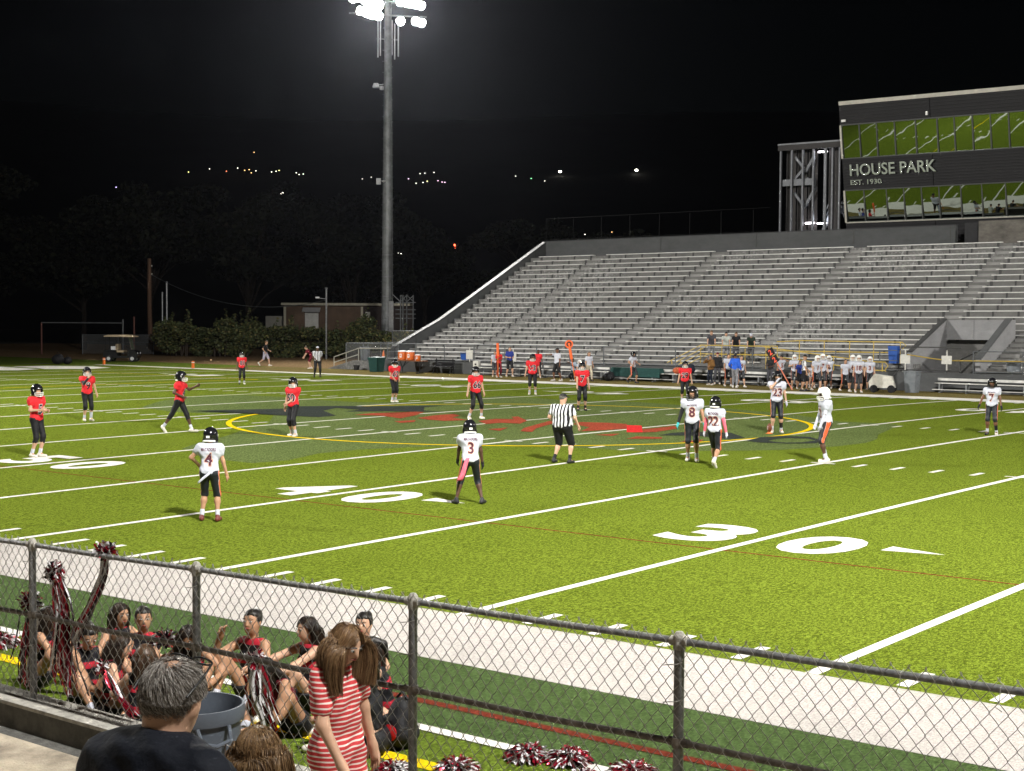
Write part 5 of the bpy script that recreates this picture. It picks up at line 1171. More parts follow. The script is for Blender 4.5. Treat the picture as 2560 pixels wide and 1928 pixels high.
    if num and jf is not None:
        for front in (True, False):
            wrap(num, 0.215, 0.225, front, numedge, 0.065, 0.004, 0.25, name='number_outline'); wrap(num, 0.215, 0.225, front, numcol, 0.025, 0.0075, 0.25)
        if back: wrap(back, 0.058, 0.405, False, numcol, 0.03, 0.006, 0.27, 'team_name'); wrap(back, 0.042, 0.385, True, numcol, 0.02, 0.006, 0.22, 'team_name')
    JP[root.name] = [ha[0]*S, ha[1]*S, hc*S, RH, S]
    return root
JP = {}
def jpoint(root, which):
    v = JP[root.name][{'L': 0, 'R': 1, 'H': 2}[which]]
    return Matrix.Translation(root.location) @ root.rotation_euler.to_matrix().to_4x4() @ Vector(v)

# ------------------------------------------------------------------ who stands where
CAMP = Vector((29.7444, -13.4721, 0))
def face(x, y, off): return math.atan2(CAMP.y-y, CAMP.x-x)+math.radians(off)
NB, NW_, NM, NO = mat('number black', (0.01, 0.01, 0.012), 0.7, var=0), mat('number white', (0.72, 0.72, 0.74), 0.7, var=0), mat('number maroon', (0.085, 0.018, 0.035), 0.7, var=0), mat('number orange edge', (0.70, 0.42, 0.30), 0.7, var=0)
SW = C['white']; SB = C['black']
def red(x, y, H, off, num, label, pose=None, **k):
    a = dict(skin='light', top=C['red'], top_kind='jersey', bottom=C['black'], bottom_len=1.28, shoes=M_SHOEW, socks=SW, head=dict(helmet='black', mask='w'), num=num, numcol=NB, numedge=NW_, build=0.98, group='players in red on the field'); a.update(k)
    return person('football_player', (x, y, zf(y)), face(x, y, off), H, pose, label=label, cat='player', **a)
def white(x, y, H, off, num, label, pose=None, **k):
    a = dict(skin='light', top=C['white'], top_kind='jersey', bottom=PANTS_W, bottom_len=1.02, shoes=M_SHOEW, socks=SW, head=dict(helmet='black', mask='b'), num=num, numcol=NM, numedge=NO, back='MATADORS', build=0.96, group='players in white on the field'); a.update(k)
    return person('football_player', (x, y, zf(y)), face(x, y, off), H, pose, label=label, cat='player', **a)
red(-1.45, 7.59, 1.74, 48, '5', 'red player number 5 with both hands at chest, nearest the white 50 marking', dict(hands=((-0.05, 0.30, 1.13), (0.14, 0.27, 1.15)), feet=((-0.09, 0.05, 0), (0.10, -0.03, 0)), head=(0.1, 0.05)), under=C['cream'])
red(-10.04, 15.22, 1.69, 18, '9', 'red player number 9 raising one hand to his chin', dict(hands=((-0.33, 0.0, 0.84), (0.03, 0.24, 1.42)), elbow=((-.5, -1, 0), (0.6, 0.2, -1)), feet=((-0.12, 0.05, 0), (0.08, -0.02, 0)), head=(0.15, 0)), sleeve_mat=(None, SB), calf=(SW, None))
red(-4.46, 14.32, 1.78, 72, '4', 'red player number 4 in mid stride with one forearm raised', dict(hands=((-0.24, 0.42, 1.30), (0.17, 0.14, 1.02)), elbow=((-.3, -1, -0.6), (0.6, -1, 0)), feet=((-0.08, 0.36, 0.0), (0.08, -0.42, 0.06)), footpitch=(0, -0.9), hip=(0, 0, 0.90), lean=0.05, head=(-0.1, 0)), skin='dark')
red(-1.0, 15.48, 1.65, -38, '50', 'red player number 50 looking left beside the yellow circle line', dict(hands=((0.03, 0.22, 1.0), (0.27, 0.05, 0.82)), feet=((-0.16, 0.12, 0), (0.10, -0.04, 0)), head=(-0.45, 0.15), hip=(0, 0, .92)), sleeve_mat=(None, None), bottom_len=1.3)
red(-9.87, 29.1, 1.68, 32, '62', 'red player number 62 bowing his head with hands at his waist', dict(hands=((-0.10, 0.22, 0.93), (0.12, 0.20, 0.95)), feet=((-0.06, 0.03, 0), (0.06, -0.02, 0)), head=(0.5, 0.35), lean=0.08), skin='tan', sleeve_mat=(None, None))
red(-1.55, 24.02, 1.74, 28, '66', 'red player number 66 standing with feet apart at midfield', dict(feet=((-0.22, 0.02, 0), (0.22, 0.0, 0)), hip=(0, 0, 0.90), head=(0.45, 0.2), hands=((-0.25, 0.1, 0.86), (0.31, 0.02, 0.82))))
red(-9.93, 37.88, 1.76, 0, '73', 'broad red player number 73 facing the camera before the far sideline', dict(hands=((-0.33, 0.04, 0.80), (0.33, 0.04, 0.80)), head=(0, 0.25)), build=1.08)
red(-1.64, 30.02, 1.73, 8, '7', 'red player with white shirt tail just right of the referee', dict(hands=((-0.26, 0.05, 0.80), (0.2, 0.18, 0.82)), head=(0.1, 0.1)), under=SW, shoes=M_SHOEB, socks=SB, sleeve_mat=(None, None))
red(-2.1, 37.63, 1.63, 0, '29', 'red player number 29 behind the white number 8 player', dict(hands=((-0.31, 0.05, 0.78), (0.31, 0.05, 0.78))), build=1.02)
red(-25.51, 35.21, 1.56, 5, '81', 'farthest red player standing alone near the far left pylons', dict(hands=((-0.30, 0.03, 0.82), (0.29, 0.05, 0.80))), skin='dark', socks=SW, shoes=(M_SHOEW, M_SHOEB))
white(10.03, 3.18, 1.60, 168, '4', 'white player number 4 seen from behind, nearest to the fence', dict(lean=0.16, hip=(0, -0.03, 0.91), feet=((-0.16, 0.08, 0), (0.15, 0.0, 0)), hands=((-0.26, 0.24, 1.02), (0.31, 0.10, 0.80)), elbow=((-1, -0.8, 0), (0.5, -1, 0)), head=(0.1, 0.0)), skin='tan', shoes=M_SHOER)
white(12.06, 7.57, 1.60, 186, '3', 'white player number 3 stooping with a pink towel at his back', dict(lean=0.30, hip=(0, -0.08, 0.88), feet=((-0.27, 0.05, 0), (0.24, 0.0, 0)), toes=(0.4, -0.5), hands=((-0.22, 0.30, 0.86), (0.27, 0.16, 0.78)), head=(-0.05, -0.15)), skin='dark', shoes=M_SHOEB, socks=None, bottom_len=1.2, hand_mat=C['black'])
white(11.17, 16.67, 1.76, -3, '8', 'white player number 8 with one black sleeve walking toward the camera', dict(feet=((-0.12, 0.12, 0), (0.10, -0.12, 0)), hands=((-0.29, 0.05, 0.84), (0.33, 0.08, 0.86)), head=(0.25, 0.05)), skin='tan', sleeve_mat=(None, SB), hand_mat=C['cyan'], calf=(None, None))
white(12.22, 15.92, 1.62, 160, '22', 'white player number 22 with pink arm sleeves walking away', dict(lean=0.06, feet=((-0.10, 0.30, 0.0), (0.10, -0.26, 0.08)), footpitch=(0, -0.8), hip=(0, 0, 0.90), hands=((-0.30, 0.10, 0.82), (0.30, 0.02, 0.82)), head=(-0.1, 0)), skin='tan', sleeve_mat=(C['pink'], C['pink']), hand_mat=SW)
white(8.57, 25.51, 1.80, 6, '23', 'white player number 23 with a hand at his mouth beside the ball', dict(hands=((-0.28, 0.04, 0.80), (0.02, 0.24, 1.48)), elbow=((-.5, -1, 0), (0.8, 0.2, -1)), feet=((-0.14, 0, 0), (0.12, 0.02, 0)), head=(0, 0.1)), hand_mat=SW, calf=(SB, None), shoes=M_SHOEW)
white(13.65, 18.55, 1.75, -72, '2', 'white helmeted player number 2 in profile facing left', dict(feet=((-0.09, 0.06, 0), (0.10, -0.02, 0)), hands=((-0.2, 0.2, 0.86), (0.2, 0.2, 0.84)), head=(-0.15, 0.15), lean=0.05), skin='dark', head=dict(helmet='white', mask='w'), sleeve_mat=(SW, SW), calf=(None, SW), hand_mat=SW, build=1.05)
white(13.53, 29.19, 1.65, -8, '7', 'white player number 7 alone at the right edge of the field', dict(hands=((-0.30, 0.08, 0.84), (0.38, 0.04, 0.88)), feet=((-0.15, 0.03, 0), (0.13, -0.02, 0)), head=(0.1, 0.1)), skin='brown', hand_mat=SB, calf=(SB, None), shoes=(M_SHOEW, M_SHOEB))
REFK = dict(top=REFS, top_kind='tee', shoes=M_SHOEB)
person('referee', (9.07, 14.42, zf(14.42)), face(9.07, 14.42, 150), 1.66, dict(feet=((-0.21, 0.0, 0), (0.20, 0.05, 0)), hip=(0, 0, 0.90), hands=((-0.30, 0.15, 0.95), (0.36, 0.16, 0.90)), head=(0.35, 0.05)), skin='light', bottom=C['black'], bottom_len=1.0, socks=SB, build=1.42, head=dict(cap=C['black'], hair=('grey', 'short')), label='stout referee in striped shirt and black shorts seen from behind', cat='referee', **REFK)
person('referee', (-30.36, 44.95, zf(44.95)), face(-30.36, 44.95, 12), 1.72, dict(hands=((-0.14, 0.2, 0.98), (0.16, 0.2, 1.0)), feet=((-0.16, 0, 0), (0.18, 0, 0))), skin='dark', bottom=C['black'], bottom_len=1.92, build=1.2, head=dict(cap=SW), label='far referee in striped shirt and long black trousers', cat='referee', lowres=True, res=0.026, **REFK)
def bg(x, y, H, off, label, pose=None, name='person', cat='person', z=0.0, **k):
    a = dict(skin='light', shoes=M_SHOEW, res=0.027, lowres=True, group='people along the far sideline', build=0.97); a.update(k)
    return person(name, (x, y, z), face(x, y, off), H, pose, label=label, cat=cat, **a)
bg(-46.52, 55.78, 1.75, 75, 'boy in black shirt and pale shorts jogging before the hedge', dict(feet=((-0.08, 0.30, 0.0), (0.08, -0.40, 0.12)), footpitch=(0, -0.9), hip=(0, 0, 0.90), lean=0.1, hands=((-0.24, 0.25, 1.02), (0.24, 0.05, 0.95))), top=C['black'], bottom=C['lav'], bottom_len=0.95, head=dict(hair=('lbrown', 'short')), group='')
bg(-40.75, 54.38, 1.62, -80, 'person in maroon bending forward behind the far referee', dict(lean=0.6, hip=(0, -0.1, 0.9), hands=((-0.1, 0.45, 0.75), (0.12, 0.45, 0.8)), feet=((-0.1, 0.05, 0), (0.1, -0.1, 0))), top=C['maroon'], bottom=C['maroon'], bottom_len=0.9, head=dict(hair=('brown', 'short')), group='')
stick_up = dict(hands=((-0.05, 0.25, 1.1), (0.08, 0.25, 1.25)))
bg(-23.77, 52.68, 1.56, 25, 'red-shirted boy gripping the left chain pole', stick_up, top=C['red'], bottom=C['maroon'], bottom_len=1.7, skin='brown', head=dict(hair=('black', 'short')))
bg(-24.62, 53.36, 1.50, 10, 'person in white behind the left chain pole boy', None, top=C['white'], bottom=C['dgrey'], bottom_len=1.0, head=dict(hair=('black', 'short')))
bg(-24.03, 53.98, 1.74, 20, 'boy in blue shirt and black shorts by the left bench', dict(hands=((-0.12, 0.22, 1.1), (0.12, 0.24, 1.12)), feet=((-0.15, 0.12, 0), (0.15, -0.1, 0))), top=C['blue'], bottom=C['black'], bottom_len=0.95, head=dict(hair=('black', 'short')))
bg(-21.89, 53.87, 1.62, 0, 'person in red and white behind red player 73', None, top=C['red'], bottom=C['black'], bottom_len=1.0, skin='dark', head=dict(hair=('black', 'short')))
bg(-18.67, 51.36, 1.80, -55, 'man in white shirt and cap pointing left', dict(hands=((-0.27, 0.05, 0.82), (0.15, 0.66, 1.38)), elbow=((-.5, -1, 0), (0.5, 0, -1)), feet=((-0.2, -0.1, 0), (0.2, 0.1, 0))), top=C['white'], bottom=C['black'], bottom_len=0.95, skin='brown', head=dict(cap=SB), build=1.12)
bg(-18.08, 51.97, 1.55, -30, 'boy in grey shirt crouching below the orange round marker', dict(hip=(0, -0.1, 0.62), feet=((-0.15, 0.15, 0), (0.15, -0.1, 0)), lean=0.2, hands=((-0.1, 0.25, 0.95), (0.05, 0.3, 1.1))), top=C['lightblue'], bottom=C['black'], bottom_len=1.9, skin='dark', head=dict(hair=('black', 'short')))
bg(-17.48, 52.6, 1.60, 30, 'woman with long brown hair and pale trousers on the sideline', dict(feet=((-0.1, 0.2, 0), (0.12, -0.12, 0))), top=C['white'], bottom=C['beige'], bottom_len=1.95, head=dict(hair=('lbrown', 'long')), shoes=M_SHOEB)
WJ = dict(top=C['white'], top_kind='jersey', bottom=PANTS_W, bottom_len=1.02, numcol=NM, numedge=NO)
PL = dict(name='football_player', cat='player', **WJ)
bg(-18.71, 53.45, 1.45, 0, 'white helmeted player sitting behind the woman with long hair', dict(hip=(0, -0.25, 0.5), feet=((-0.12, 0.3, 0), (0.12, 0.3, 0)), hands=((-0.15, 0.2, 0.62), (0.15, 0.2, 0.62))), head=dict(helmet='white'), **PL)
bg(-14.45, 52.32, 1.68, 55, 'white player in black helmet jogging along the far sideline', dict(feet=((-0.08, 0.18, 0), (0.1, -0.3, 0.1)), footpitch=(0, -0.7), hip=(0, 0, 0.9), hands=((-0.2, 0.28, 1.05), (0.22, 0.1, 1.0))), head=dict(helmet='black', mask='b'), num='12', skin='tan', shoes=M_SHOEB, **PL)
bg(-10.35, 53.32, 1.55, -40, 'person in brown jacket and jeans drinking on the sideline', dict(hands=((-0.15, 0.25, 1.1), (0.1, 0.28, 1.5)), elbow=((-.5, -1, 0), (0.8, 0.3, -0.8))), top=C['brown'], top_kind='jacket', bottom=C['navy'], bottom_len=1.95, skin='tan', head=dict(hair=('brown', 'short')))
bg(-10.57, 54.36, 1.68, 0, 'person in black jacket behind the brown jacket', None, top=C['black'], top_kind='jacket', bottom=C['dgrey'], bottom_len=1.95, head=dict(cap=C['maroon']))
bg(-9.03, 52.83, 1.67, 25, 'bareheaded white player carrying a black helmet, left of the blue shirt', dict(feet=((-0.1, 0.2, 0), (0.12, -0.15, 0))), num='9', head=dict(hair=('black', 'short')), skin='tan', **PL)
bg(-7.92, 51.6, 1.74, 170, 'man in bright blue shirt and grey trousers with his back turned', dict(feet=((-0.12, 0.15, 0), (0.1, -0.1, 0)), hands=((-0.25, 0.2, 1.0), (0.3, 0.05, 0.8))), top=C['royal'], top_kind='long', bottom=C['grey'], bottom_len=1.95, skin='brown', head=dict(hair=('black', 'short')), shoes=M_SHOEW)
bg(-8.13, 52.55, 1.60, 30, 'bareheaded white player walking right of the blue shirt', dict(feet=((-0.1, 0.25, 0), (0.1, -0.2, 0.03))), num='9', head=dict(hair=('brown', 'short')), skin='light', **PL)
bg(-7.49, 54.4, 1.60, -20, 'person in black shirt holding the down marker', dict(hands=((-0.1, 0.3, 1.1), (0.1, 0.3, 1.2))), top=C['black'], bottom=C['dgrey'], bottom_len=1.9, skin='dark', head=dict(hair=('black', 'short')))
bg(-7.11, 54.78, 1.60, 30, 'white player tipping a bottle to his mouth by the marker', dict(hands=((-0.05, 0.3, 1.5), (0.28, 0.05, 0.85)), elbow=((-1, 0.2, -0.3), (0.5, -1, 0))), num='5', head=dict(cap=SB), skin='tan', **PL)
bg(-5.4, 53.0, 1.67, 0, 'white player with white helmet, left of the sideline official', dict(hands=((-0.15, 0.2, 1.2), (0.15, 0.2, 1.2))), num='15', head=dict(helmet='white'), skin='light', **PL)
bg(-5.02, 52.82, 1.42, 20, 'short person in royal blue beside the sideline official', None, top=C['blue'], bottom=C['black'], bottom_len=0.95, skin='tan', head=dict(hair=('brown', 'short')))
person('referee', (-3.94, 51.2, 0), face(-3.94, 51.2, 95), 1.75, dict(feet=((-0.1, 0.15, 0), (0.1, -0.12, 0)), hands=((-0.2, 0.2, 1.0), (0.25, 0.1, 0.85)), head=(0, 0.1)), skin='tan', bottom=C['black'], bottom_len=0.98, head=dict(cap=SB), label='sideline official in striped shirt among the white players', cat='referee', lowres=True, res=0.026, **REFK)
bg(-5.16, 54.39, 1.70, 0, 'person in white sitting behind the sideline official', dict(hip=(0, -0.25, 0.5), feet=((-0.12, 0.35, 0), (0.12, 0.3, 0)), lean=0.25, hands=((-0.12, 0.35, 0.7), (0.12, 0.35, 0.7))), top=C['white'], bottom=C['black'], bottom_len=0.95, head=dict(hair=('brown', 'short')))
bg(-3.88, 52.32, 1.71, 30, 'white helmeted player right of the sideline official, leaning forward', dict(lean=0.12, feet=((-0.1, 0.3, 0), (0.1, -0.25, 0)), hip=(0, 0, 0.9)), num='1', head=dict(helmet='white'), **PL)
bg(-4.03, 53.27, 1.73, 0, 'cream helmeted player behind the leaning white player', None, num='7', head=dict(helmet='white'), **PL)
bg(-4.18, 54.24, 1.63, -10, 'white helmeted player with folded arms in the sideline huddle', dict(hands=((0.1, 0.22, 1.15), (-0.08, 0.24, 1.12))), num='2', head=dict(helmet='white'), skin='brown', **PL)
bg(-2.35, 52.26, 1.59, 30, 'bareheaded white player walking with his helmet in hand', dict(feet=((-0.1, 0.3, 0), (0.1, -0.3, 0.03)), hip=(0, 0, 0.9)), head=dict(hair=('brown', 'short')), skin='tan', **PL)
bg(-2.09, 52.52, 1.74, 0, 'white helmeted player behind number 18', None, num='6', head=dict(helmet='white'), **PL)
bg(-1.38, 51.68, 1.75, 8, 'white helmeted player number 18 on the far sideline', None, num='18', head=dict(helmet='white'), skin='light', **PL)
bg(-2.0, 54.2, 1.63, -5, 'white player with pale helmet behind the white cart', None, num='3', head=dict(helmet='white'), skin='light', **PL)
# four people leaning on the yellow rail of the ramp
lean_ = dict(lean=0.3, hip=(0, -0.16, 0.93), hands=((-0.2, 0.42, 0.98), (0.2, 0.42, 0.98)), head=(0, 0.2))
for x, top_, hc_, H_, lab in ((-12.1, C['dgrey'], dict(hair=('lbrown', 'short')), 1.78, 'man in dark grey shirt leaning on the yellow rail, leftmost of four'), (-11.2, C['pale'], dict(hair=('black', 'short')), 1.72, 'man in pale shirt leaning on the yellow rail, second of four'), (-10.6, C['black'], dict(hair=('brown', 'short')), 1.72, 'man in black shirt leaning on the yellow rail, third of four'), (-9.7, C['olive'], dict(cap=SW), 1.66, 'person in dark green top and white cap, rightmost on the yellow rail')):
    bg(x, 56.28, H_, 0, lab, lean_, z=1.06, top=top_, bottom=C['grey'] if x < -10.8 else C['dgrey'], bottom_len=1.9, head=hc_, group='people on the yellow railed ramp')

# ------------------------------------------------------------------ things on and beside the field
fb = empty('football', (8.50, 25.22, zf(25.2)+0.03)); tag(fb, 'brown football standing on a small orange tee', 'football')
b = MB(); b.lathe([(0.0, 0.0), (0.03, 0.015), (0.062, 0.065), (0.083, 0.14), (0.062, 0.215), (0.03, 0.265), (0.0, 0.28)], n=12); b.build('ball', mat('pigskin', (0.16, 0.045, 0.02), 0.5, scale=40, var=0.2), fb, smooth=True, rot=(0.1, 0.08, 0))
MB().tube([(0, -0.085, 0.09), (0.0, -0.09, 0.14), (0, -0.082, 0.19)], 0.006, 5).build('laces', NW_, fb)
kt = empty('kicking_tee', (8.50, 25.22, zf(25.2))); tag(kt, 'small orange kicking tee under the ball', 'kicking tee'); MB().lathe([(0.10, 0.0), (0.10, 0.012), (0.05, 0.02), (0.045, 0.05), (0.03, 0.05), (0.03, 0.02)], n=12).build('base', mat('tee orange', (0.7, 0.15, 0.03), 0.5), kt)
M_OR = mat('pylon orange', (0.75, 0.16, 0.02), 0.5, scale=5, var=0.1)
for x, y, lab in ((-45.72, 48.95, 'orange goal line pylon, right of the two far left pylons'), (-54.9, 48.95, 'orange end line pylon, leftmost near the golf cart')):
    o = empty('pylon', (x, y, 0.0)); tag(o, lab, 'pylon', 'orange pylons on the far sideline'); MB().box((0, 0, 0.26), (0.13, 0.13, 0.46), taper=0.92).build('body', M_OR, o); MB().box((0, 0, 0.02), (0.17, 0.17, 0.04)).build('base', M_SIGN, o); MB().box((0, 0, 0.40), (0.136, 0.136, 0.05)).build('band', NW_, o)
# chain poles and down markers
def chain_pole(x, y, tipx, tipz, label, disc=True):
    o = empty('chain_pole', (x, y, 0)); tag(o, label, 'marker pole')
    MB().tube([(0, 0, 0.05), (tipx, 0, tipz)], 0.022, 6).build('pole', M_OR, o)
    d = Vector((tipx, 0, tipz)).normalized(); a = Vector((0, 0, 0)).lerp(Vector((tipx, 0, tipz)), 0.62); MB().tube([a, Vector((tipx, 0, tipz))], 0.075, 8).build('padding', mat('marker orange', (0.85, 0.14, 0.03), 0.6), o)
    if disc:
        q = Vector((0.6, -0.8, 0)).to_track_quat('Z', 'Y').to_matrix(); c = Vector((tipx, -0.03, tipz+0.05))
        MB().lathe([(0.22, -0.03), (0.22, 0.03)], c, n=18, M=q).build('disc', mat('marker orange', (0, 0, 0)), o); MB().lathe([(0.14, 0.032), (0.14, 0.036)], c, n=16, M=q).build('bullseye_ring', NB, o); MB().lathe([(0.07, 0.037), (0.07, 0.041)], c, n=12, M=q).build('bullseye', mat('marker orange', (0, 0, 0)), o)
    return o
chain_pole(-17.35, 51.2, -0.42, 1.95, 'leaning orange chain pole with round bullseye head'); chain_pole(-23.55, 52.35, -0.05, 1.95, 'upright orange chain pole held by the red-shirted boy', False)
dm = empty('down_marker', (-4.6, 51.0, 0)); tag(dm, 'leaning down marker with black flip panels reading 2', 'marker pole')
MB().tube([(0.15, 0, 0.05), (-0.7, 0, 1.35)], 0.03, 6).build('pole', mat('faded orange pole', (0.62, 0.20, 0.12), 0.6), dm)
for k, (s_, t_) in enumerate((('2', 1.52), ('2', 1.86))):
    q = Matrix.Rotation(-0.58, 3, 'Y'); c = Vector((0.15-0.85*(t_-0.1)/1.25, 0, t_-0.05))
    pn = MB().box(c, (0.36, 0.06, 0.34), M=q).build('flip_panel', SB, dm)
    Vt, Ft = text_geo(s_, 0.03); P = [c+q @ Vector(((x)*0.33, -0.036, (z-0.35)*0.36)) for x, z, _ in Vt]
    link('panel_digit', mesh_np('panel_digit', [tuple(v) for v in P], Ft, mat('marker digit', (0.85, 0.10, 0.05), 0.6)), pn)
# team benches
bm1 = MB().box((0, 0, 0.45), (4.5, 0.24, 0.045)).box((0, 0.26, 0.62), (4.5, 0.04, 0.12)).mesh('seat_plank', M_ALU); bm2 = MB()
for x in (-2.0, -0.7, 0.7, 2.0): bm2.box((x, 0, 0.21), (0.06, 0.3, 0.42))
bm3 = MB().box((0, -0.32, 0.16), (4.5, 0.2, 0.03)).mesh('foot_plank', M_ALU); bl = MB().box((0, 0, 0.21), (0.06, 0.36, 0.42)).mesh('leg', M_GALV)
BEN = [(-24.6, 54.55, 'leftmost team bench'), (-19.9, 54.5, 'team bench behind the round orange marker'), (-15.2, 54.4, 'team bench with green cover behind the jogging player'), (-10.4, 54.95, 'team bench behind the brown jacket'), (-5.7, 55.0, 'team bench behind the sideline huddle'), (3.4, 54.6, 'team bench right of the grey bin'), (8.2, 54.6, 'rightmost team bench at the picture edge')]
for x, y, lab in BEN:
    o = empty('team_bench', (x, y, 0)); tag(o, 'aluminium '+lab, 'bench', 'aluminium benches on the far sideline'); link('seat', bm1, o); link('foot_plank', bm3, o)
    for lx in (-2.0, -0.7, 0.7, 2.0): link('leg', bl, o, (lx, 0, 0))
cv = empty('bench_cover', (-15.6, 54.42, 0.47)); tag(cv, 'dark green tarpaulin lying over the middle team bench', 'tarpaulin'); b = MB(); b.box((0, 0, 0.12), (3.3, 0.42, 0.26), taper=0.93); b.box((0, -0.22, -0.08), (3.2, 0.05, 0.3)); b.build('tarpaulin', cloth('tarpaulin green', (0.018, 0.06, 0.055)), cv)
# bags
def bag(x, y, z, s, m, label):
    o = empty('sports_bag', (x, y, z)); tag(o, label, 'bag', 'bags by the benches')
    f = lambda P: np.minimum(d_ell(P, (0, 0, 0.17*s), (0.26*s, 0.2*s, 0.18*s)), d_ell(P, (0.1*s, 0.02, 0.26*s), (0.13*s, 0.12*s, 0.11*s)))+0.01*np.sin(P[:, 0]*25)*np.sin(P[:, 2]*22)
    V, F = surf_nets(f, (-0.35*s, -0.3*s, -0.05), (0.35*s, 0.3*s, 0.45*s), 0.035); V[:, 2] = np.maximum(V[:, 2], 0); link('body', mesh_np('body', V, F, m, True), o); MB().tube([(-0.14*s, 0, 0.3*s), (0, 0.02, 0.44*s), (0.14*s, 0, 0.32*s)], 0.014, 5).build('strap', SB, o)
bag(-13.0, 54.35, 0.47, 1.0, cloth('bag orange', (0.42, 0.10, 0.04)), 'orange bag on the bench next to the green cover'); bag(-12.35, 54.4, 0.47, 1.5, C['navy'], 'big navy bag on the bench behind red player 29'); bag(-18.9, 54.5, 0.47, 1.3, C['dgrey'], 'dark bag on the bench behind the pointing man'); bag(-16.9, 53.6, 0, 1.4, C['black'], 'black bag on the ground behind the woman'); bag(-57.6, 47.2, zf(47.2), 1.9, C['black'], 'dark heap at the end line, left of two'); bag(-57.4, 47.8, zf(47.8), 1.4, C['black'], 'smaller dark heap at the end line, right of two')
# drinks table, coolers, bins, cone
tb = empty('folding_table', (-31.6, 54.0, 0)); tag(tb, 'brown folding table carrying orange drink coolers', 'table'); MB().box((0, 0, 0.74), (1.95, 0.75, 0.045)).build('top', mat('table brown', (0.22, 0.08, 0.03), 0.6), tb)
for x in (-0.7, 0.7):
    MB().tube([(x, -0.28, 0.72), (x, -0.05, 0.3), (x, -0.05, 0.03)], 0.025, 6).tube([(x, 0.28, 0.72), (x, -0.05, 0.3)], 0.025, 6).box((x, -0.05, 0.02), (0.05, 0.65, 0.04)).build('leg', SB, tb); MB().bar((x, -0.05, 0.35), (x*0.25, 0, 0.71), 0.025).build('brace', SB, tb)
M_CO = mat('cooler orange', (0.62, 0.13, 0.015), 0.4, scale=6, var=0.1)
for x, z, s, lab in ((-32.35, 0.765, 1.0, 'orange drink cooler with white lid, left of two on the table'), (-31.72, 0.765, 1.0, 'orange drink cooler with white lid, right of two on the table'), (-31.1, 0.765, 0.62, 'small orange drink cooler at the right end of the table')):
    o = empty('drink_cooler', (x, 54.0, z)); tag(o, lab, 'cooler', 'orange drink coolers'); MB().lathe([(0.22*s, 0.0), (0.27*s, 0.04), (0.275*s, 0.46*s), (0.26*s, 0.5*s)], n=18).build('barrel', M_CO, o, smooth=True); MB().lathe([(0.285*s, 0.5*s), (0.285*s, 0.55*s), (0.12*s, 0.585*s), (0.0, 0.59*s)], n=18).build('lid', NW_, o, smooth=True); MB().box((0.09*s, -0.262*s, 0.27*s), (0.15*s, 0.02, 0.22*s)).build('label_panel', NW_, o); MB().box((0.09*s, -0.275*s, 0.29*s), (0.07*s, 0.012, 0.1*s)).build('logo', M_CO, o); MB().tube([(0, -0.26*s, 0.08), (0, -0.33*s, 0.07)], 0.02, 6).build('tap', NW_, o)
dkb = empty('park_bench', (-29.6, 54.6, 0)); tag(dkb, 'dark park bench right of the drinks table', 'bench'); 
for i in range(3): MB().box((0, 0.1+0.03*i, 0.5+0.14*i), (1.6, 0.03, 0.1)).build('back_slat', SB, dkb)
for i in range(3): MB().box((0, -0.15+0.14*i-0.1, 0.43), (1.6, 0.11, 0.03)).build('seat_slat', SB, dkb)
for x in (-0.65, 0.65): MB().bar((x, -0.2, 0), (x, 0.0, 0.42), 0.04).bar((x, 0.2, 0), (x, 0.12, 0.9), 0.04).build('leg', SB, dkb)
def bin_(name, x, y, z, r, h, m, label, lid=None, sides=4, rz=0.0, cat='bin'):
    o = empty(name, (x, y, z), rz); tag(o, label, cat, 'bins round the field'); n = sides
    M4 = Matrix.Rotation(PI/4, 3, 'Z') if sides == 4 else None
    MB().lathe([(r*0.82, 0), (r, h*0.97), (r*1.08, h*0.97), (r*1.08, h), (r*0.95, h), (r*0.9, h*0.9)], n=n, M=M4, cap=False).lathe([(0.0, 0.02), (r*0.82, 0.02)], n=n, M=M4).build('tub', m, o)
    if lid: MB().lathe([(r*1.1, h+0.005), (r*1.06, h+0.1), (0.0, h+0.16)], n=n, M=M4).build('lid', lid, o)
    for s in (-1, 1): MB().box((s*r*0.8 if sides == 4 else s*r*1.02, 0, h*0.82), (0.05, 0.16, 0.04)).build('handle', m, o)
    return o
G1 = mat('bin grey blue', (0.15, 0.165, 0.18), 0.5, scale=4, var=0.15); G2 = mat('bin dark green', (0.012, 0.05, 0.045), 0.5); G3 = mat('bin blue', (0.02, 0.08, 0.33), 0.45)
bin_('litter_bin', 0.35, 53.75, 0, 0.42, 1.0, G1, 'square grey blue bin on the far sideline verge', None); bin_('storage_tub', -34.5, 54.0, 0, 0.52, 0.78, G2, 'dark green lidded tub left of the drinks table', G2); bin_('recycling_bin', -28.9, 55.9, 0.62, 0.36, 0.66, G3, 'blue open tub behind the railing at the left', None); bin_('recycling_bin', -1.75, 56.4, 1.26, 0.34, 0.85, G3, 'tall blue bin at the end of the yellow rail', None); bin_('litter_bin', -38.0, 56.6, 0.57, 0.34, 0.85, G1, 'round grey bin on the platform left of the stand', None, 14); bin_('litter_bin', 4.3, 56.1, 0.7, 0.34, 0.8, G1, 'round grey bin among the benches at the right edge', None, 14); bin_('litter_bin', -37.2, 55.0, 0, 0.2, 0.32, mat('black tub', (0.015, 0.015, 0.016), 0.6), 'small black tub at the foot of the platform ramp', None, 10)
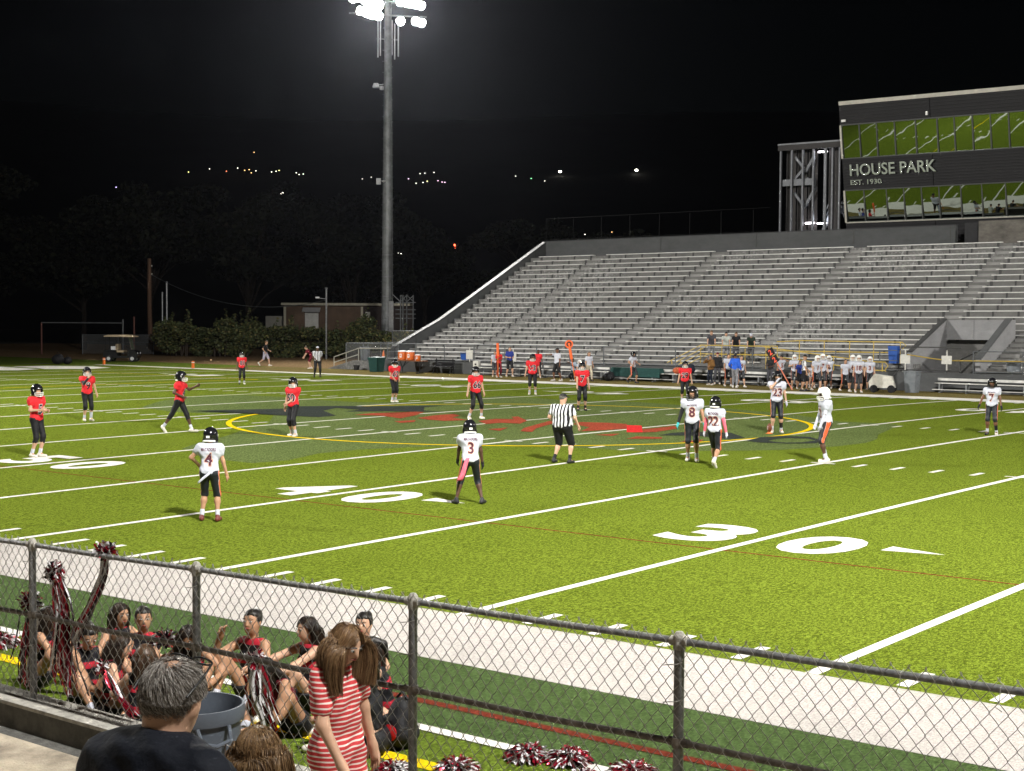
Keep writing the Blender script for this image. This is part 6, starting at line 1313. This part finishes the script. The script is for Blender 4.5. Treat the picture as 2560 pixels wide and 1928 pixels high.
cn = empty('traffic_cone', (-36.0, 56.2, 0.57)); tag(cn, 'orange traffic cone on the platform beside the coolers', 'cone'); MB().lathe([(0.14, 0.03), (0.03, 0.68), (0.0, 0.69)], n=12).build('cone', M_OR, cn, smooth=True); MB().lathe([(0.105, 0.24), (0.08, 0.38)], n=12, cap=False).build('band', NW_, cn); MB().box((0, 0, 0.015), (0.36, 0.36, 0.03)).build('base', M_OR, cn)
ub = empty('electrical_box', (-27.5, 55.2, 0.1)); tag(ub, 'pale electrical box on the base wall of the stand', 'box'); MB().box((0, 0, 0.35), (0.4, 0.2, 0.7)).build('cabinet', M_SIGN, ub)
for z in (0.25, 0.5): MB().box((0, -0.11, z), (0.12, 0.03, 0.1)).build('outlet', SB, ub)
# white equipment cart
ec = empty('equipment_cart', (-0.75, 52.9, 0), 0.3); tag(ec, 'small white equipment cart with black wheels beside number 18', 'cart')
b = MB(); b.prism([(-0.55, 0.22), (0.6, 0.22), (0.45, 0.75), (-0.35, 0.85), (-0.6, 0.5)], -0.35, 0.35, 'y'); b.build('body', mat('cart white', (0.62, 0.60, 0.54), 0.5), ec)
for x in (-0.35, 0.45):
    for y in (-0.38, 0.38): MB().tube([(x, y-0.05, 0.18), (x, y+0.05, 0.18)], 0.18, 14).build('wheel', SB, ec)
MB().tube([(0.5, 0, 0.75), (0.75, 0, 1.1)], 0.02, 6).build('handle', SB, ec)
# golf cart
gc = empty('golf_cart', (-60.1, 54.4, 0), math.atan2(1.55, 2.0)); tag(gc, 'black golf cart with tan roof parked behind the end zone', 'golf cart')
M_GB = mat('cart black', (0.012, 0.012, 0.014), 0.25, var=0, spec=0.6); M_TAN = mat('cart roof tan', (0.42, 0.33, 0.22), 0.6)
b = MB(); b.prism([(-1.25, 0.28), (1.15, 0.28), (1.25, 0.5), (1.05, 0.78), (0.62, 0.86), (0.45, 0.42), (-0.25, 0.42), (-0.3, 0.72), (-1.25, 0.72)], -0.58, 0.58, 'y'); b.build('body', M_GB, gc)
b = MB(); b.prism([(-1.2, 1.86), (-0.9, 1.93), (0.5, 1.95), (1.0, 1.84), (1.0, 1.78), (-1.2, 1.8)], -0.6, 0.6, 'y'); b.build('roof', M_TAN, gc)
for y in (-0.52, 0.52): MB().bar((0.72, y, 0.84), (0.52, y, 1.8), 0.04).bar((-1.1, y, 0.72), (-1.1, y, 1.82), 0.04).bar((-0.3, y, 0.72), (-0.35, y, 1.82), 0.03).build('roof_strut', M_GB, gc)
wsg = bpy.data.materials.new('windscreen'); wsg.use_nodes = True; wsg.node_tree.nodes['Principled BSDF'].inputs['Transmission Weight'].default_value = 0.9; wsg.node_tree.nodes['Principled BSDF'].inputs['Roughness'].default_value = 0.08; wsg.node_tree.nodes['Principled BSDF'].inputs['Base Color'].default_value = (0.7, 0.75, 0.8, 1)
MB().add([(0.74, -0.5, 0.86), (0.74, 0.5, 0.86), (0.56, 0.5, 1.75), (0.56, -0.5, 1.75)], [(0, 1, 2, 3)]).build('windscreen', wsg, gc)
MB().box((-0.05, 0, 0.75), (0.5, 1.0, 0.14)).build('seat', M_TAN, gc); MB().box((-0.32, 0, 1.05), (0.12, 1.0, 0.45)).build('seat_back', M_TAN, gc); MB().box((-0.85, 0, 0.8), (0.7, 1.0, 0.12)).build('rear_bed', M_GB, gc); MB().box((-0.5, 0, 0.98), (0.45, 0.9, 0.25)).build('cargo', NW_, gc)
for x in (-0.85, 0.85):
    for y in (-0.56, 0.56):
        wq = MB().tube([(x, y-0.1, 0.24), (x, y+0.1, 0.24)], 0.24, 18).build('wheel', SB, gc); MB().tube([(x, y-0.108, 0.24), (x, y+0.108, 0.24)], 0.13, 12).build('rim', M_HEADW, wq)
for y in (-0.38, 0.38): MB().lathe([(0.0, 0.03), (0.09, 0.02), (0.1, 0)], (1.18, y, 0.6), n=12, M=Matrix.Rotation(PI/2, 3, 'Y')).build('headlight', M_HEADW, gc)
MB().tube([(0.55, -0.25, 0.85), (0.3, -0.25, 1.12)], 0.02, 6).build('steering_column', SB, gc)
# pink towel of number 3
tw = empty('towel', (12.06, 7.57, zf(7.57)), face(12.06, 7.57, 186)-PI/2); tag(tw, 'pink towel hanging from the waist of white player 3', 'towel')
V = []; F = []
for i in range(9):
    t = i/8
    for s in (-1, 1): V.append((-0.06-0.16*t+s*(0.035+0.02*t), -0.19-0.05*math.sin(t*2.5)+0.012*s, 0.86-0.42*t+0.02*math.sin(t*7)))
F = [(2*i, 2*i+1, 2*i+3, 2*i+2) for i in range(8)]; o = link('cloth', mesh_np('cloth', V, F, C['pink'], True), tw); md = o.modifiers.new('thick', 'SOLIDIFY'); md.thickness = 0.008

tw2 = empty('towel', (10.03, 3.18, zf(3.18)), face(10.03, 3.18, 168)-PI/2); tag(tw2, 'white towel tucked at the waist of white player 4', 'towel')
V = []
for i in range(9):
    t = i/8
    for s in (-1, 1): V.append((0.04-0.20*t, -0.155-0.03*math.sin(t*2.5)+0.01*s, 0.84-0.17*t+s*(0.028-0.008*t)))
o = link('cloth', mesh_np('cloth', V, [(2*i, 2*i+1, 2*i+3, 2*i+2) for i in range(8)], C['white'], True), tw2); md = o.modifiers.new('thick', 'SOLIDIFY'); md.thickness = 0.008

# ------------------------------------------------------------------ cheerleaders, pompoms and ribbons behind the fence
CHT = stripe_mat('cheer top', (0.010, 0.010, 0.013), (0.36, 0.015, 0.03), 'Z', 0.17, 0.66, phase=0.15)
M_RIB = [mat('foil red', (0.34, 0.012, 0.03), 0.25, 0.55, var=0.2, scale=30), mat('foil white', (0.68, 0.66, 0.68), 0.3, 0.15, var=0.1, scale=30), mat('foil black', (0.014, 0.012, 0.016), 0.25, 0.3, var=0), mat('foil maroon', (0.12, 0.01, 0.02), 0.3, 0.3, var=0.2)]
def pompom(x, y, z, r, label, pm=(0.42, 0.36, 0.10, 0.12), n=420, flat=0.62):
    o = empty('pompom', (x, y, z)); tag(o, label, 'pompom', 'red, white and silver pompoms'); V = []; F = []; mi = []
    for i in range(n):
        u = RNG.normal(size=3); u[2] = abs(u[2])*1.1+0.05; u /= np.linalg.norm(u); L_ = r*RNG.uniform(0.7, 1.1); sd = np.cross(u, RNG.normal(size=3)); sd /= np.linalg.norm(sd); w = 0.009*RNG.uniform(0.7, 1.4)
        b0 = len(V); c0 = np.array((0, 0, r*0.25))
        for k, t in enumerate((0.0, 0.4, 0.75, 1.0)):
            q = c0+u*L_*t*np.array((1, 1, flat*1.1))-np.array((0, 0, 0.30*r*t*t)); q[2] = max(q[2], 0.01*RNG.uniform(0.3, 1)); q = q+RNG.normal(size=3)*0.006
            V.append(q-sd*w); V.append(q+sd*w)
        m_ = RNG.choice(4, p=pm)
        for k in range(3): F.append((b0+2*k, b0+2*k+1, b0+2*k+3, b0+2*k+2)); mi.append(m_)
    link('streamers', mesh_np('streamers', np.array(V), np.array(F), M_RIB, mi=mi), o); MB().tube([(-0.05, 0, r*0.2), (0.05, 0, r*0.2)], 0.018, 6).build('handle', SB, o)
    return o
for x, y, r, lab in ((21.95, -5.1, 0.20, 'pompom on the turf just left of the second fence post from the right'), (22.27, -4.72, 0.20, 'lone pompom lying between the yellow line and the white line'), (22.46, -4.06, 0.20, 'pompom on the white line, left of a touching pair'), (22.76, -3.94, 0.20, 'pompom on the white line, right of a touching pair'), (23.16, -4.30, 0.17, 'pompom at the bottom picture edge, left of the largest one'), (23.40, -3.98, 0.23, 'largest pompom, rightmost beside the fence post'), (15.65, -4.4, 0.22, 'pompom at the left picture edge on the turf'), (16.62, -4.25, 0.22, 'pompom on the turf behind the hanging ribbons')):
    pompom(x, y, -0.003, r, lab)
SEAT = dict(hip=(0, -0.1, 0.13), feet=((-0.12, 0.42, 0), (0.14, 0.46, 0)), knee=((-0.35, 0.5, 1), (0.35, 0.5, 1)), hands=((-0.28, 0.32, 0.35), (0.28, 0.32, 0.35)))
def cheer(x, y, H, off, label, pose=None, skin='tan', hair=('black', 'pony'), top=None):
    p = dict(SEAT); p.update(pose or {})
    return person('cheerleader', (x, y, -0.002), face(x, y, off), H, p, skin=skin, top=top or CHT, top_kind='tank', bottom=C['black'], bottom_len=0.55, shoes=M_SHOEW, socks=SW, head=dict(hair=hair), label=label, cat='cheerleader', group='cheerleaders sitting behind the fence', build=0.86, res=0.0165)
CHEERS = []
CHEERS.append(cheer(18.62, -4.85, 1.60, 5, 'cheerleader with black hair facing the camera above the grey-haired man', dict(hands=((0.0, 0.3, 0.3), (0.2, 0.3, 0.28))), skin='tan', hair=('black', 'bun')))
CHEERS.append(cheer(19.58, -4.45, 1.68, -38, 'cheerleader raising a hand to her chin, second from the grey-haired man', dict(hands=((-0.33, 0.20, 0.14), (0.19, 0.17, 0.70)), elbow=((-0.6, -1, 0), (0.8, 0.5, -1)), head=(-0.15, -0.18), lean=0.06, feet=((-0.2, 0.35, 0), (0.2, 0.3, 0))), skin='tan', hair=('black', 'bun')))
CHEERS.append(cheer(20.0, -4.22, 1.60, -62, 'cheerleader with long dark hair looking left with open palm', dict(hands=((-0.2, 0.42, 0.42), (0.18, 0.45, 0.45)), head=(-0.1, 0.05)), skin='light', hair=('black', 'long')))
CHEERS.append(cheer(20.30, -3.75, 1.60, -20, 'cheerleader half hidden behind the girl in the striped shirt', None, skin='light', hair=('black', 'bun')))
CHEERS.append(cheer(21.02, -4.25, 1.62, -95, 'cheerleader in profile hugging her knees by the middle fence post', dict(lean=0.30, hands=((-0.12, 0.45, 0.32), (0.12, 0.45, 0.30)), feet=((-0.1, 0.52, 0), (0.1, 0.50, 0)), head=(0, 0.15)), skin='light', hair=('black', 'pony')))
CHEERS.append(cheer(18.62, -5.45, 1.55, 25, 'cheerleader looking down between the hanging ribbons and the man', dict(hands=((-0.25, 0.35, 0.4), (0.1, 0.4, 0.3)), head=(0.2, 0.35), lean=0.12), skin='tan', hair=('black', 'bun')))
CHEERS.append(cheer(19.1, -5.5, 1.50, 78, 'cheerleader in profile turned right, left of the brown-haired one', dict(head=(0.1, 0.1), lean=0.15), skin='light', hair=('brown', 'bun')))
CHEERS.append(cheer(19.62, -5.62, 1.50, 165, 'brown-haired cheerleader with her back turned, close to the wall', dict(lean=0.15), skin='light', hair=('brown', 'long')))
CHEERS.append(cheer(17.6, -5.2, 1.55, 60, 'cheerleader at the left edge behind the ribbons', dict(lean=0.25, hands=((-0.1, 0.45, 0.25), (0.2, 0.45, 0.22))), skin='tan', hair=('black', 'pony')))
CHEERS.append(cheer(18.15, -4.75, 1.56, 30, 'cheerleader with long hair between the hanging ribbons, farthest back', dict(lean=0.1), skin='tan', hair=('black', 'long')))
CHEERS.append(cheer(20.52, -4.85, 1.58, -50, 'cheerleader in maroon bending low left of the striped shirt', dict(lean=0.55, hands=((-0.1, 0.5, 0.2), (0.15, 0.5, 0.22)), head=(0, 0.3)), skin='tan', hair=('black', 'long'), top=C['maroon']))
CHEERS.append(cheer(21.35, -4.75, 1.58, -110, 'cheerleader in black jacket with folded legs behind the middle post', dict(lean=0.25, hands=((-0.12, 0.42, 0.3), (0.1, 0.42, 0.3))), skin='light', hair=('black', 'pony'), top=C['black']))
CHEERS.append(cheer(19.15, -4.75, 1.55, -10, 'cheerleader partly behind the grey-haired man', dict(lean=0.3, head=(0, 0.3)), skin='tan', hair=('black', 'long')))
pb = pompom(18.98, -4.9, 0.55, 0.15, 'black and maroon pompom held up beside the facing cheerleader', (0.15, 0.12, 0.5, 0.23), 260, 1.0)
# bunches of ribbon tied to the fence
def ribbons(pts, n, spread, label, wid=0.022, loose=0.0):
    P = np.array(pts); o = empty('ribbon_bunch', tuple(P[-1])); tag(o, label, 'ribbons', 'ribbon bunches on the near fence'); V = []; F = []; mi = []
    T_ = np.linspace(0, 1, 14); seg = np.linspace(0, 1, len(P))
    for i in range(n):
        off = RNG.normal(size=3)*np.array((spread, spread*0.4, spread*0.5)); t1 = RNG.uniform(0.55, 1.0); ph = RNG.uniform(0, 6); b0 = len(V); m_ = RNG.choice(4, p=(0.30, 0.28, 0.24, 0.18)); tw_ = RNG.uniform(-3, 3)
        for t in T_*t1:
            c = np.array([np.interp(t, seg, P[:, k]) for k in range(3)])+off*(0.35+0.9*t)+np.array((0.014*math.sin(t*9+ph), 0.01*math.cos(t*8+ph), 0)); a = tw_*t+ph
            d = np.array((math.cos(a), 0.5*math.sin(a), 0.35*math.sin(a*0.7)))*wid*0.5; V += [c-d-P[-1], c+d-P[-1]]
        for k in range(13): F.append((b0+2*k, b0+2*k+1, b0+2*k+3, b0+2*k+2)); mi.append(m_)
    # crumpled tuft at the knot
    for i in range(n*3):
        u = RNG.normal(size=3); u /= np.linalg.norm(u); sd = np.cross(u, RNG.normal(size=3)); sd /= np.linalg.norm(sd); b0 = len(V); c = P[0]-P[-1]+RNG.normal(size=3)*0.02
        V += [c-sd*0.008, c+sd*0.008, c+u*0.07+sd*0.01, c+u*0.07-sd*0.01]; F.append((b0, b0+1, b0+2, b0+3)); mi.append(RNG.choice(4, p=(0.34, 0.26, 0.22, 0.18)))
    link('ribbons', mesh_np('ribbons', np.array(V), np.array(F), M_RIB, mi=mi), o); MB().lathe([(0.02, -0.02), (0.025, 0), (0.02, 0.02)], tuple(P[0]-P[-1]), n=8).build('knot', M_RIB[0], o)
ribbons([(19.55, -5.95, 1.60), (19.50, -5.93, 1.42), (19.32, -5.92, 1.12), (19.08, -5.9, 0.82), (18.95, -5.85, 0.68)], 80, 0.026, 'ribbon bunch reaching up to the top rail, red and black')
ribbons([(18.80, -5.92, 1.34), (18.84, -5.9, 1.16), (18.90, -5.9, 0.95), (18.88, -5.9, 0.55), (18.94, -5.88, 0.30)], 110, 0.060, 'full ribbon bunch hanging right of the leftmost post')
ribbons([(18.44, -5.92, 1.04), (18.42, -5.9, 0.85), (18.34, -5.9, 0.55), (18.28, -5.88, 0.28)], 80, 0.06, 'drooping ribbon bunch left of the leftmost post')
ribbons([(18.95, -5.93, 0.96), (18.98, -5.93, 0.62), (19.04, -5.92, 0.30)], 6, 0.012, 'single long red ribbon hanging below the middle rail', 0.05)
ribbons([(19.42, -5.9, 0.62), (19.62, -5.9, 0.42), (19.85, -5.9, 0.26)], 10, 0.015, 'red ribbon trailing over the brown-haired cheerleader', 0.05)
ribbons([(20.62, -5.3, 0.75), (20.66, -5.3, 0.45), (20.72, -5.2, 0.12)], 40, 0.06, 'dark red ribbon bunch left of the girl in the striped shirt', 0.03)
bp = empty('backpack', (21.45, -4.45, 0)); tag(bp, 'black and red backpack behind the profile cheerleader', 'backpack')
V, F = surf_nets(lambda P: np.maximum(smin(d_cap(P, (0, 0, 0.12), (0, 0, 0.30), 0.14, 0.11), d_ell(P, (0.03, -0.1, 0.14), (0.11, 0.07, 0.12)), 0.05)+0.006*np.sin(P[:, 2]*40), -P[:, 2]), (-0.2, -0.25, -0.03), (0.2, 0.2, 0.47), 0.02); link('body', mesh_np('body', V, F, C['black'], True), bp)
MB().lathe([(0.0, 0.0), (0.06, 0.0), (0.07, 0.015), (0.0, 0.03)], (0.03, -0.165, 0.16), n=12, M=Matrix.Rotation(PI/2, 3, 'X')).build('pocket_panel', C['red'], bp); MB().tube([(-0.06, 0, 0.4), (0, 0, 0.46), (0.06, 0, 0.4)], 0.012, 5).build('handle', SB, bp)

# ------------------------------------------------------------------ spectators in front of the fence
can = empty('litter_barrel', (21.72, -6.80, -0.03)); tag(can, 'grey round plastic litter barrel standing at the fence', 'bin')
M_CAN = mat('barrel grey', (0.085, 0.10, 0.125), 0.42, scale=6, var=0.12)
MB().lathe([(0.235, 0.0), (0.25, 0.04), (0.285, 0.74), (0.285, 0.80), (0.31, 0.805), (0.318, 0.85), (0.312, 0.905), (0.296, 0.905), (0.29, 0.86), (0.27, 0.76), (0.235, 0.06), (0.0, 0.05)], n=40).build('barrel', M_CAN, can, smooth=True)
for a in (-0.35, 2.8):
    c = Vector((math.cos(a), math.sin(a), 0)); s = Vector((-c.y, c.x, 0)); MB().tube([c*0.285+s*0.11+Vector((0, 0, 0.80)), c*0.35+s*0.10+Vector((0, 0, 0.72)), c*0.36+Vector((0, 0, 0.69)), c*0.35-s*0.10+Vector((0, 0, 0.72)), c*0.285-s*0.11+Vector((0, 0, 0.80))], 0.016, 8).build('handle', M_CAN, can, smooth=True)
def unit(a): return a/(np.linalg.norm(a, axis=-1, keepdims=True)+1e-9)
def strands(root, pts, step, nseg, dirf, mats, pm, w0, name='hair', taper=0.25, ell=None):
    P0 = np.array(pts, float); n = len(P0); P = [P0]
    lay = 1.04 if ell is None or nseg < 8 else 1.03+0.05*RNG.random((n, 1))
    for k in range(nseg):
        q = P[-1]+unit(dirf(P[-1], k/nseg, P0))*step*RNG.uniform(0.85, 1.15, (n, 1))
        if ell is not None:
            c, r, R = ell; l = (q-c)@R/r; m_ = np.linalg.norm(l, axis=1, keepdims=True); q = np.where(m_ < lay, c+(l/m_*lay*r)@R.T, q)
        P.append(q)
    P = np.array(P); sd = unit(np.cross(P[-1]-P[0], RNG.normal(size=(n, 3))))
    W_ = (w0*(1-(1-taper)*np.arange(nseg+1)/nseg))[:, None, None]
    V = np.stack([P-sd*W_, P+sd*W_], 2).transpose(1, 0, 2, 3).reshape(-1, 3)      # strand, ring, side
    b = (np.arange(n)*(nseg+1)*2)[:, None]+2*np.arange(nseg)[None]
    F = np.stack([b, b+1, b+3, b+2], -1).reshape(-1, 4); mi = np.repeat(RNG.choice(len(mats), n, p=pm), nseg)
    o = link(name, mesh_np(name, V, F, mats, True, mi=mi), root); o['kind'] = 'stuff'
    return o
def scalp(c, r, R, n, ok):
    out = []
    while len(out) < n:
        u = RNG.normal(size=3); u /= np.linalg.norm(u)
        if ok(u): out.append((c+R@(u*r), u))
    return out
# grey-haired man in a dark jacket, seen from behind
mx, my, mz = 26.33, -10.875, 1.325
man = person('person', (mx, my, mz), face(mx, my, 132), 1.80, dict(hip=(0, 0, 0.46), feet=((-0.15, 0.42, 0), (0.15, 0.42, 0)), knee=((0, 1, 0.6), (0, 1, 0.6)), hands=((-0.12, 0.40, 0.62), (0.12, 0.40, 0.62)), lean=0.22, head=(-0.30, 0.05), neckz=0.525, shz=0.435), skin='light', top=cloth('dark navy jacket', (0.006, 0.008, 0.014)), top_kind='jacket', bottom=C['dgrey'], bottom_len=1.9, shoes=M_SHOEB, build=1.10, res=0.017, label='grey-haired man in dark navy jacket with glasses pushed up on his head', cat='person')
_, _, hcm, RHm, Sm = JP[man.name]; em = (hcm+RHm@np.array((0, -0.012, 0.025))*Sm, np.array((0.080, 0.098, 0.092))*Sm, RHm)
HG = [mat('hair salt', (0.50, 0.47, 0.44), 0.5, var=0), mat('hair pepper', (0.085, 0.07, 0.06), 0.5, var=0), mat('hair mid grey', (0.24, 0.215, 0.19), 0.5, var=0)]
crown = np.array((0.05, -0.35, 0.93)); crown /= np.linalg.norm(crown)
okm = lambda u: not ((u[1] > 0.42 and u[2] < 0.62) or u[2] < (-0.98 if u[1] < -0.1 else -0.5) or (abs(u[0]) > 0.72 and u[1] > -0.15 and u[2] < 0.0)) and (np.dot(u, crown) < 0.985)
pm_ = scalp(*em, 9000, okm)
def dman(q, t, p0):
    u = unit((q-em[0])@RHm/em[1]); tang = u-crown*(u@crown)[:, None]; tang = unit(tang-u*np.sum(tang*u, 1, keepdims=True)); sw = np.cross(u, tang)*0.5
    return (tang+sw+u*(0.26 if t < 0.5 else 0.05))@RHm.T+RNG.normal(size=q.shape)*0.22-np.array((0, 0, 0.25*t))
strands(man, [p for p, u in pm_ if RNG.random() < (0.45 if np.dot(u, crown) > 0.93 else 1.0)], 0.0085, 5, dman, HG, (0.36, 0.26, 0.38), 0.0011, ell=em)
gl = empty('glasses', tuple(jpoint(man, 'H'))); tag(gl, 'black framed glasses resting on top of the grey-haired man', 'glasses')
gl.rotation_euler = (Matrix.Rotation(face(mx, my, 132)-PI/2, 3, 'Z') @ Matrix(RHm.tolist())).to_euler()
for s in (-1, 1):
    MB().tube([(s*0.070, 0.062, 0.118), (s*0.086, 0.0, 0.088), (s*0.088, -0.06, 0.045), (s*0.084, -0.085, 0.02)], 0.0034, 6).build('temple', M_BLACK, gl)
    fr = [(s*(0.037+0.030*math.cos(a)), 0.066-0.022*math.sin(a), 0.122+0.010*math.sin(a)) for a in np.linspace(0, 2*PI, 15)]; MB().tube(fr, 0.0032, 5).build('rim', M_BLACK, gl)
MB().tube([(-0.008, 0.068, 0.124), (0.008, 0.068, 0.124)], 0.0034, 5).build('bridge', M_BLACK, gl)
# small light-brown haired girl beside him
gx, gy, gz = 25.83, -9.995, 1.02
girl = person('person', (gx, gy, gz), face(gx, gy, 160), 1.50, dict(hip=(0, 0, 0.46), feet=((-0.12, 0.42, 0), (0.12, 0.42, 0)), knee=((0, 1, 0.6), (0, 1, 0.6)), hands=((-0.12, 0.35, 0.6), (0.12, 0.35, 0.6)), lean=0.1, head=(0, 0.1)), skin='light', top=C['grey'], top_kind='tee', bottom=C['dgrey'], bottom_len=1.9, shoes=M_SHOEW, build=0.85, res=0.018, label='child with straight light brown hair, only the head in view', cat='person')
HB = [mat('hair honey', (0.30, 0.185, 0.09), 0.42, var=0), mat('hair chestnut', (0.075, 0.040, 0.02), 0.42, var=0), mat('hair ash', (0.17, 0.105, 0.055), 0.42, var=0)]
def longhair(root, n, nseg, step, part_axis, mats, pm, wind, w0=0.0013, facecut=0.35, pullk=3.0):
    _, _, c_, R_, S_ = JP[root.name]; e = (c_+R_@np.array((0, -0.014, 0.028))*S_, np.array((0.082, 0.099, 0.094))*S_, R_)
    ok = lambda u: not (u[1] > facecut and u[2] < 0.55) and u[2] > 0.40
    def df(q, t, p0):
        u = unit((q-e[0])@R_/e[1]); cr = np.array((0, -0.15, 0.99)); tang = u-cr*(u@cr)[:, None]; tang = unit(tang-u*np.sum(tang*u, 1, keepdims=True)); fr_ = np.maximum(u[:, 1:2], 0)*(1 if t < 0.55 else 0); tang = tang+np.concatenate([np.where(u[:, :1] > -0.15, 1.0, -1.0)*1.5*fr_, -1.1*fr_, 0.1*fr_], 1)
        ax = np.array(e[0])-q; ax[:, 2] = 0; pull = ax*(pullk*max(0, t-0.3))
        k = min(max(t*1.6, 0), 1); return (tang@R_.T)*(1-k)+np.array((0, 0, -1.0))*(0.25+k)+wind(t, p0)+pull+RNG.normal(size=q.shape)*0.025+0.05*np.sin(p0*np.array((91.0, 71.0, 57.0)))
    return strands(root, [p for p, u in scalp(*e, n, ok)], step, nseg, df, mats, pm, w0, ell=e)
longhair(girl, 15000, 12, 0.024, None, HB, (0.50, 0.14, 0.36), lambda t, p: np.zeros(3), 0.0010, 0.35, 0.0)
HK = [mat('cheer hair black', (0.016, 0.012, 0.010), 0.38, var=0), mat('cheer hair soft black', (0.035, 0.024, 0.018), 0.38, var=0), mat('cheer hair brown', (0.06, 0.032, 0.018), 0.4, var=0)]
for i_, c_ in enumerate(CHEERS):
    if i_ in (2, 4, 6, 7, 8, 9, 10, 11, 12): longhair(c_, 2600, 11, 0.025, None, HK, (0.5, 0.35, 0.15) if i_ != 7 else (0.05, 0.2, 0.75), lambda t, p: np.array((0, -0.25, 0)), 0.0021, 0.22)
# girl in a red and white striped shirt
RS = stripe_mat('red white stripes', (0.50, 0.045, 0.05), (0.72, 0.62, 0.58), 'Z', 0.029, 0.66)
sx_, sy_ = 23.25, -7.0
sg = person('person', (sx_, sy_, -0.03), face(sx_, sy_, 52), 1.75, dict(feet=((-0.12, 0, 0), (0.12, 0, 0)), hands=((-0.27, 0.08, 0.86), (0.26, 0.24, 0.92)), elbow=((-.5, -1, 0), (0.7, -0.8, 0)), head=(0.1, 0.40), lean=0.06, side=0.04), skin='light', top=RS, top_kind='tee', bottom=C['navy'], bottom_len=1.95, shoes=M_SHOEW, build=0.98, res=0.015, head={}, hem=-0.20, label='young woman in red and white striped shirt with windblown brown hair', cat='person')
lft = np.array((-0.78, -0.62, 0.0))
Rsg = rotz(-(face(sx_, sy_, 52)-PI/2)); wl_ = Rsg@lft
longhair(sg, 15000, 16, 0.026, None, [mat('hair dark chestnut', (0.105, 0.052, 0.024), 0.42, var=0), mat('hair honey', (0, 0, 0)), mat('hair ash', (0, 0, 0))], (0.42, 0.26, 0.32),
         lambda t, p: wl_*(0.15*np.sin(t*7+p[:, :1]*60)+0.10*t)+np.array((0, 0.10, 0))*np.sin(t*9+p[:, 2:3]*80)+np.array((0, 0.22, 0))*(np.sin(p[:, :1]*300) > 0.5)*t, 0.0011, 0.28, 1.5)

# ------------------------------------------------------------------ thin night air that the floodlights show up
hz = MB().box((-40, 48, 29.2), (330, 250, 62.4)).mesh('haze', mat('haze shell', (0, 0, 0)))
hm_ = bpy.data.materials.new('night haze'); hm_.use_nodes = True; hn = hm_.node_tree.nodes; hn.clear()
ho = hn.new('ShaderNodeOutputMaterial'); hv = hn.new('ShaderNodeVolumePrincipled'); hv.inputs['Color'].default_value = (0.80, 0.84, 1.0, 1); hv.inputs['Density'].default_value = HAZE; hv.inputs['Anisotropy'].default_value = 0.86
hm_.node_tree.links.new(hv.outputs[0], ho.inputs['Volume'])
hz.materials.clear(); hz.materials.append(hm_)
tag(link('haze', hz), kind='stuff')
